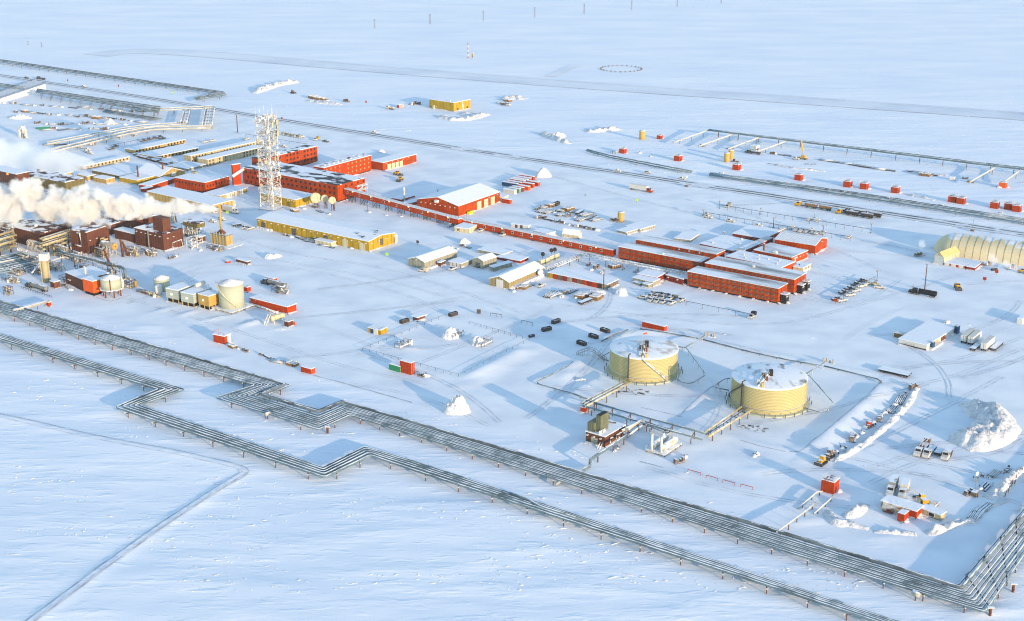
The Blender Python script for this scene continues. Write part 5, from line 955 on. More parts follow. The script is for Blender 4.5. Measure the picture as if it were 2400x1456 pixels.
def small_tank(label, near, yt, rpx, ms, cone=1.2, half=None):
    p = at(*near); r_ = rpx / (F / (p - Vector((0, 0, H))).length); c = tank_at(near, r_); hh = rise(near, yt); root = thing('tank', label, 'tank', c, 0); mb = MB(); mb.cyl(0, 0, -.4, hh, r_, n=32); mb.build('shell', ms, root, True); mb = MB(); lathe(mb, [(r_ + .08, hh - .1), (r_ + .08, hh + .15), (.01, hh + cone)], 32); mb.build('roof', 'pile snow', root, True); return root, r_, hh
small_tank('squat grey-green tank with a snow cone roof', (380.8, 685), 657, 17.6, 'tank green', 1.6)
small_tank('small pale tank in front of the squat grey-green tank', (372.5, 694), 672, 8.3, 'white panel', .5)
root, r_, hh = small_tank('tall cream tank with a spiral stair, on a steel deck', (545, 731), 671.5, 28.8, 'tank green', 2.0)
mb = MB(); pts = [((r_ + .5) * math.cos(R(205 + 100 * k / 16)), (r_ + .5) * math.sin(R(205 + 100 * k / 16)), hh * (1 - k / 16 * .85)) for k in range(17)]; mb.tube(pts, .42, 4); mb.build('stair', 'cream', root); mb = MB(); mb.obox((0, 0), 15, 15, R(VDIR), .75, 1.15); mb.build('platform', 'rime steel', root)
for a in range(16):
    s = -7 + 14 * (a % 4) / 3; x, y = (s, -7, ) if a < 4 else (s, 7) if a < 8 else (-7, s) if a < 12 else (7, s); v = Matrix.Rotation(R(VDIR), 3, 'Z') @ Vector((x, y, 0)); mb = MB(); mb.cyl(v.x, v.y, -1, .8, .22, n=6); mb.build('leg', 'beige', root)
mb = MB(); mb.box(-r_ - .8, -r_ + 1.4, -1.4, 1, hh + .2, hh + .4); [mb.beam((-r_ - .8 + k * 1.1, -1.4, hh), (-r_ - .8 + k * 1.1, -1.4, hh + 1.5), .1) for k in range(3)]; mb.build('railing', 'steel', root)
for N__, yt, L, Rr, mt, lb in (((419, 712), 681.6, (393, 674), (460.6, 665), 'module', 'leftmost grey module on yellow legs with railings on its roof'), ((455, 721), 691, (428, 683.5), (495.8, 674), 'module', 'middle grey module on yellow legs with a white drum on its roof'), ((491, 728), 695.5, (464, 689), (514, 687), 'module tan', 'tan-orange module on legs beside the tall cream tank')):
    b = bld('process_module', lb, N__, yt, L, Rr, mt, 'roof snow', base=1.9, cat='module', gap_mat='black', over=.1)
    for x in (.3, b.X * .3, b.X * .6, b.X - .3):
        for y in (.3, b.Y * .5, b.Y - .3): mb = MB(); mb.cyl(x, y, -.5, 1.9, .22, n=6); mb.build('leg', 'tan', b.root)
    if mt == 'module':
        mb = MB()
        for k in range(5): mb.box(-.07, .0, .0, b.Y, 2.4 + k * 1.0, 2.55 + k * 1.0)
        for k in range(5): mb.box(0.01, b.X, -.07, .0, 2.4 + k * 1.0, 2.55 + k * 1.0)
        mb.build('wall_rib', 'pale steel', b.root); mb = MB()
        for y in (b.Y * .2, b.Y * .8):
            mb.beam((b.X * .55, y, b.h + 1.4), (b.X * .98, y, b.h + 1.4), .08); [mb.beam((b.X * f, y, b.h + .2), (b.X * f, y, b.h + 1.4), .08) for f in (.55, .7, .85, .98)]
        mb.build('railing', 'steel', b.root)
        if 'middle' in lb: mb = MB(); mb.tube([(b.X * .5, b.Y * .5, b.h + 2.2), (b.X * .52, b.Y * .5, b.h + 2.2), (b.X * .95, b.Y * .5, b.h + 2.2)], 1.1, 12); mb.build('drum', 'white panel', b.root, True)
    mb = MB(); mb.box(-.5, -.02, b.Y * .5, b.Y * .5 + .5, b.h * .6, b.h * .6 + .5); mb.build('wall_lamp', 'lamp', b.root)
b = bld('pipe_shed', 'long low red shed with snow roof right of the tall cream tank', (674, 737), 720, (586.8, 698), (688.8, 711), 'red bright', 'roof snow', cat='shed')
pipe_thing('shed_pipe', 'rimed pipes along the front of the long low red shed', [(588, 712), (620, 722), (660, 738)], 1.0, .45, 'rime steel', .15, 6)
root = thing('propane_tank', 'cream horizontal tank on a slanted snowy rack', 'tank', at(650, 756), R(VDIR - 8)); mb = MB(); mb.tube([(-3.6, 0, 2.8), (-3.2, 0, 2.8), (3.2, 0, 2.8), (3.6, 0, 2.8)], 1.35, 14); mb.build('drum', 'cream', root, True)
for x in (-2.6, 2.4): mb = MB(); mb.box(x - .25, x + .25, -1.1, 1.1, -.4, 1.8); mb.build('leg', 'rime steel', root)
mb = MB(); mb.beam((-6, .5, -.2), (-3, .8, 4.6), .3); mb.beam((-6.4, 1.8, -.2), (-3.4, 2.1, 4.6), .3); mb.beam((-3, .8, 4.6), (2, 1.4, 4.9), .15); mb.build('stair', 'rime steel', root)
b = bld('hut', 'dark snow-capped hut beside the cream horizontal tank', (676, 768), 755, None, (683, 750), 'brown', 'pile snow', cat='hut', Lm=2.6, rz=54); mb = MB(); mb.cyl(0, 0, -.3, 1.7, .85, n=12); o = mb.build('barrel', 'red box'); o.location = at(688, 762); tag(o, 'red round container beside the dark snow-capped hut', 'barrel')
b = bld('pipeline_house', 'red house half plastered with snow just behind the upper pipeline', (527, 808), 789, (499.5, 783.7), (542, 783.7), 'red box', 'roof snow', cat='hut')
mb = MB(); mb.box(b.X * .45, b.X * 1.0, -.4, -.01, .2, b.h); mb.build('snow_drift', 'pile snow', b.root); mb = MB()
for x, y in ((0, 0), (0, b.Y), (b.X, 0), (b.X, b.Y), (0, b.Y / 2)): mb.beam((x, y, b.h), (x, y, b.h + 1.6), .07)
mb.beam((0, 0, b.h + 1.5), (0, b.Y, b.h + 1.5), .06); mb.beam((0, b.Y, b.h + 1.5), (b.X, b.Y, b.h + 1.5), .06); mb.build('railing', 'red box', b.root)
b = bld('furnace', 'tan furnace box with a tall stack giving off the steam', (531, 578), 554, (493.4, 547), (538, 548), 'tan', 'dark steel', cat='furnace')
for k in range(6): mb = MB(); mb.box(-.3, .35, b.Y * (.02 + .19 * k), b.Y * (.02 + .19 * k) + .3, 0, b.h + 1.5); mb.build('buttress', 'grey siding', b.root)
mb = MB(); q = (b.X * .5, b.Y * .5); mb.add([(q[0] - 1.7, q[1] - 2.4, b.h + .3), (q[0] + 1.7, q[1] - 2.4, b.h + .3), (q[0] + 1.7, q[1] + 2.4, b.h + .3), (q[0] - 1.7, q[1] + 2.4, b.h + .3), (q[0] - .6, q[1] - .6, b.h + 2.6), (q[0] + .6, q[1] - .6, b.h + 2.6), (q[0] + .6, q[1] + .6, b.h + 2.6), (q[0] - .6, q[1] + .6, b.h + 2.6)], [(0, 1, 5, 4), (1, 2, 6, 5), (2, 3, 7, 6), (3, 0, 4, 7), (4, 5, 6, 7)]); mb.build('hood', 'rust', b.root)
mb = MB(); mb.cyl(q[0], q[1], b.h + 2.5, b.h + 14.5, .62, .55, n=12); mb.build('chimney', 'module tan', b.root, True); STACK = Vector((b.root.location.x, b.root.location.y, 0)) + Matrix.Rotation(b.rz, 3, 'Z') @ Vector((q[0], q[1], b.h + 14.5))
mb = MB(); mb.box(-3.5, b.X + 3, -5, b.Y + 1, -.5, .3); mb.build('base', 'rime steel', b.root)
root = thing('air_cooler', 'olive air cooler bank on a tall steel lattice beside the brown stack housing', 'air cooler', at(464, 562), R(VDIR)); mb = MB(); mb.box(0, 6, 0, 12, 6.6, 9.0); mb.build('fan_box', 'olive', root); mb = MB(); mb.box(-.1, 6.1, -.1, 12.1, 9, 9.3); mb.build('roof', 'roof brown', root); mb = MB()
for x in (0, 3, 6):
    for y in (0, 4, 8, 12): mb.beam((x, y, -.3), (x, y, 6.6), .16)
for y in (0, 4, 8): mb.beam((0, y, 0), (0, y + 4, 6), .1); mb.beam((0, y + 4, 0), (0, y, 6), .1)
for z in (2.4, 4.6): mb.beam((0, 0, z), (0, 12, z), .12); mb.beam((0, 0, z), (6, 0, z), .12)
mb.build('frame', 'rime steel', root)
b = bld('box_hut', 'small brown hut between the air cooler and the furnace', (467.6, 570), 557, (457, 553.5), (481, 553), 'brown', 'roof snow', cat='hut')
root = thing('pipe_bridge', 'pale steel pipe frame right of the tall brown building', 'frame', at(450, 585), R(VDIR)); mb = MB()
for x in (0, 4, 8):
    for y in (0, 4): mb.beam((x, y, -.3), (x, y, 6), .15)
for z in (2, 4, 6): mb.beam((0, 0, z), (8, 0, z), .13); mb.beam((0, 4, z), (8, 4, z), .13); mb.beam((0, 0, z), (0, 4, z), .13)
mb.beam((0, 0, 0), (4, 0, 6), .1); mb.beam((4, 0, 0), (8, 0, 6), .1); mb.build('frame', 'rime steel', root)
b = bld('shed', 'low brown shed with an open crate beside the oval snow island', (579, 622), 614, (553, 607), (584, 611), 'brown', 'roof snow', cat='shed'); mb = MB(); mb.cyl(0, 0, 0, .9, 1.6, n=8); o = mb.build('spool', 'red box'); o.location = at(534, 615); tag(o, 'red frosted reel lying left of the low brown shed', 'reel')
# ---- grey sheds in the middle
b = bld('shed', 'grey gabled shed with a big pale door, leftmost of the gabled sheds', (995, 632), 615, (955, 606.8), (1071, 589), 'grey siding', 'roof snow', 'gabx', top=1.7, cat='shed'); doors(b, 'L', (.5,), 4, 4, 'grey siding'); lights(b, 'L', 1, b.h + .2, .5, .5); mb = MB(); mb.box(b.X * .1, b.X * .5, -2, -.02, -.3, .9); mb.build('snow_drift', 'pile snow', b.root)
b = bld('shed', 'khaki gabled shed with a white door and snow drift along its side', (1192.7, 679), 662.4, (1149.5, 652), (1275, 627), 'khaki siding', 'roof snow', 'gabx', top=2.2, cat='shed'); doors(b, 'L', (.53,), 4.2, 4.2, 'white panel'); mb = MB(); mb.box(b.X * .06, b.X * .95, -2.2, -.02, -.3, 1.4); mb.build('snow_drift', 'pile snow', b.root); mb = MB(); mb.ball((b.X * .8, -2, 3), 2.2, 1.4, 1.6); mb.build('duct', 'pile snow', b.root, True)
b = bld('shed', 'small grey gabled shed between two container clusters', (1132.4, 632), 612.4, (1108, 606), (1164, 602), 'grey siding', 'roof snow', 'gabx', top=1.3, cat='shed'); doors(b, 'L', (.5,), 3, 3.2, 'dark steel')
b = bld('container_block', 'block of grey containers roofed with snow left of the small gabled shed', (1079.6, 629), 618.8, (1050, 613), (1112, 607), 'grey siding', 'roof snow', cat='containers'); doors(b, 'L', (.2, .5, .8), 1.6, 2.4, 'white panel')
b = bld('hut', 'dark hut with a snowy roof between the grey shed and container block', (1033, 626), 616, (1027, 614), (1043, 611), 'brown', 'roof snow', cat='hut')
b = bld('container_block', 'low snow-roofed grey and red containers in front of the small gabled shed', (1157, 638), 627, (1145, 625), (1216, 619), 'grey green', 'roof snow', cat='containers')
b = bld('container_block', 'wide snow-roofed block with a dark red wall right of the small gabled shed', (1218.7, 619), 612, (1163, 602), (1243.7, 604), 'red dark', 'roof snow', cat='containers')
b = bld('container_block', 'snow-roofed containers behind the small gabled shed', (1180, 605), 597, (1120, 585), (1205, 590), 'grey green', 'roof snow', cat='containers')
b = bld('container_block', 'long patchwork container building with a snow roof behind the tall pole', (1422.7, 680), 667.5, (1284.5, 639), (1447.8, 655), 'junk', 'roof snow', cat='containers')
cs = ['yellow', 'red box', 'junk', 'red dark', 'grey siding', 'red dark', 'junk', 'red box', 'red dark', 'red box', 'brown', 'grey siding']
for k, c_ in enumerate(cs): y1 = b.Y * (1 - k / 12) - .1; mb = MB(); mb.box(-.12, -.01, y1 - b.Y / 12 + .2, y1, 0.05, b.h - .1); mb.build('container_door', c_, b.root)
b = bld('quonset', 'cream fabric shelter with rounded roof behind the long red corridor', (1355, 560.5), 553, (1317, 548), (1370, 549), 'cream', 'roof snow', 'gaby', top=2.6, cat='shelter', slab=.1, over=.05); doors(b, 'R', (.55,), 2.6, 2.8, 'white panel')
b = bld('container_block', 'white snow-roofed cabins with red doors behind the corridor', (1281, 557), 549, (1250, 541), (1308, 545), 'white panel', 'roof snow', cat='cabins'); doors(b, 'R', (.2,), 1.2, 2, 'red box'); b = bld('container_block', 'white cabins with dark door ends left of the fabric shelter', (1238, 538), 530, (1194, 527), (1262, 530), 'white panel', 'roof snow', cat='cabins'); doors(b, 'L', (.3, .6), 1.6, 2, 'glass dark')
for N__, yt, L, Rr, lb in (((1468, 551), 545, (1438, 541.5), (1500, 537), 'low snow-buried building left of the rear dormitory'), ((1500, 545), 538, (1462, 531), (1556, 533), 'half-buried snow roof behind the low buried building'), ((1618, 568), 563, (1580, 559), (1638, 549), 'buried snow-roofed trailer behind the rear dormitory')): bld('buried_building', lb, N__, yt, L, Rr, 'grey siding', 'roof snow', cat='building')
# ================================================================== VEHICLES, CONTAINERS, WELL HOUSES, YARD GOODS
PROTO = {}
def wheel_me(r_=.42, w_=.28):
    k = ('wheel', r_, w_)
    if k not in PROTO:
        mb = MB(); mb.tube([(0, -w_ / 2, 0), (0, w_ / 2, 0)], r_, 10, 0); mb.tube([(0, -w_ / 2 - .02, 0), (0, w_ / 2 + .02, 0)], r_ * .5, 8, 1); o = mb.build('wheel', ['rubber', 'pale steel']); PROTO[k] = o.data; bpy.data.objects.remove(o)
    return PROTO[k]
def wheels(root, xs, y, r_=.42, w_=.28):
    for x in xs:
        for s in (-y, y): o = bpy.data.objects.new('wheel', wheel_me(r_, w_)); COL.objects.link(o); o.parent = root; o.location = (x, s, r_)
def prof_body(mb, pts, y0, y1, mi=0):                       # side profile (x, z) pulled across the width
    n = len(pts); mb.add([(x, y0, z) for x, z in pts] + [(x, y1, z) for x, z in pts], [tuple(reversed(range(n))), tuple(range(n, 2 * n))] + [(i, (i + 1) % n, n + (i + 1) % n, n + i) for i in range(n)], mi); return mb
def mk_pickup(root, paint='white vehicle', box=None):
    mb = MB(); prof_body(mb, [(-2.85, .5), (2.8, .5), (2.85, 1.0), (2.6, 1.15), (1.35, 1.2), (-2.85, 1.2)], -.98, .98); mb.build('body', paint, root)
    mb = MB(); prof_body(mb, [(-.75, 1.2), (1.35, 1.2), (.75, 1.85), (.5, 1.92), (-.6, 1.92)], -.9, .9); o = mb.build('cab', paint, root)
    mb = MB(); prof_body(mb, [(-.62, 1.28), (1.12, 1.28), (.62, 1.8), (-.55, 1.8)], -.915, .915); mb.add([(1.36, -.8, 1.24), (1.36, .8, 1.24), (.8, .75, 1.84), (.8, -.75, 1.84)], [(0, 1, 2, 3)]); mb.build('window', 'glass dark', o)
    if box: mb = MB(); mb.box(-2.9, -.8, -1.05, 1.05, 1.0, 2.7); mb.build('cargo_box', box, root)
    else: mb = MB(); mb.box(-2.7, -.85, -.8, .8, 1.2, 1.24); mb.build('bed', 'dark steel', root)
    wheels(root, (-1.8, 1.85), .86)
def mk_suv(root, paint='white vehicle'):
    mb = MB(); prof_body(mb, [(-2.7, .5), (2.6, .5), (2.65, 1.05), (1.4, 1.2), (-2.7, 1.2)], -.98, .98); mb.build('body', paint, root); mb = MB(); prof_body(mb, [(-2.65, 1.2), (1.4, 1.2), (.8, 1.95), (-2.45, 1.95)], -.92, .92); o = mb.build('cab', paint, root)
    mb = MB(); prof_body(mb, [(-2.4, 1.3), (1.1, 1.3), (.68, 1.8), (-2.3, 1.8)], -.935, .935); mb.build('window', 'glass dark', o); wheels(root, (-1.75, 1.75), .86)
def cab_(root, x, paint, w_=1.2, z=.6):
    mb = MB(); prof_body(mb, [(x - 1.6, z), (x + 2.4, z), (x + 2.4, z + 1.1), (x + .9, z + 1.3), (x + .5, z + 2.3), (x - 1.4, z + 2.4)], -w_, w_); o = mb.build('cab', paint, root)
    mb = MB(); prof_body(mb, [(x - .9, z + 1.35), (x + .78, z + 1.35), (x + .42, z + 2.1), (x - .9, z + 2.1)], -w_ - .02, w_ + .02); mb.add([(x + .93, -w_ + .2, z + 1.4), (x + .93, w_ - .2, z + 1.4), (x + .58, w_ - .25, z + 2.2), (x + .58, -w_ + .25, z + 2.2)], [(0, 1, 2, 3)]); mb.build('window', 'glass dark', o)
    mb = MB(); mb.box(x - 8.5 if False else x - 3.2, x + 2.2, -.5, .5, z - .15, z + .1); mb.build('chassis', 'black', root)
def mk_tanker(root, drum='steel', cabp='dark steel', L=11.0):
    cab_(root, L / 2 + 2.5, cabp); mb = MB(); mb.tube([(-L / 2 - 1, 0, 2.1), (-L / 2 - .8, 0, 2.1), (L / 2 - .2, 0, 2.1), (L / 2, 0, 2.1)], 1.2, 14); mb.build('drum', drum, root, True)
    mb = MB(); mb.box(-L / 2 - .5, L / 2 + 1.5, -.6, .6, .75, 1.0); mb.build('frame', 'black', root); mb = MB(); [mb.cyl(x, 0, 3.2, 3.5, .4, n=8) for x in (-L / 4, L / 4)]; mb.build('hatch', 'dark steel', root); wheels(root, (-L / 2 + .2, -L / 2 + 1.6, L / 2 + .2, L / 2 + 1.5, L / 2 + 4.2), 1.0, .52, .4)
def mk_dump(root, cabp='yellow machine', body='bin', n=2, L=7.5):
    x = 0; cab_(root, 0, cabp, 1.25, .8)
    for k in range(n):
        c = -4.6 - L / 2 - k * (L + 2.2); mb = MB(); prof_body(mb, [(c - L / 2, 1.3), (c + L / 2 - .3, 1.3), (c + L / 2, 3.0), (c - L / 2 - .4, 3.0)], -1.3, 1.3); mb.box(c - L / 2, c + L / 2 - .2, -1.15, 1.15, 3.0, 3.03, 1); mb.build('dump_body', [body, 'pile snow'], root)
        mb = MB(); mb.box(c - L / 2, c + L / 2 + 2.4, -.5, .5, .8, 1.1); mb.build('frame', 'black', root); wheels(root, (c - L / 2 + .9, c - L / 2 + 2.3, c + L / 2 - 1.2), 1.05, .55, .4)
    wheels(root, (1.3,), 1.05, .55, .4)
def mk_boxtruck(root, box='steel', cabp='white vehicle', L=7.0):
    cab_(root, L / 2 + 1.6, cabp); mb = MB(); mb.box(-L / 2, L / 2, -1.25, 1.25, 1.1, 3.9); mb.build('cargo_box', box, root); mb = MB(); mb.box(-L / 2, L / 2 + 1, -.5, .5, .75, 1.08); mb.build('frame', 'black', root); wheels(root, (-L / 2 + 1, -L / 2 + 2.3, L / 2 + 2.9), 1.0, .5, .35)
def mk_flat(root, load=None, cabp='white vehicle', L=8.0):
    cab_(root, L / 2 + 1.8, cabp); mb = MB(); mb.box(-L / 2, L / 2, -1.2, 1.2, 1.0, 1.25); mb.build('deck', 'dark steel', root)
    if load == 'mast':
        mb = MB(); [mb.tube([(-L / 2 - 2, y, 2.6), (L / 2, y, 2.9)], .25, 6) for y in (-.5, .5)]; mb.box(-L / 2 - 2, -L / 2, -1.1, 1.1, 1.3, 2.9); mb.build('mast', 'junk', root); mb = MB(); mb.box(L / 2 - 2, L / 2, -1, 1, 1.3, 2.8); mb.build('winch', 'rust', root)
    elif load == 'dump': mb = MB(); mb.box(-L / 2, L / 2 - .2, -1.2, 1.2, 1.25, 2.2); mb.build('dump_body', 'junk dark', root)
    elif load: mb = MB(); mb.box(-L / 2, L / 2 - .5, -1, 1, 1.25, 2.3); mb.build('load', load, root)
    wheels(root, (-L / 2 + 1, -L / 2 + 2.3, L / 2 + 3), 1.0, .5, .35)
def mk_loader(root, paint='yellow machine'):
    mb = MB(); mb.box(-3, -.4, -1.1, 1.1, .9, 2.3); mb.build('body', paint, root); mb = MB(); mb.box(-.8, .8, -.9, .9, 1.6, 3.3); o = mb.build('cab', paint, root); mb = MB(); mb.box(-.7, .83, -.93, .93, 2.3, 3.0); mb.build('window', 'glass dark', o)
    mb = MB(); [mb.beam((.6, y, 1.8), (3.0, y, .9), .18) for y in (-.8, .8)]; mb.build('arm', paint, root); mb = MB(); prof_body(mb, [(2.8, .1), (4.0, .1), (4.1, .3), (3.1, 1.5), (2.8, 1.4)], -1.5, 1.5); mb.build('bucket', 'dark steel', root); wheels(root, (-1.9, 1.4), 1.05, .8, .55)
def mk_dozer(root, paint='yellow machine'):
    mb = MB(); mb.box(-2, 1.6, -.7, .7, .8, 1.9); mb.build('body', paint, root); mb = MB(); mb.box(-1.6, .1, -.8, .8, 1.9, 3.1); mb.build('cab', paint, root)
    for s in (-1, 1): mb = MB(); prof_body(mb, [(-2.2, .15), (1.6, .15), (2.0, .6), (1.6, 1.0), (-2.2, 1.0), (-2.5, .6)], s * 1.1 - .3, s * 1.1 + .3); mb.build('track', 'black', root)
    mb = MB(); mb.box(2.2, 2.5, -1.7, 1.7, .1, 1.4); mb.build('blade', 'dark steel', root)
def mk_crane(root, paint='yellow machine'):
    mb = MB(); mb.box(-4, 4, -1.3, 1.3, .9, 1.5); mb.build('chassis', paint, root); mb = MB(); mb.box(-2.5, .5, -1.2, 1.2, 1.5, 3.2); mb.build('cab', paint, root); mb = MB(); mb.tube([(-1, 0, 2.6), (1.2, .8, 13.5)], .55, 4); mb.tube([(0, .4, 7), (1.4, .9, 15)], .35, 4); mb.build('boom', paint, root); wheels(root, (-3, -1.5, 1.5, 3), 1.2, .7, .5)
def mk_boxtrailer(root, L=13.5, paint='white panel', front=None):
    mb = MB(); mb.box(-L / 2, L / 2, -1.28, 1.28, 1.15, 4.0); mb.build('cargo_box', paint, root); mb = MB(); mb.box(-L / 2 - .04, -L / 2 + .0, -1.1, 1.1, 1.3, 3.85); mb.box(-L / 2 - .07, -L / 2 - .05, -.05, .05, 1.3, 3.85, 1); mb.build('door', ['white panel', 'dark steel'], root)
    mb = MB(); mb.box(-L / 2, L / 2 - 1, -.5, .5, .75, 1.12); mb.box(L / 2 - 3, L / 2 - 2.8, -.7, .7, 0, .8); mb.build('frame', 'black', root); wheels(root, (-L / 2 + 1, -L / 2 + 2.3), 1.0, .5, .35)
def mk_flattrailer(root, L=13.5):
    mb = MB(); mb.box(-L / 2, L / 2, -1.25, 1.25, 1.15, 1.4); mb.build('deck', 'junk dark', root); mb = MB(); mb.box(-L / 2, L / 2 - 1, -1.2, -1.0, .7, 1.13); mb.box(-L / 2, L / 2 - 1, 1.0, 1.2, .7, 1.13); mb.box(L / 2 - 3, L / 2 - 2.8, -.7, .7, 0, 1.1); mb.build('frame', 'black', root); wheels(root, (-L / 2 + 1, -L / 2 + 2.3, L / 2 - 1.0), .95, .5, .35)
def mk_container(root, paint='red box', L=12.2, roof='roof snow', hh=2.6):
    mb = MB(); mb.box(-L / 2, L / 2, -1.22, 1.22, -.2, hh); mb.build('body', paint, root); mb = MB(); mb.box(-L / 2 + .05, L / 2 - .05, -1.2, 1.2, hh, hh + .22); mb.build('snow_cap', roof, root)
    for y in (-.6, .6): mb = MB(); mb.box(L / 2, L / 2 + .06, y - .55, y + .55, .1, hh - .1, 0); mb.box(L / 2 + .06, L / 2 + .1, y - .25, y - .2, .1, hh - .1, 1); mb.build('door', [paint, 'pale steel'], root)
    mb = MB()
    for k in range(int(L / .8)): mb.box(-L / 2 + .3 + k * .8, -L / 2 + .6 + k * .8, -1.27, -1.22, .1, hh - .1)
    mb.build('rib', paint, root)
def mk_bin(root, paint='bin', L=6.5, hh=2.3):
    mb = MB(); mb.box(-L / 2, L / 2, -1.25, -1.12, 0, hh); mb.box(-L / 2, L / 2, 1.12, 1.25, 0, hh); mb.box(-L / 2, -L / 2 + .13, -1.12, 1.12, 0, hh); mb.box(L / 2 - .13, L / 2, -1.12, 1.12, 0, hh); mb.box(-L / 2 + .1, L / 2 - .1, -1.12, 1.12, -.2, .3); mb.build('body', paint, root)
    mb = MB(); mb.box(-L / 2 + .2, L / 2 - .2, -1.1, 1.1, .3, hh * .62); mb.build('contents', 'junk', root); mb = MB(); mb.ball((-L * .15, 0, hh * .6), L * .3, 1.0, .7); mb.build('snow_cap', 'pile snow', root, True)
    for k in range(5): x = -L / 2 + .6 + k * (L - 1.2) / 4; mb = MB(); mb.box(x - .1, x + .1, -1.33, -1.25, 0, hh); mb.box(x - .1, x + .1, 1.25, 1.33, 0, hh); mb.build('rib', paint, root)
def mk_well(root, paint='red box', S=4.6, hh=3.9):
    mb = MB(); mb.box(0, S, 0, S, -.4, hh); mb.build('wall', paint, root); mb = MB(); mb.box(-.1, S + .1, -.1, S + .1, hh, hh + .2); mb.box(S * .1, S * .25, S * .2, S * .9, hh + .2, hh + .24, 1); mb.box(S * .3, S * .7, S * .7, S * .8, hh + .2, hh + .24, 1); mb.build('roof', ['roof red' if paint == 'red box' else 'roof snow', 'red dark'], root)
    mb = MB(); P = [(0, 0), (S, 0), (S, S), (0, S)]
    for a, b_ in zip(P, P[1:] + P[:1]):
        for z in (.6, 1.1): mb.beam((a[0], a[1], hh + z), (b_[0], b_[1], hh + z), .05)
        mb.beam((a[0], a[1], hh), (a[0], a[1], hh + 1.1), .06)
    mb.build('railing', 'pale steel', root); mb = MB(); mb.box(S * .3, S * .55, -.07, .02, .1, 2.2); mb.build('door', 'red dark', root); mb = MB(); mb.ball((S * .8, -.6, 0), 2.2, 1.2, .6); mb.build('snow_drift', 'pile snow', root, True)
def mk_generator(root): mb = MB(); mb.box(-2, 2, -1.2, 1.2, 0, 2.7); mb.build('body', 'cream', root); mb = MB(); mb.box(-1.95, 1.95, -1.15, 1.15, 2.7, 2.95); mb.build('snow_cap', 'pile snow', root); mb = MB(); mb.box(2, 2.06, -.8, .8, .5, 2.2); mb.build('grille', 'dark steel', root)
def mk_fan(root): mb = MB(); mb.cyl(0, 0, 0, 3.4, .15, n=6); mb.build('mast', 'dark steel', root); mb = MB(); mb.tube([(-.1, -.5, 4.2), (.1, .2, 4.2)], 1.1, 14); mb.build('fan', 'black', root)
def mk_lighttower(root, lampm='lamp green'): mb = MB(); mb.box(-1.3, 1.3, -.9, .9, .3, 1.6); mb.build('body', 'junk', root); mb = MB(); mb.cyl(0, 0, 1.5, 7.5, .12, n=6); mb.build('mast', 'steel', root); mb = MB(); mb.box(-.7, .7, -.25, .1, 7.3, 7.9); mb.build('lamp', lampm, root); wheels(root, (0,), .95, .4, .25)
# yard goods
def mk_pipes(root, L=11, n=6):
    for k in range(n): mb = MB(); y = (k - (n - 1) / 2) * .75; mb.tube([(-L / 2 + (k % 3) * .4, y, .55 + .0 * k), (L / 2 - (k % 2) * .6, y, .55)], .33, 7); mb.build('pipe', 'junk dark' if k % 2 else 'pipe pale', root, True)
    for x in (-L / 3, L / 3): mb = MB(); mb.box(x - .2, x + .2, -n * .42, n * .42, -.3, .25); mb.build('timber', 'wood', root)
def mk_crates(root, n=4):
    for k in range(n): x = (k - (n - 1) / 2) * 1.9; mb = MB(); mb.box(x - .8, x + .8, -2.4, 2.4, -.2, 2.0 - .25 * (k % 2)); o = mb.build('crate', 'wood', root); mb = MB(); mb.box(x - .82, x + .82, -2.42, 2.42, 2.0 - .25 * (k % 2), 2.35 - .25 * (k % 2)); mb.build('snow_cap', 'pile snow', o)
def mk_skid(root, seed=0):
    q = random.Random(seed); mb = MB(); mb.box(-3, 3, -1.2, 1.2, 0, .35); mb.build('base', 'junk', root)
    for k in range(4):
        mb = MB(); x = -2.2 + 1.5 * k; hh = .8 + q.random() * 1.6
        if q.random() < .45: mb.cyl(x, q.uniform(-.4, .4), .3, hh, .55 + q.random() * .3, n=8)
        else: mb.box(x - .6, x + .6, -.9 + q.random() * .5, .9, .3, hh)
        mb.build('unit', q.choice(('junk', 'junk dark', 'junk', 'rime steel')), root)
    mb = MB(); mb.ball((0, 1.2, 0), 3.2, 1.6, .8); mb.build('snow_drift', 'pile snow', root, True)
def mk_lump(root, seed=0):
    q = random.Random(seed); mb = MB(); mb.ball((0, 0, .2), 1.9, 1.3, 1.1); mb.ball((1.2, .5, .2), 1.2, 1.0, .8); mb.build('snow_cap', 'pile snow', root, True)
    for k in range(3): mb = MB(); a = Vector((q.uniform(-1.8, 1.4), q.uniform(-1, 1), .3)); mb.beam(a, a + Vector((q.uniform(-1.4, 1.4), q.uniform(-.8, .8), q.uniform(.4, 1.5))), .22); mb.build('bar', 'junk dark', root)
def mk_beams(root, L=10):
    for k in range(3): mb = MB(); mb.box(-L / 2 + k * .5, L / 2 - k * .3, -1.6 + k * 1.3, -1.0 + k * 1.3, -.1, .75); mb.build('beam', 'junk dark', root)
def mk_reel(root): mb = MB(); mb.tube([(0, -.8, 1.2), (0, .8, 1.2)], .6, 10); mb.build('core', 'wood', root); [MB().tube([(0, y - .06, 1.2), (0, y + .06, 1.2)], 1.25, 14).build('flange', 'junk', root) for y in (-.85, .85)]
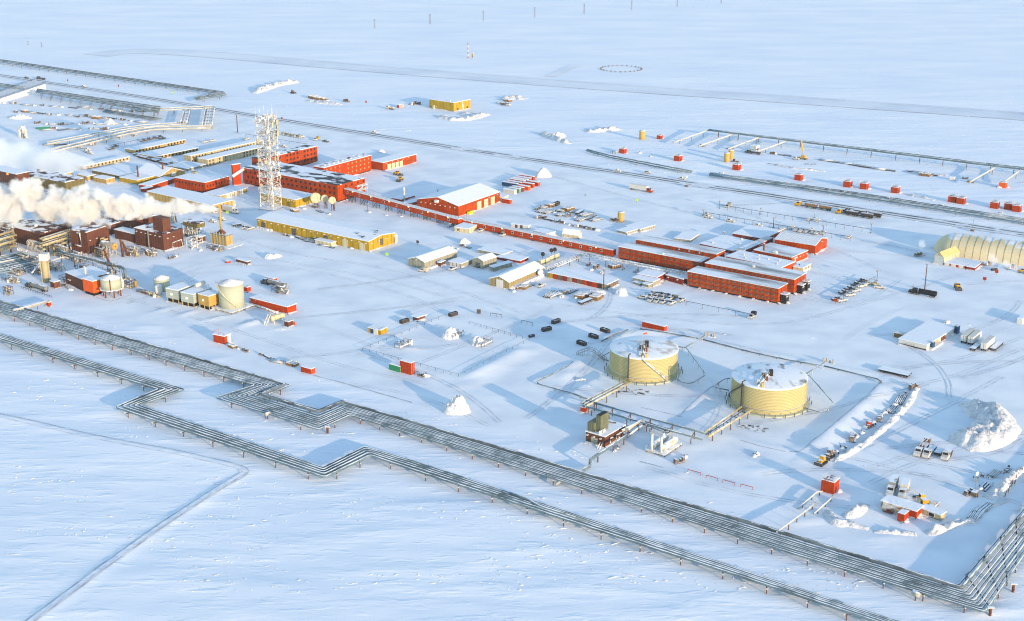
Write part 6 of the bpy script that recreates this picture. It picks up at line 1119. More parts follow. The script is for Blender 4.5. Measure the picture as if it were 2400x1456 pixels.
MK = dict(pickup=(mk_pickup, 'pickup_truck', 'pickup truck'), suv=(mk_suv, 'passenger_van', 'van'), tanker=(mk_tanker, 'tanker_truck', 'tanker truck'), dump=(mk_dump, 'dump_truck', 'dump truck'), boxtruck=(mk_boxtruck, 'box_truck', 'truck'), flat=(mk_flat, 'flatbed_truck', 'truck'), loader=(mk_loader, 'wheel_loader', 'loader'), dozer=(mk_dozer, 'bulldozer', 'bulldozer'), crane=(mk_crane, 'mobile_crane', 'crane'),
          boxtrailer=(mk_boxtrailer, 'box_trailer', 'trailer'), flattrailer=(mk_flattrailer, 'flatbed_trailer', 'trailer'), container=(mk_container, 'shipping_container', 'container'), bin=(mk_bin, 'waste_bin', 'bin'), well=(mk_well, 'well_house', 'well house'), generator=(mk_generator, 'generator', 'generator'), fan=(mk_fan, 'fan_unit', 'fan'), lighttower=(mk_lighttower, 'light_tower', 'light tower'),
          pipes=(mk_pipes, 'pipe_bundle', 'pipes'), crates=(mk_crates, 'crate_stack', 'crates'), skid=(mk_skid, 'equipment_skid', 'equipment'), lump=(mk_lump, 'buried_equipment', 'equipment'), beams=(mk_beams, 'beam_stack', 'beams'), reel=(mk_reel, 'cable_reel', 'reel'))
GRP = dict(pickup='pickup trucks about the yard', suv='vans', tanker='tanker trucks', dump='dump trucks', boxtruck='box trucks', flat='flatbed trucks', loader='loaders', boxtrailer='box trailers', flattrailer='flatbed trailers', container='shipping containers', bin='waste bins', well='well houses', generator='generators', fan='fan units', lighttower='light towers', pipes='pipe bundles', crates='crate stacks', skid='equipment skids', lump='snow-buried equipment', beams='stacks of steel beams', reel='cable reels', dozer='bulldozers', crane='cranes')
def put_at(kind, px, head, label, group=None, z=0.0, s=None, **kw):
    """px = ground point of the thing's base; head = way it faces, degrees"""
    p = at(px[0], px[1], 0); p.z = z; key = (kind, tuple(sorted(kw.items()))); mk, nm, cat = MK[kind]
    if key in PROTO: return dup(PROTO[key], p, R(head), label, group or GRP[kind], (s, s, s) if s else (1, 1, 1))
    r_ = thing(nm, label, cat, p, R(head), group or GRP[kind]); mk(r_, **kw); PROTO[key] = r_
    if s: r_.scale = (s, s, s)
    return r_
V, U, VB, UB = 54, -36.5, 234, 143.5
# pickups standing alone
for px, h_, lb in (((1127, 543), VB, 'white pickup parked beside the cream guard house'), ((1179, 553), VB, 'white pickup alone in front of the long red corridor'), ((1061, 633), VB, 'white pickup in front of the grey container block'), ((1268, 672), VB, 'white pickup between the khaki shed and the container building'), ((1056, 531), V, 'grey-shadowed pickup under the raised red corridor'),
        ((498, 521), UB, 'white pickup on the road left of the yellow sign'), ((574, 536), VB, 'left of two white pickups by the corner of the yellow warehouse'), ((586, 538), VB, 'right of two white pickups by the corner of the yellow warehouse'), ((1657, 505), UB, 'pickup behind another at the left end of the long plug-in rail'), ((1659, 511), UB, 'white pickup in front at the left end of the long plug-in rail'),
        ((1711, 520), UB, 'white pickup alone left of the rail post with a heater box'), ((1776, 531), UB, 'white pickup alone behind the thin red wing'), ((1988, 558), V, 'pickup at the right end of the plug-in rail near the gymnasium'), ((1896, 517), V, 'left pickup of the pair on the upper plug-in rail'), ((1915, 519), V, 'right pickup of the pair on the upper plug-in rail'), ((196, 204), UB, 'white pickup on the far road at left'), ((62, 184), UB, 'dark pickup on the far road nearest the left edge'), ((877, 312), UB, 'white pickup on the far road above the red garage'),
        ((1447, 403), UB, 'pickup on the far road left of the white van'), ((1598, 421), UB, 'white pickup on the far road right of the white van'), ((2328, 1197), V, 'black and white pickup behind the tan trailer cabin') if False else ((2188, 1188), V, 'black and white pickup behind the tan trailer cabin'), ((578, 328), V, 'pickup at the end of the rail left of the lattice tower'), ((278, 323), UB, 'left pickup of two below the lower sunlit pipe run'), ((314, 318), UB, 'right pickup of two below the lower sunlit pipe run'), ((480, 335), V, 'left pickup of two between the bunkhouses'), ((497, 332), V, 'right pickup of two between the bunkhouses'),
        ((763, 333), UB, 'dark pickup right of the parked crew trucks beyond the red wings'), ((665, 345), UB, 'pickup on the rail right behind the lattice tower')):
    put_at('pickup', px, h_, lb, **({'paint': 'dark steel'} if lb.startswith('dark') else {}))
def lot(pts, h_, where, **kw):
    for k, px in enumerate(sorted(pts)): put_at('pickup', px, h_ + rnd.uniform(-4, 4), f'{ordn(k)} pickup from left {where}', **kw)
lot([(1527, 706), (1541, 708), (1556, 710), (1574, 713)], VB, 'in the front row of the lot before the red dormitory')
lot([(1525, 697), (1538, 698), (1553, 700), (1570, 703), (1597, 706)], VB, 'in the middle row of the lot before the red dormitory')
lot([(1531, 691), (1545, 692), (1561, 695), (1580, 699)], V, 'in the back row of the lot before the red dormitory', paint='dark steel')
put_at('suv', (1505, 700), UB, 'white van at the left of the lot before the red dormitory'); put_at('suv', (1519, 407), U, 'white van on the far road above the semi-trailer truck'); put_at('suv', (520, 516), U, 'cream van beside the road sign near the loading building')
lot([(1833, 540), (1855, 536), (1867, 542), (1878, 544), (1890, 545), (1900, 541), (1914, 549), (1928, 548), (1905, 547)], V, 'along the rail behind the camp gymnasium')
lot([(1961, 704), (1977, 688), (1990, 679), (2006, 669), (2020, 661)], 25, 'along the left side of the slanting rail right of the camp', paint='dark steel'); lot([(1973, 707), (1992, 694), (2005, 684), (2019, 673), (2032, 668)], 25, 'along the right side of the slanting rail right of the camp')
for k, px in enumerate(((2052, 669), (2062, 676))): put_at('pickup', px, UB + 20, ('yellowish', 'white')[k] + ' pickup at the top end of the slanting rail', paint='cream' if k == 0 else 'white vehicle')
lot([(668, 317), (681, 319), (694, 322), (706, 323)], V, 'in the row of trucks beyond the lattice tower', box='grey siding'); put_at('pickup', (741, 329), VB, 'yellow-boxed crew truck right of the row beyond the tower', box='yellow')
lot([(336, 332), (348, 329), (361, 326), (374, 323), (380, 326)], V, 'in the shaded row behind the far left bunkhouse', paint='dark steel'); lot([(262, 351), (270, 345)], V, 'left of the far left bunkhouse', paint='dark steel'); lot([(187, 347), (202, 357), (212, 361), (205, 352)], UB, 'in the group veiled by the drifting steam')
put_at('pickup', (991, 637), UB + 12, 'white utility truck with a tall cream box beside the grey gabled shed', box='cream'); put_at('pickup', (1706, 486), VB, 'grey crew truck at the left end of the upper plug-in rail', box='grey siding'); put_at('pickup', (1762, 745), VB, 'white pickup with dark tool box at the end of the front rail', box='black')
for k, px in enumerate(((556, 530),)): put_at('flattrailer', px, 30, 'dark low trailer left of the two pickups by the yellow warehouse', L=6)
# trucks and machines
put_at('tanker', (92, 680), UB, 'tanker truck with a cream-ended drum at the foot of the tan column'); put_at('tanker', (648, 672), UB, 'tanker truck with pump gear beside a red container'); put_at('tanker', (2171, 694), UB, 'black tanker truck under the tall mast', drum='black', cabp='black', L=8)
put_at('boxtruck', (1497, 447), U, 'semi-trailer truck with a long white body crossing the yard', L=13.0, box='white panel', cabp='red box'); put_at('boxtruck', (536, 497), U, 'grey box truck backed against the ochre loading building', L=9.0, box='pale steel'); put_at('boxtruck', (2120, 1152), 245, 'right box truck of the two behind the white-roofed camp shed', box='pale steel', L=6.0)
put_at('boxtruck', (2093, 1145), 245, 'left box truck of the two behind the white-roofed camp shed', L=7.0)
put_at('dump', (1871, 483), UB, 'yellow-cabbed haul truck with two tan side-dump trailers near the far road', body='wood'); put_at('dump', (1966, 501), UB, 'yellow-cabbed haul truck with two brown side-dump trailers right behind the other'); put_at('dump', (1985, 499), UB, 'second brown haul truck parked close behind the yellow cab', cabp='bin')
put_at('flat', (2163, 1054), 238, 'mast truck with long derrick, leftmost of the trucks near the large snow heap', load='mast', L=8.5); put_at('flat', (2182, 1058), 238, 'white flatbed truck beside the mast truck', L=8.0); put_at('flat', (2222, 1068), 238, 'white dump truck, rightmost of the trucks near the large snow heap', load='dump', L=3.6); put_at('flattrailer', (2200, 1064), 238, 'small snow-topped trailer between the flatbed and dump trucks', L=5)
put_at('flat', (99, 187), UB, 'dark flatbed truck on the far road at left', cabp='dark steel', load='junk dark'); put_at('flat', (1770, 362), UB, 'dark truck with a loaded bed among the far well lines', cabp='dark steel', load='junk dark'); put_at('flat', (918, 257), UB, 'white truck beside the striped far container', load='cream', L=5); put_at('flat', (1180, 247), U, 'dark flatbed by the far skid', cabp='white vehicle', load='junk', L=6); put_at('flat', (1268, 537), UB, 'dark truck at the left end of the long drum row', cabp='dark steel', load='junk dark', L=4) if False else None
for px, h_, lb in (((932, 411), U, 'yellow wheel loader in front of the red garage'), ((938, 424), 250, 'brown wheel loader below the yellow one by the garage'), ((2244, 677), 265, 'orange wheel loader facing the camera right of the black tanker'), ((2160, 1178), 100, 'yellow wheel loader steaming behind the white-roofed camp shed'), ((2105, 1203), U, 'yellow heater cart steaming beside the small red container') ): put_at('loader', px, h_, lb, s=.8 if 'cart' in lb else None)
for px, h_, lb in (((1925, 1088), 230, 'yellow bulldozer at the near end of the equipment line'), ((1942, 1073), 230, 'dark bulldozer second in the equipment line'), ((687, 219), U, 'rusty bulldozer beside the far snow bank')): put_at('dozer', px, h_, lb, **({} if 'yellow' in lb else {'paint': 'junk'}))
put_at('crane', (1880, 373), UB, 'yellow mobile crane with raised boom among the far well lines'); put_at('pickup', (1864, 374), UB, 'pickup at the foot of the yellow crane')
# trailers by the white complex
b = bld('trailer_complex', 'large white snow-roofed trailer complex at right', (2171, 822), 809.5, (2103, 796.5), (2241, 766.8), 'white panel', 'roof snow', cat='trailers'); lights(b, 'L', 4, 1.0, .35, .6); mb = MB(); mb.box(b.X * .1, b.X * .18, -1.4, -.02, 0, b.h + .6); mb.box(b.X * .93, b.X * 1.02, -1.6, -.02, 0, b.h + 1.2); mb.build('entry', 'blue box', b.root); mb = MB(); mb.box(b.X * .48, b.X * .62, -.3, -.02, .2, b.h * .8); mb.build('door', 'rust', b.root); doors(b, 'R', (.3, .36), 1.6, 2, 'tank tan'); mb = MB(); mb.box(b.X * .05, b.X * .42, -2.0, -.02, -.3, .8); mb.build('snow_drift', 'pile snow', b.root); mb = MB(); mb.box(-.1, .01, .1, b.Y - .1, 0, .6); mb.build('skirt', 'black', b.root)
put_at('crates', (2110, 790), V, 'brown crate with a frame behind the white trailer complex', n=2); put_at('lump', (2218, 757), 20, 'dark buried gear behind the far end of the trailer complex', seed=4)
for px, lb, kd in (((2267, 797), 'left white box trailer of the pair right of the trailer complex', 'boxtrailer'), ((2283, 801), 'right white box trailer of the pair right of the trailer complex', 'boxtrailer'), ((2285, 818), 'low snowy flatbed trailer between the box trailers', 'flattrailer'), ((2314, 815), 'white box trailer standing apart between two flatbeds', 'boxtrailer'), ((2336, 815), 'long flatbed trailer, rightmost of the parked trailers', 'flattrailer')): put_at(kd, px, V, lb, L=8.0 if 'low snowy' in lb else 12.0)
put_at('flattrailer', (2094, 878), UB, 'front dark flatbed trailer beyond the dike corner', L=13.5); put_at('flattrailer', (2100, 874), UB, 'rear dark flatbed trailer beyond the dike corner', L=12.8)
put_at('container', (2398, 752), V, 'white brown-ended container cut by the right edge', paint='white panel')
# containers
for px, h_, kw, lb in (((1534, 771), U - 2, dict(paint='red bright'), 'long red container alone behind the far cream tank'), ((722, 874), U, dict(paint='red bright', L=6.1), 'small bright red container half under snow near the upper pipeline'), ((929, 868), U, dict(paint='green box', L=6.1), 'green container beside the stacked red ones'), ((955, 874), U, dict(paint='red box', L=6.1), 'lower red container of the stack of two'),
        ((636, 662), U, dict(paint='red bright', L=6.1), 'red container beside the tanker truck with pump gear'), ((1188, 476), U, dict(paint='red bright', L=6.1), 'red container at the corner of the red workshop'), ((938, 252), V, dict(paint='red box', L=6.1), 'far red and white striped container')):
    put_at('container', px, h_, lb, **kw)
put_at('container', (955, 874), U, 'upper red container of the stack of two', z=2.75, paint='red box', L=6.1)
for k in range(5):
    mb = MB(); mb.box(-2.8 + k * 1.25, -2.2 + k * 1.25, -1.3, -1.27, .1, 2.5); mb.build('stripe', 'white panel', [o for o in COL.objects if o.get('label') == 'far red and white striped container'][0])
for k, (px, pt) in enumerate((((1196, 437), 'blue box'), ((1206, 434), 'red dark'), ((1213, 430), 'red box'), ((1220, 427), 'white panel'), ((1227, 424), 'red box'), ((1235, 420), 'red box'))): put_at('container', px, U, ('dark blue', 'dark red', 'red', 'white-ended', 'second red', 'farthest red')[k] + ' container in the back row right of the red workshop', paint=pt)
for k, (px, pt) in enumerate((((1195, 453), 'white panel'), ((1206, 450), 'teal box'), ((1214, 447), 'red dark'), ((1228, 444), 'orange'), ((1238, 438), 'red bright'), ((1250, 434), 'red box'))): put_at('container', px, U, ('white', 'pale green', 'dark red', 'orange', 'bright red', 'rearmost red')[k] + ' container in the front row right of the red workshop', paint=pt, L=9.0)
b = bld('cabin', 'small white cabin against the end of the red workshop', (1181, 474), 463, (1172, 461), (1189, 458), 'cream', 'roof snow', cat='cabin')
for k, (px, pt) in enumerate((((874, 776), 'tan'), ((881, 778), 'blue box'), ((888, 780), 'white panel'), ((896, 781), 'yellow'))): put_at('container', px, V + 2, ('tan', 'dark blue', 'white', 'open yellow-fronted')[k] + ' container in the row of four by the fenced pit', paint=pt, L=6.1, s=.85)
for px, h_, lb in (((1303, 757), V - 6, 'dark bin with rusty scrap, upper of two left of the long red container'), ((1281, 775), V - 20, 'black bin with ragged top, lower of two left of the long red container'), ((1363, 808), U - 10, 'nearest dark bin of the three in a row left of the far cream tank'), ((1391, 792), U - 10, 'middle dark bin of the three in a row left of the far cream tank'), ((1418, 778), U - 10, 'farthest dark bin of the three in a row left of the far cream tank'), ((948, 756), V - 8, 'snow-filled dark bin behind the fenced pit'), ((1062, 740), V - 8, 'open brown bin at the back corner of the fenced pit'), ((1160, 820), 30, 'dark flat bin left of the ragged bin') if False else ((1246, 790), 35, 'thin dark sled at the right corner of the fenced pit')): put_at('bin', px, h_, lb, s=.45 if 'sled' in lb else .74)
b = bld('shelter', 'dark open shelter with a slanted white roof between two bins', (978, 754), 744, None, (1000, 740), 'brown', 'roof snow', Lm=3, cat='shelter', over=.8)
# well houses
for k, (px, nm) in enumerate((((1462, 361), 'first'), ((1592, 379), 'second'), ((1730, 400), 'third'), ((1876, 424), 'fourth'), ((1991, 440), 'fifth'), ((2030, 445), 'sixth'), ((2103, 454), 'seventh'))): put_at('well', px, V, f'{nm} red well house from the left along the far road', s=(.9 if k == 0 else 1.0))
for px, lb in (((2238, 476), 'left red well house of the joined pair right of the row'), ((2258, 480), 'right red well house of the joined pair right of the row'), ((2337, 490), 'single red well house left of the last joined pair'), ((2370, 493), 'left red well house of the last joined pair at the right edge'), ((2389, 498), 'right red well house of the last joined pair at the right edge'), ((1548, 327), 'small orange-red well house beside the far yellow tank')): put_at('well', px, V, lb, s=.75 if 'small' in lb else None)
put_at('well', (2356, 442), V, 'orange well house on the upper lateral at far right', paint='orange', s=.95); put_at('well', (1953, 1159), V, 'single red well house with roof rails near the camp at lower right', S=4.7, hh=4.4)
for px, lb in (((1505, 328), 'far yellow tank beside the small orange-red well house'), ((1703, 381), 'front yellow tank of the pair behind the third well house'), ((1713, 374), 'rear yellow tank of the pair behind the third well house')): small_tank(lb, px, px[1] - (20 if px[0] == 1505 else 21), 7.0 if px[0] == 1505 else 6.5, 'tank tan', .3)
small_tank('brown and tan tank with top rail behind the long red corridor', (1455, 521), 499, 7.8, 'tank tan', .2)
put_at('skid', (1722, 380), U, 'dark pallet of gear at the feet of the two yellow tanks', seed=31); put_at('skid', (1440, 519), U, 'snowy gear left of the brown and tan tank', seed=33)
b = bld('hut', 'white hut with an orange door panel among the far lateral pipes', (1772, 356), 343, (1760, 341), (1781, 341), 'white panel', 'roof snow', cat='hut'); doors(b, 'R', (.5,), 1.6, 2.4, 'orange'); b = bld('hut', 'tiny white hut with an orange mark at the far right lateral', (2236, 424), 417, (2228, 416), (2243, 417), 'white panel', 'roof snow', cat='hut', Rm=2.5, Lm=3)
for k, px in enumerate(((1845, 437), (1940, 452), (1975, 457), (2080, 472), (2205, 489), (2345, 508), (1690, 413), (1440, 362))):
    root = thing('valve_manifold', f'{ordn(k) if k < 6 else ("left-hand" if k == 6 else "far left")} rimed valve manifold where a well line meets the grey pipeline', 'manifold', at(*px), R(V), 'valve manifolds of the well row'); mb = MB(); mb.tube([(-.5, 0, 1.2), (6 if k != 1 else 4, 0, 1.2)], .35, 6); mb.build('pipe', 'pipe pale', root, True); mb = MB(); mb.tube([(0, -.8, .4), (0, -.8, 2.4), (0, 1.6, 2.4), (0, 1.6, .4)], .25, 6); mb.build('loop', 'pipe lagging', root, True); mb = MB(); [mb.cyl(x, .0, 1.2, 2.2, .35, n=6) for x in (1.5, 3)]; mb.build('valve', 'rime steel', root)
# camp at lower right
b = bld('camp_shed', 'low camp shed with a wide white roof and red end wall', (2146, 1217), 1199, (2066, 1174), (2159, 1184), 'khaki siding', 'roof snow', cat='shed'); mb = MB(); mb.box(.05, b.X, -.12, -.01, .05, b.h - .05); mb.build('end_wall', 'red box', b.root); mb = MB(); mb.box(-.12, -.01, .05, b.Y * .22, .05, b.h - .05); mb.build('end_wall', 'red box', b.root)
b = bld('shipping_container', 'short red container in front of the camp shed', (2118, 1226), 1206.6, (2100, 1205), (2131, 1197.7), 'red box', 'roof red', cat='container', slab=.15, over=.05); b = bld('trailer_cabin', 'tan trailer cabin with a white-framed window at the camp', (2203, 1223), 1207.8, (2158.8, 1191), (2214.7, 1199), 'beige', 'roof snow', cat='cabin', base=.5); wins_left(b, 1, b.h * .6, .55, .55, 2.2, 1.5, 'white frame', 'glass dark')
mb = MB(); mb.tube([(0, 0, 1.0), (3.4, 0, 1.0)], .9, 10); mb.box(.2, 1.2, -.7, .7, 1.4, 2.2); o = mb.build('heater', 'rust'); o.location = at(2070, 1199); o.rotation_euler = (0, 0, R(U)); tag(o, 'rusty steaming heater left of the yellow heater cart', 'heater')
put_at('lighttower', (2284, 1162), V, 'light tower with two glowing lamps right of the camp', s=1.1); put_at('lighttower', (1609, 438), V, 'light tower with green lamp beside the far road', s=.9); put_at('lighttower', (2279, 542), V, 'light tower on a brown base near the far road at right', s=.9, lampm='steel')
for k in range(9):
    px = (2355 + k * 7.5, 1165 - k * 9) if k < 4 else (2372 + (k - 4) * 7, 1140 - (k - 4) * 9); mb = MB(); mb.cyl(0, 0, -.5, 2.4 + (k % 3) * .5, .13, n=5); mb.beam((-.6, 0, 1.2), (.6, 0, 1.6), .05); o = mb.build('fence_post', 'rust post'); o.location = at(*px); o.rotation_euler = (R(rnd.uniform(-8, 8)), R(rnd.uniform(-8, 8)), rnd.random()); tag(o, f'{ordn(k)} leaning post from the near end of the wire fence at the right edge', 'fence post', 'posts of the leaning wire fence')
# big fabric shelter at right
a0, a1 = at(2226, 600), at(2420, 622); d = (a1 - a0); ang = math.atan2(d.y, d.x); Lt = d.xy.length; ang = max(R(UDIR - 6), min(R(UDIR + 6), ang)); root = thing('fabric_hangar', 'huge cream fabric hangar with seams at the right edge', 'hangar', a0, ang); W = 26.0; Ht = 9.6
ns = 14; prof = [(W / 2 - W / 2 * math.cos(math.pi * k / ns), Ht * math.sin(math.pi * k / ns) ** .72) for k in range(ns + 1)]
mb = MB(); n_b = 16; xs = [Lt * 1.5 * k / n_b for k in range(n_b + 1)]; vs = []; rows = []
xs2 = [-11, -9.5, -6.5, -3] + xs
for x in xs2:
    f = 1.0 if x >= 0 else max(.12, math.sqrt(max(0, 1 - (x / 11.6) ** 2)))
    vs += [(x, W / 2 + (y - W / 2) * f, z * f - .3) for y, z in prof]
m_ = ns + 1; mb.add(vs, [(i * m_ + j, (i + 1) * m_ + j, (i + 1) * m_ + j + 1, i * m_ + j + 1) for i in range(len(xs2) - 1) for j in range(ns)]); mb.build('canopy', 'fabric', root, True)
mb = MB(); [mb.tube([(x, y, z - .25) for y, z in [(W / 2 + (y - W / 2) * 1.004, z * 1.006) for y, z in prof]], .14, 4) for x in xs]; mb.build('seam', 'beige', root)
b = bld('entrance_tunnel', 'sunlit arched entrance tent with a pale door before the fabric hangar', (2211, 622), 605, (2162, 611), (2240, 600), 'cream', 'fabric orange', 'gabx', top=2.6, cat='tent', slab=.15, over=.1, Rm=17); doors(b, 'L', (.5,), 5, 4.6, 'white panel'); wins_left(b, 1, 1.6, .9, .9, 1, 1.8, 'glass dark', 'glass dark')
b = bld('container_block', 'red and white container cabins with snow roof beside the arched entrance tent', (2262, 631), 624, (2213, 614.5), (2282, 611), 'red box', 'roof snow', cat='containers'); [put(b, 'window', winmesh(2.6, 1.4, 'x', 'white panel', 'white panel'), (0, b.Y * f, b.h * .55)) for f in (.2, .55, .85)]; b = bld('container_block', 'dark red snow-roofed container next to the hangar cabins', (2284, 635), 628, (2265, 626), (2300, 616), 'red dark', 'roof snow', cat='containers')
put_at('skid', (2155, 600), 20, 'dark machinery left of the arched entrance tent', seed=5); put_at('skid', (2310, 622), 10, 'snowy gear right of the hangar cabins', seed=6); put_at('bin', (2330, 634), 15, 'small dark box in the steam before the hangar', s=.5); put_at('skid', (2368, 630), 30, 'dark machinery in the steam at the hangar side', seed=7); put_at('loader', (2396, 640), U, 'yellow machine at the right edge before the hangar', s=.8)
# tall light masts
def mast(px, yt, lb, r_=.22, head=True, mt='rust post', cat='light mast'):
    hh = rise(px, yt); root = thing('light_mast', lb, cat, at(*px), R(V), 'light masts'); mb = MB(); mb.cyl(0, 0, -.5, hh, r_, r_ * .7, n=8); mb.build('pole', mt, root)
    if head: mb = MB(); mb.box(-.9, .9, -.35, .35, hh - .5, hh + .2); mb.build('lamp_head', 'steel', root)
    mb = MB(); mb.box(-.5, .5, -.5, .5, -.4, .35); mb.build('base', 'junk', root); return root
for px, yt, lb, r_ in (((2167, 680), 618, 'tall dark mast behind the black tanker truck', .3), ((1414.5, 680), 631, 'tall dark pole at the corner of the patchwork container building', .3), ((1812.5, 534), 510, 'dark red post on the plug-in rail behind the gymnasium', .25), ((1928.5, 549), 527, 'dark post on the rail right of the gymnasium', .25), ((557, 311), 268, 'tall pale pole with a yellow foot left of the lattice tower', .4), ((1697, 560), 544, 'short lamp post behind the link corridor', .15), ((862, 494), 478, 'green-lit lamp post below the raised corridor', .15), ((2055, 658), 634, 'lamp post at the top of the slanting rail', .15), ((1137, 540), 524, 'tiny lamp post beside the guard house', .12),
        ((1533, 695), 683, 'lamp post at the left of the dormitory parking lot', .12), ((1582, 701), 690, 'lamp post at the right of the dormitory parking lot', .12), ((1648, 506), 491, 'lamp post at the left end of the long plug-in rail', .13), ((1686, 488), 472, 'lamp post at the left end of the upper plug-in rail', .13), ((1909, 510), 500, 'double lamp post on the upper plug-in rail', .1), ((1783, 502), 488, 'post pair on the upper plug-in rail', .12), ((2041, 546), 524, 'post at the right end of the upper plug-in rail', .12), ((1372, 458), 453, 'tiny marker post in the open yard', .1), ((2140, 673), 665, 'short marker post left of the tall mast', .1), ((98, 110), 100, 'far thin pole at top left', .25), ((66, 105), 97, 'second far thin pole at top left', .25)): mast(px, yt, lb, r_, r_ > .11)
# plug-in rails
def rail(p0, p1, yt0, n, lb, hh=None):
    a, c = at(*p0), at(*p1); hh = hh or rise(p0, yt0); d = c - a; root = thing('plug_in_rail', lb, 'parking rail', a, math.atan2(d.y, d.x), 'plug-in rails'); L = d.xy.length
    mb = MB(); mb.beam((0, 0, hh), (L, 0, hh), .13); mb.build('beam', 'dark steel', root)
    for k in range(n): mb = MB(); mb.cyl(L * k / (n - 1), 0, -.4, hh, .09, n=5); mb.build('post', 'dark steel', root)
    return root
rail((1648, 507), (1992, 566), 497, 18, 'long plug-in rail behind the camp gymnasium'); rail((1686, 490), (2041, 548), 480, 19, 'upper plug-in rail nearest the haul trucks'); rail((1512, 693), (1605, 707), 686, 5, 'plug-in rail through the lot before the dormitory'); rail((1608, 717), (1763, 748), 706, 5, 'plug-in rail in front of the front dormitory'); rail((1964, 706), (2050, 657), 697, 8, 'slanting plug-in rail right of the camp'); rail((575, 321), (720, 345), 314, 8, 'plug-in rail behind the lattice tower'); rail((262, 350), (380, 326), 340, 9, 'plug-in rail behind the far left bunkhouse')
rail((50, 676), (122, 699), 673, 14, 'low railing in front of the tanker truck', 1.0)
# far power poles
for k, (x, yb, yt) in enumerate(((878, 66, 45), (1008, 57, 33), (1133, 49, 25), (1253, 41, 17), (1369, 32, 8), (1480, 24, 1), (1587, 16, -6), (1690, 8, -13))):
    hh = rise((x, yb), yt); root = thing('power_pole', f'{ordn(k)} power pole from the left in the far line at the top', 'power pole', at(x, yb), 0, 'far power poles'); mb = MB(); mb.cyl(-.5, 0, -1, hh, .2, .16, n=6); mb.build('pole', 'rust post', root); mb = MB(); mb.cyl(.5, 0, -1, hh, .2, .16, n=6); mb.build('pole', 'rust post', root)
    for f in (.94, .8): mb = MB(); mb.beam((-1.3, 0, hh * f), (1.3, 0, hh * f), .12); mb.build('cross_arm', 'dark steel', root)
# far radio site, ring of drums
root = thing('radio_mast', 'thin red and white far mast beside a small hut', 'mast', at(1097, 137), 0); hh = rise((1097, 137), 101); mb = MB()
for k in range(7): mb.cyl(0, 0, hh * k / 7, hh * (k + 1) / 7, .45, n=6, mi=k % 2)
mb.build('pole', ['red box', 'white panel'], root); b = bld('hut', 'far tan hut at the foot of the red and white mast', (1108, 137), 125, (1099, 126), (1116, 126), 'tan', 'roof snow', cat='hut', base=1.2)
p = at(1456, 162)
for k in range(26):
    a = 2 * math.pi * k / 26; q = p + Vector((math.cos(a) * 21, math.sin(a) * 21, 0)); mb = MB(); mb.cyl(0, 0, -.3, 1.1, .75, n=8); o = mb.build('marker_drum', 'orange' if k == 7 else ('rust' if k % 2 else 'junk')); o.location = q; o.scale = (.95, .95, .9); tag(o, 'the one orange-red drum in the far ring of drums' if k == 7 else 'dark drum in the far ring of drums on the tundra', 'drum', 'far ring of drums')
for k, (px, mt) in enumerate((((404, 222), 'hi-vis'), ((278, 206), 'red bright'), ((159, 193), 'red bright'), ((858, 244), 'red bright'), ((661, 283), 'red bright'), ((907, 604), 'hi-vis'), ((533, 505), 'hi-vis'), ((1492, 476), 'hi-vis'), ((979, 575), 'dark steel'), ((378, 302), 'hi-vis'), ((1958, 713), 'red bright'), ((2335, 645), 'red bright'), ((2307, 662), 'red bright'))):
    wh = ('beside the far road above the storage yard', 'beside the far road at left', 'beside the far road nearest the left edge', 'left of the far yellow building', 'right of the tower top beyond the road', 'in the open yard right of the yellow warehouse', 'by the grey box truck', 'in the open yard below the semi-trailer truck', 'right end of the yellow warehouse', 'on the sunlit pipe run', 'at the near end of the slanting rail', 'before the hangar steam', 'in the open yard before the hangar')[k]
    root = thing('marker_sign', {'hi-vis': 'lime-yellow', 'red bright': 'red', 'dark steel': 'dark'}[mt] + ' marker sign on a post ' + wh, 'sign', at(*px), R(U), 'marker signs'); mb = MB(); mb.cyl(0, 0, -.3, 1.6, .1, n=5); mb.build('post', 'steel', root); mb = MB(); mb.box(-.9, .9, -.08, .08, 1.2, 2.8); mb.build('panel', mt, root)
for k, (a, c) in enumerate((((1612, 1107), (1642, 1115)), ((1655, 1120), (1682, 1128)), ((1694, 1131), (1722, 1139)), ((1736, 1141), (1764, 1149)))):
    rr = rail(a, c, 0, 2, f'{ordn(k)} red pipe barrier from the left in front of the dike', 1.1); rr['group'] = 'red pipe barriers'; rr.name = 'pipe_barrier'; rr['category'] = 'barrier'; [setattr(ch, 'data', ch.data.copy()) or ch.data.materials.clear() or ch.data.materials.append(M['red bright']) for ch in rr.children]
for k in range(6): mb = MB(); mb.box(-.6, .6, -.3, .3, 0, 1.5); o = mb.build('safety_panel', 'hi-vis'); o.location = at(*((994, 508), (1003, 510), (1037, 517), (1046, 519), (1055, 521), (1064, 523))[k]); o.rotation_euler = (0, 0, R(U)); tag(o, f'{ordn(k)} lime-yellow panel from the left under the raised red corridor', 'panel', 'lime panels under the corridor')
# generators
for k, px in enumerate(((1268, 621), (1280, 617), (1290, 611), (1302, 607))): put_at('generator', px, V, f'{ordn(k)} cream generator box from the left behind the khaki shed')
for k, px in enumerate(((1272, 613), (1292, 604), (1300, 602))): put_at('fan', px, 20, f'{ordn(k)} round black fan from the left above the cream generators')
bundle('pipe_rack', 'snow-topped pipe rack slanting behind the khaki shed', [(1275, 632), (1362, 597)], [(1283, 636), (1366, 601)], [(0, .3, 'rime steel'), (.5, .3, 'rime steel'), (1, .3, 'rime steel')], 2.2, 9, over=.2, cat='pipe rack'); bundle('pipe_rack', 'long snow-topped utility rack on posts before the two-storey dormitory', [(1362, 594), (1480, 616), (1612, 640)], [(1362, 599), (1480, 621), (1610, 645)], [(0, .35, 'rime steel'), (1, .4, 'rime steel')], 4.0, 9, over=.2, cat='pipe rack')
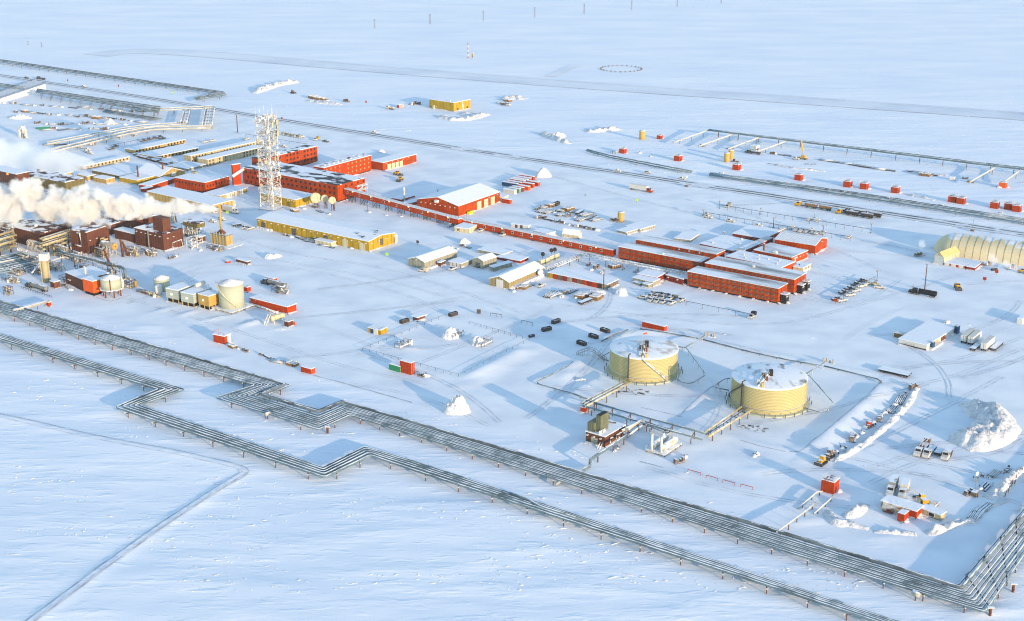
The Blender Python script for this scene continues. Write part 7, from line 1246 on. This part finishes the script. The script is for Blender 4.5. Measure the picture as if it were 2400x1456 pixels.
# fenced pit
for a, c, n, lb in (((850, 822), (1075, 884), 14, 'wire fence along the near side of the pit'), ((850, 822), (1045, 742), 12, 'wire fence along the left side of the pit'), ((1075, 884), (1240, 800), 13, 'wire fence along the right side of the pit'), ((1100, 760), (1225, 795), 10, 'wire fence at the back of the pit')):
    rr = rail(a, c, 0, n, lb, 1.4); rr['group'] = 'wire fences of the pit'; rr.name = 'wire_fence'; rr['category'] = 'fence'
    [setattr(ch, 'scale', (1, .4, .4)) or setattr(ch, 'location', (0, 0, .8)) for ch in rr.children if ch.name.startswith('beam')]
for px, lb in (((945, 812), 'buried steel platform with railings in the fenced pit'), ((1068, 790), 'first buried walkway with lattice rail in the fenced pit'), ((1135, 808), 'second buried walkway with lattice rail in the fenced pit')):
    root = thing('pit_walkway', lb, 'walkway', at(*px), R(V), 'structures in the fenced pit'); mb = MB(); mb.box(-4, 4, -1.6, 1.6, .8, 1.4); mb.build('deck', 'pile snow', root); mb = MB()
    for y in (-1.6, 1.6):
        for z in (1.9, 2.6): mb.beam((-4, y, z), (4, y, z), .1)
        for x in range(-4, 5, 2): mb.beam((x, y, 0), (x, y, 2.6), .1); mb.beam((x, y, 1.4), (min(4, x + 2), y, 2.6), .06)
    mb.build('railing', 'junk dark', root)
    if 'platform' in lb: mb = MB(); mb.box(3.2, 4.2, -2, 2, -.2, 2.4); mb.build('end_wall', 'pile snow', root)
for k, (a, c) in enumerate((((1150, 741), (1176, 745)), ((1222, 758), (1248, 764)))): rr = rail(a, c, 0, 3, ('left', 'right')[k] + ' bare pipe frame behind the fenced pit', 1.6); rr.name = 'gate_frame'; rr['group'] = 'pipe frames behind the pit'
mb = MB(); mb.box(-1, 1, -.1, .1, .4, 2.6); mb.cyl(0, .15, -.3, .5, .1, n=5); o = mb.build('notice_board', 'dark steel'); o.location = at(1122, 737); tag(o, 'small dark board standing behind the fenced pit', 'board')
# yard goods, row by row
def row(where, pts, kinds, head, group, jit=12, sc=(.75, 1.1)):
    q = random.Random(len(where) * 31 + len(pts))
    names = dict(pipes='bundle of snow-topped pipes', crates='stack of snow-capped crates', skid='skid of rimed machinery', lump='snow-buried gear', beams='stack of dark beams', reel='cable reel', flattrailer='low flatbed trailer', bin='dark bin')
    for k, px in enumerate(pts):
        kd = kinds[k % len(kinds)]; kw = dict(seed=(k * 7 + len(where)) % 6) if kd in ('skid', 'lump') else {}
        if kd == 'flattrailer': kw = dict(L=9.0)
        put_at(kd, px, head + q.uniform(-jit, jit), f'{names[kd]}, {ordn(k)} {where}'.replace('from the left', 'from left').replace(' the ', ' ').replace('from near', 'from the near'), group, s=round(q.uniform(*sc), 2), **kw)
def line(a, b_, n, j=3): q = random.Random(int(a[0] + b_[0])); return [(a[0] + (b_[0] - a[0]) * k / (n - 1) + q.uniform(-j, j), a[1] + (b_[1] - a[1]) * k / (n - 1) + q.uniform(-j, j) * .5) for k in range(n)]
row('from the near end of the equipment line by the dike', [(1950, 1066), (1960, 1062), (1974, 1056), (1998, 1030), (2008, 1026), (2020, 1017), (2035, 1002), (2046, 994), (2062, 984), (2072, 972), (2090, 962), (2098, 950), (2112, 940), (2122, 930), (2134, 922), (2142, 910)], ['skid', 'lump', 'lump', 'skid', 'lump', 'lump', 'skid', 'lump', 'skid', 'lump', 'pipes', 'lump', 'pipes', 'skid', 'lump', 'skid'], V, 'stored equipment along the dike', 20)
mb = MB(); mb.cyl(0, 0, 0, 2.4, 1.1, n=12); o = mb.build('barrel', 'red box'); o.location = at(2036, 1001); tag(o, 'red barrel-shaped box midway along the equipment line', 'barrel')
row('from the left in the line of buried gear behind the upper pipeline', [(545, 814), (560, 818), (575, 824), (612, 832), (627, 838), (650, 848), (668, 852), (686, 856)], ['crates', 'lump', 'skid', 'skid', 'flattrailer', 'pipes', 'lump', 'crates'], U, 'buried gear by the upper pipeline', 15, (.5, .8))
row('from the left in the back row behind the long red corridor', [(1262, 490), (1275, 486), (1290, 484), (1304, 481), (1318, 493), (1332, 493), (1345, 496), (1358, 500), (1372, 504), (1386, 508)], ['skid', 'pipes', 'crates', 'bin', 'pipes', 'crates', 'pipes', 'flattrailer', 'pipes', 'beams'], V, 'goods in the back row behind the corridor', 10)
row('from the left in the second row behind the long red corridor', [(1270, 495), (1285, 498), (1300, 500), (1316, 504), (1332, 507), (1348, 511), (1362, 515), (1378, 513), (1396, 516)], ['pipes', 'pipes', 'lump', 'pipes', 'skid', 'lump', 'pipes', 'beams', 'pipes'], V, 'goods in the second row behind the corridor', 10)
row('from the left in the long line of rimed vessels behind the corridor', [(1258, 512), (1272, 513), (1288, 517), (1304, 521), (1318, 524), (1335, 528), (1352, 532), (1368, 535), (1384, 538), (1398, 541)], ['skid', 'skid', 'flattrailer', 'skid', 'skid', 'lump', 'skid', 'skid', 'skid', 'lump'], U, 'rimed vessels behind the corridor', 4)
row('from the left in the snowy pallet group below the container building', [(1292, 692), (1304, 690), (1316, 697), (1328, 688), (1340, 684), (1350, 700), (1362, 697), (1376, 694), (1390, 690), (1372, 710), (1398, 700), (1358, 708)], ['pipes', 'pipes', 'lump', 'skid', 'beams', 'lump', 'crates', 'crates', 'crates', 'flattrailer', 'crates', 'lump'], V, 'goods below the container building', 12)
row('from the left before the utility rack', [(1386, 634), (1398, 629), (1410, 641), (1440, 627), (1458, 632), (1474, 628), (1490, 637), (1380, 622)], ['lump', 'skid', 'lump', 'crates', 'lump', 'lump', 'skid', 'skid'], V, 'goods before the utility rack', 20, (.6, .9))
row('from the left in front of the long yellow warehouse', [(668, 552), (682, 556), (700, 558), (714, 562), (728, 567), (745, 566), (760, 576), (775, 580), (806, 572), (823, 583)], ['skid', 'lump', 'flattrailer', 'beams', 'beams', 'skid', 'pipes', 'beams', 'lump', 'lump'], U, 'goods before the yellow warehouse', 8, (.6, .95))
b = bld('shelter', 'small white-roofed shelter in front of the yellow warehouse', (776, 579), 570, (738, 562), (791, 567), 'cream', 'roof snow', cat='shelter')
row('from the left beside the khaki shed', [(1205, 684), (1215, 676), (1228, 676), (1240, 671), (1255, 658), (1262, 650)], ['lump', 'crates', 'crates', 'beams', 'lump', 'reel'], V, 'goods beside the khaki shed', 15, (.5, .8))
row('from the left between the grey shed and the corridor', [(1072, 584), (1084, 578), (1096, 580), (1126, 588), (1140, 592), (1060, 580)], ['lump', 'skid', 'beams', 'reel', 'lump', 'lump'], U, 'goods behind the grey shed', 20, (.5, .8))
row('from the left in the uppermost row of the storage yard', line((12, 242), (330, 262), 15, 4), ['lump', 'skid', 'pipes', 'lump', 'skid', 'pipes', 'lump', 'beams', 'pipes'], U, 'storage yard, uppermost row', 10)
row('from the left in the second row of the storage yard', line((35, 262), (330, 285), 15, 4), ['skid', 'crates', 'pipes', 'flattrailer', 'skid', 'lump', 'pipes', 'skid'], U, 'storage yard, second row', 10)
row('from the left in the third row of the storage yard', line((92, 291), (290, 292), 12, 4), ['skid', 'lump', 'pipes', 'skid', 'pipes', 'lump'], V - 20, 'storage yard, third row', 10)
row('from the left in the lowest row of the storage yard', line((90, 304), (250, 304), 9, 4), ['lump', 'pipes', 'skid', 'beams', 'pipes', 'lump'], 20, 'storage yard, lowest row', 10)
row('from the left beside the lower pipe run', line((120, 338), (215, 340), 5, 3), ['pipes', 'beams', 'lump', 'pipes', 'skid'], 20, 'storage yard beside the lower run', 10)
mb = MB(); mb.tube([(-5, 0, 1), (5, 0, 1)], .8, 8); o = mb.build('green_pipe', 'green box'); o.location = at(103, 303); o.rotation_euler = (0, 0, R(15)); tag(o, 'green wrapped pipe lying in the storage yard', 'pipe')
root = thing('silo_pair', 'twin white rimed silos with a head frame at the left of the storage yard', 'silo', at(54, 322), R(V)); [MB().cyl(0, y, -.3, 6.5, 2.0, n=12).build('silo', 'rime steel', root, True) for y in (-2.6, 2.6)]; mb = MB(); mb.box(-1.5, 1.5, -2, 2, 6.5, 9.0); mb.build('head', 'rime steel', root); mb = MB(); [mb.beam((-2, -5.5 + k * 1.1, 0), (-2, -5.5 + k * 1.1, 4), .2) for k in range(3)]; mb.build('frame', 'junk', root)
row('from the left in the line of dark steel beyond the well row', [(1812, 362), (1840, 365), (1936, 377), (1960, 381), (1985, 385), (2010, 389), (2035, 393), (2060, 397), (2084, 400), (2150, 405), (2168, 412), (2180, 410)], ['skid', 'beams', 'pipes', 'beams', 'pipes', 'beams', 'beams', 'pipes', 'beams', 'beams', 'crates', 'beams'], U, 'dark steel beyond the well row', 4, (.9, 1.2))
row('from the left among the far well lines', [(1498, 360), (1525, 368), (1380, 355), (1592, 330), (1645, 343), (1710, 350), (2262, 420), (2272, 428), (2340, 440), (2395, 430)], ['lump', 'lump', 'lump', 'lump', 'skid', 'skid', 'skid', 'skid', 'lump', 'lump'], U, 'gear among the well lines', 20, (.6, .9))
row('from the left on the far pad beyond the road', [(735, 231), (745, 233), (756, 234), (767, 236), (812, 239), (965, 246), (978, 245), (1168, 242), (1180, 244), (1190, 238)], ['crates', 'crates', 'crates', 'lump', 'skid', 'skid', 'skid', 'lump', 'skid', 'crates'], U, 'goods on the far pad', 5, (.8, 1.2))
row('from the left at the lower right edge beyond the camp', [(2286, 1126), (2302, 1118), (2318, 1122), (2330, 1112), (2350, 1108), (2362, 1103), (2298, 1148), (2310, 1142), (2322, 1138), (2270, 1158)], ['lump', 'reel', 'lump', 'pipes', 'lump', 'skid', 'lump', 'beams', 'lump', 'skid'], V, 'gear right of the camp', 20, (.5, .85))
row('from the left in the half-buried pipe stack at lower right', [(2270, 1222), (2283, 1212), (2294, 1202), (2303, 1194), (2312, 1190)], ['lump', 'pipes', 'pipes', 'beams', 'pipes'], V, 'half-buried pipe stack', 8, (.6, .9))
row('from the left around the heater skid', [(1598, 1078), (1606, 1072), (1592, 1084), (1450, 1050), (1440, 1058), (1768, 1070), (1774, 1066)], ['lump', 'lump', 'skid', 'skid', 'lump', 'lump', 'lump'], V, 'snowy gear around the heater skid', 30, (.5, .8))
row('from the left at the foot of the plant', [(402, 606), (412, 602), (22, 620), (48, 626), (470, 588), (455, 580), (300, 540)], ['skid', 'lump', 'pipes', 'pipes', 'lump', 'skid', 'skid'], V, 'gear at the foot of the plant', 20, (.6, 1))
row('from the left by the satellite dishes', [(690, 496), (712, 490), (735, 486), (750, 496), (770, 502), (865, 498), (905, 505), (940, 508)], ['crates', 'lump', 'skid', 'beams', 'lump', 'lump', 'lump', 'lump'], U, 'gear by the dishes', 20, (.5, .8))
put_at('lump', (996, 882), U, 'brown brush-like scrap heap beside the stacked red containers', seed=2); row('from the left behind the stacked red containers', [(978, 880), (987, 883)], ['lump', 'skid'], U, 'scrap by the stacked containers', 10, (.6, .8))
row('from the left among the pipes left of the tanker truck', [(150, 672), (165, 680), (172, 668)], ['skid', 'lump', 'skid'], U, 'gear by the tan column', 10, (.6, .9))

def pipework(px, dims, n, seed, lb, rz=U, mats=('plant pipe', 'pipe pale', 'steel', 'rime steel')):
    q = random.Random(seed); A, B_, C_ = dims; root = thing('pipework', lb, 'pipework', at(*px), R(rz), 'tangles of plant pipework'); mb = MB()
    for x in (-A / 2, 0, A / 2):
        for y in (-B_ / 2, B_ / 2): mb.beam((x, y, -.3), (x, y, C_), .13)
    for z in (C_ * .5, C_): [mb.beam((-A / 2, y, z), (A / 2, y, z), .12) for y in (-B_ / 2, B_ / 2)]; [mb.beam((x, -B_ / 2, z), (x, B_ / 2, z), .12) for x in (-A / 2, 0, A / 2)]
    mb.build('frame', 'rust post', root)
    for k in range(n):
        z = q.uniform(.4, C_ + .6); x0 = q.uniform(-A * .6, 0); x1 = q.uniform(0, A * .7); y = q.uniform(-B_ / 2, B_ / 2); P = [(x0, y, q.choice((z, .2))), (x0, y, z), (x1, y, z), (x1, y + q.uniform(-2, 2), q.choice((z, 0.2, C_ + 1)))]; mb = MB(); mb.tube(P, q.uniform(.14, .42), 6); mb.build('pipe', q.choice(mats), root, True)
    for k in range(n // 4): mb = MB(); x, y = q.uniform(-A / 2, A / 2), q.uniform(-B_ / 2, B_ / 2); mb.cyl(x, y, 0, q.uniform(1.5, C_), q.uniform(.4, .9), n=10); mb.build('vessel', q.choice(('pale steel', 'tan', 'rime steel')), root, True)
for k, (px, d_, n, lb) in enumerate((((150, 602), (12, 5, 6), 18, 'dense pipework below the tiers of tan pipes'), ((236, 603), (9, 4, 5), 12, 'pipework under the orange-ended drum'), ((62, 612), (14, 5, 3), 16, 'low pipework in front of the upright pipes'), ((160, 660), (8, 5, 3), 10, 'pipework between the tan column and brown shed'), ((300, 672), (8, 4, 4), 10, 'pipework right of the tank on legs'), ((18, 575), (10, 6, 10), 18, 'tall pipework at the left edge of the plant'), ((262, 650), (9, 4, 7), 12, 'pipework above the tank on legs'),
        ((125, 632), (10, 4, 4), 10, 'pipework right of the tan column head'), ((448, 552), (9, 6, 7), 14, 'frosted pipework behind the air cooler'), ((505, 586), (10, 4, 2), 9, 'low rimed pipework in front of the furnace'), ((345, 690), (14, 2, 1.2), 8, 'low pipes leading to the squat grey-green tank'), ((655, 686), (8, 3, 3), 9, 'pump pipework beside the tanker truck with pump gear'), ((600, 715), (6, 3, 3), 8, 'pipework between the tall cream tank and red shed'), ((20, 690), (4, 3, 4), 5, 'small steel frame at the left edge above the upper rack'),
        ((265, 530), (10, 5, 8), 12, 'pipework on the brown halls behind the drum'), ((120, 470), (10, 6, 5), 8, 'pipework in front of the olive hall'), ((205, 470), (8, 5, 6), 8, 'pipework half lost in the steam'),
        ((185, 612), (10, 5, 5), 16, 'pipework at the corner of the block with the hooked pipe'), ((88, 640), (9, 5, 3), 12, 'low frosted pipework left of the tan column'), ((35, 640), (12, 5, 2.2), 14, 'low snowy pipework at the far left above the railing'), ((310, 598), (9, 4, 4), 12, 'pipework along the foot of the low brown link building'), ((350, 598), (9, 3, 3), 10, 'pipework at the foot of the tall brown building'),
        ((200, 640), (9, 5, 4), 12, 'pipework under the long dark raised pipe'), ((70, 545), (12, 5, 4), 12, 'pipework on the roof edge of the long left hall'), ((245, 512), (12, 6, 5), 12, 'pipework above the brown halls in the steam'), ((395, 520), (8, 5, 6), 10, 'pipework behind the brown stack housing'), ((25, 660), (9, 4, 2), 9, 'low pipes between the left edge and the tanker truck'))): pipework(px, d_, n, 40 + k, lb)
# ================================================================== STEAM AND AIR
def steam(name, label, p0, p1, r0, r1, dens, puff, cover, seed=0, col=(1, 1, 1), bend=0.0, cat='steam', step=0.2, ecc=1.0):
    """a closed body of air from p0 to p1 whose radius grows r0 -> r1; ragged density inside"""
    p0, p1 = Vector(p0), Vector(p1); d = p1 - p0; L = d.length; n = 16; k = 14; mb = MB(); vs = []
    for i in range(k + 1):
        x = L * i / k; r_ = (r0 + (r1 - r0) * (i / k) ** .8) * 1.05 * (1 if 0 < i < k else .5)
        vs += [(x, r_ * math.cos(2 * math.pi * j / n), ecc * r_ * math.sin(2 * math.pi * j / n)) for j in range(n)]
    mb.add(vs, [(i * n + j, i * n + (j + 1) % n, (i + 1) * n + (j + 1) % n, (i + 1) * n + j) for i in range(k) for j in range(n)] + [tuple(range(n)), tuple(reversed(range(k * n, (k + 1) * n)))])
    m = bpy.data.materials.new(name); m.use_nodes = True; t = m.node_tree; t.nodes.remove(t.nodes['Principled BSDF']); v = t.nodes.new('ShaderNodeVolumePrincipled')
    v.inputs['Color'].default_value = (*col, 1); v.inputs['Anisotropy'].default_value = 0.0; t.links.new(v.outputs[0], t.nodes['Material Output'].inputs['Volume'])
    tc = t.nodes.new('ShaderNodeTexCoord'); sp = t.nodes.new('ShaderNodeSeparateXYZ'); t.links.new(tc.outputs['Object'], sp.inputs[0])
    u = _math(t, 'DIVIDE', sp.outputs['X'], L); u.node.use_clamp = True
    Rr = _math(t, 'ADD', r0, _math(t, 'MULTIPLY', _math(t, 'POWER', u, .8), r1 - r0)); rr = _math(t, 'SQRT', _math(t, 'ADD', _math(t, 'MULTIPLY', sp.outputs['Y'], sp.outputs['Y']), _math(t, 'POWER', _math(t, 'ABSOLUTE', _math(t, 'DIVIDE', sp.outputs['Z'], ecc)), 2.0)))
    q = _math(t, 'DIVIDE', rr, Rr); mp = t.nodes.new('ShaderNodeMapping'); mp.inputs['Location'].default_value = (seed * 13.1, seed * 7.7, seed * 3.3); t.links.new(tc.outputs['Object'], mp.inputs[0])
    nz = t.nodes.new('ShaderNodeTexNoise'); nz.inputs['Scale'].default_value = puff; nz.inputs['Detail'].default_value = 4; nz.inputs['Roughness'].default_value = .55; t.links.new(mp.outputs[0], nz.inputs['Vector'])
    cv = _math(t, 'MAXIMUM', _math(t, 'SUBTRACT', 1.5, _math(t, 'MULTIPLY', u, 9.0)), cover) if name == 'steam_cloud' else cover
    f = _math(t, 'ADD', _math(t, 'SUBTRACT', cv, q), _math(t, 'MULTIPLY', _math(t, 'SUBTRACT', nz.outputs['Fac'], 0.5), 3.2))
    end = _ramp(t, u, 0.70, 1.0, (1, 1, 1), (0, 0, 0)).outputs[0]; f2 = _math(t, 'MULTIPLY', f, 2.5); f2.node.use_clamp = True
    t.links.new(_math(t, 'MULTIPLY', _math(t, 'MULTIPLY', f2, end), dens), v.inputs['Density']); M[name] = m
    m.cycles.volume_step_rate = step
    o = mb.build(name.split('.')[0], name, None); o.location = p0; o.rotation_euler = d.to_track_quat('X', 'Z').to_euler(); o['kind'] = 'stuff'; o['label'] = label; return o
def pz(x, y, z): return at(x, y, z)
E_ = Vector((at(-90, 577).x, STACK.y + 4, 26))
steam('steam_cloud', 'thick white steam cloud blowing left from the furnace stack', STACK + Vector((0, 0, -.4)), E_, 1.2, 18.0, .8, .095, .68, 1, col=(.985, .975, .955), step=.1)
M['steam2'] = None
steam('steam_haze', 'thin veil of drifting steam over the far left of the plant', pz(215, 395, 12), pz(-120, 335, 12), 8, 34, .08, .05, .85, 2, step=.5, ecc=.45)
steam('steam_wisp', 'wisps of steam between the brown halls', pz(262, 530, 12), pz(120, 500, 20), 4, 9, .12, .12, .6, 3, step=.3)
for k, (a, b_, r0, r1, d_, lb) in enumerate((((2108, 1196, 1.5), (2062, 1180, 5), .8, 3.2, .18, 'steam rising from the yellow heater cart'), ((2158, 1176, 1.5), (2110, 1158, 5), .8, 3.2, .18, 'steam behind the white-roofed camp shed'), ((2162, 590, 2), (2158, 560, 9), 1.2, 3.5, .25, 'steam plume left of the arched entrance tent'), ((2385, 634, 2), (2310, 600, 8), 2, 6, .12, 'steam drifting along the hangar side'), ((2400, 516, 2), (2300, 500, 4), 1.5, 4, .10, 'steam drifting over the grey pipeline at the right edge'))):
    steam('steam_wisp.%d' % k, lb, pz(*a), pz(*b_), r0, r1, d_, .4 if k < 3 else .2, .7, 4 + k, step=.3)
mb = MB(); mb.box(-14200, 14200, -6200, 16200, -3.5, 216); m = bpy.data.materials.new('haze'); m.use_nodes = True; t = m.node_tree; t.nodes.remove(t.nodes['Principled BSDF'])
v = t.nodes.new('ShaderNodeVolumePrincipled'); v.inputs['Color'].default_value = (1, 1, 1, 1); v.inputs['Density'].default_value = .00003; v.inputs['Anisotropy'].default_value = 0.2; t.links.new(v.outputs[0], t.nodes['Material Output'].inputs['Volume']); M['haze'] = m
o = mb.build('haze', 'haze'); o['kind'] = 'stuff'
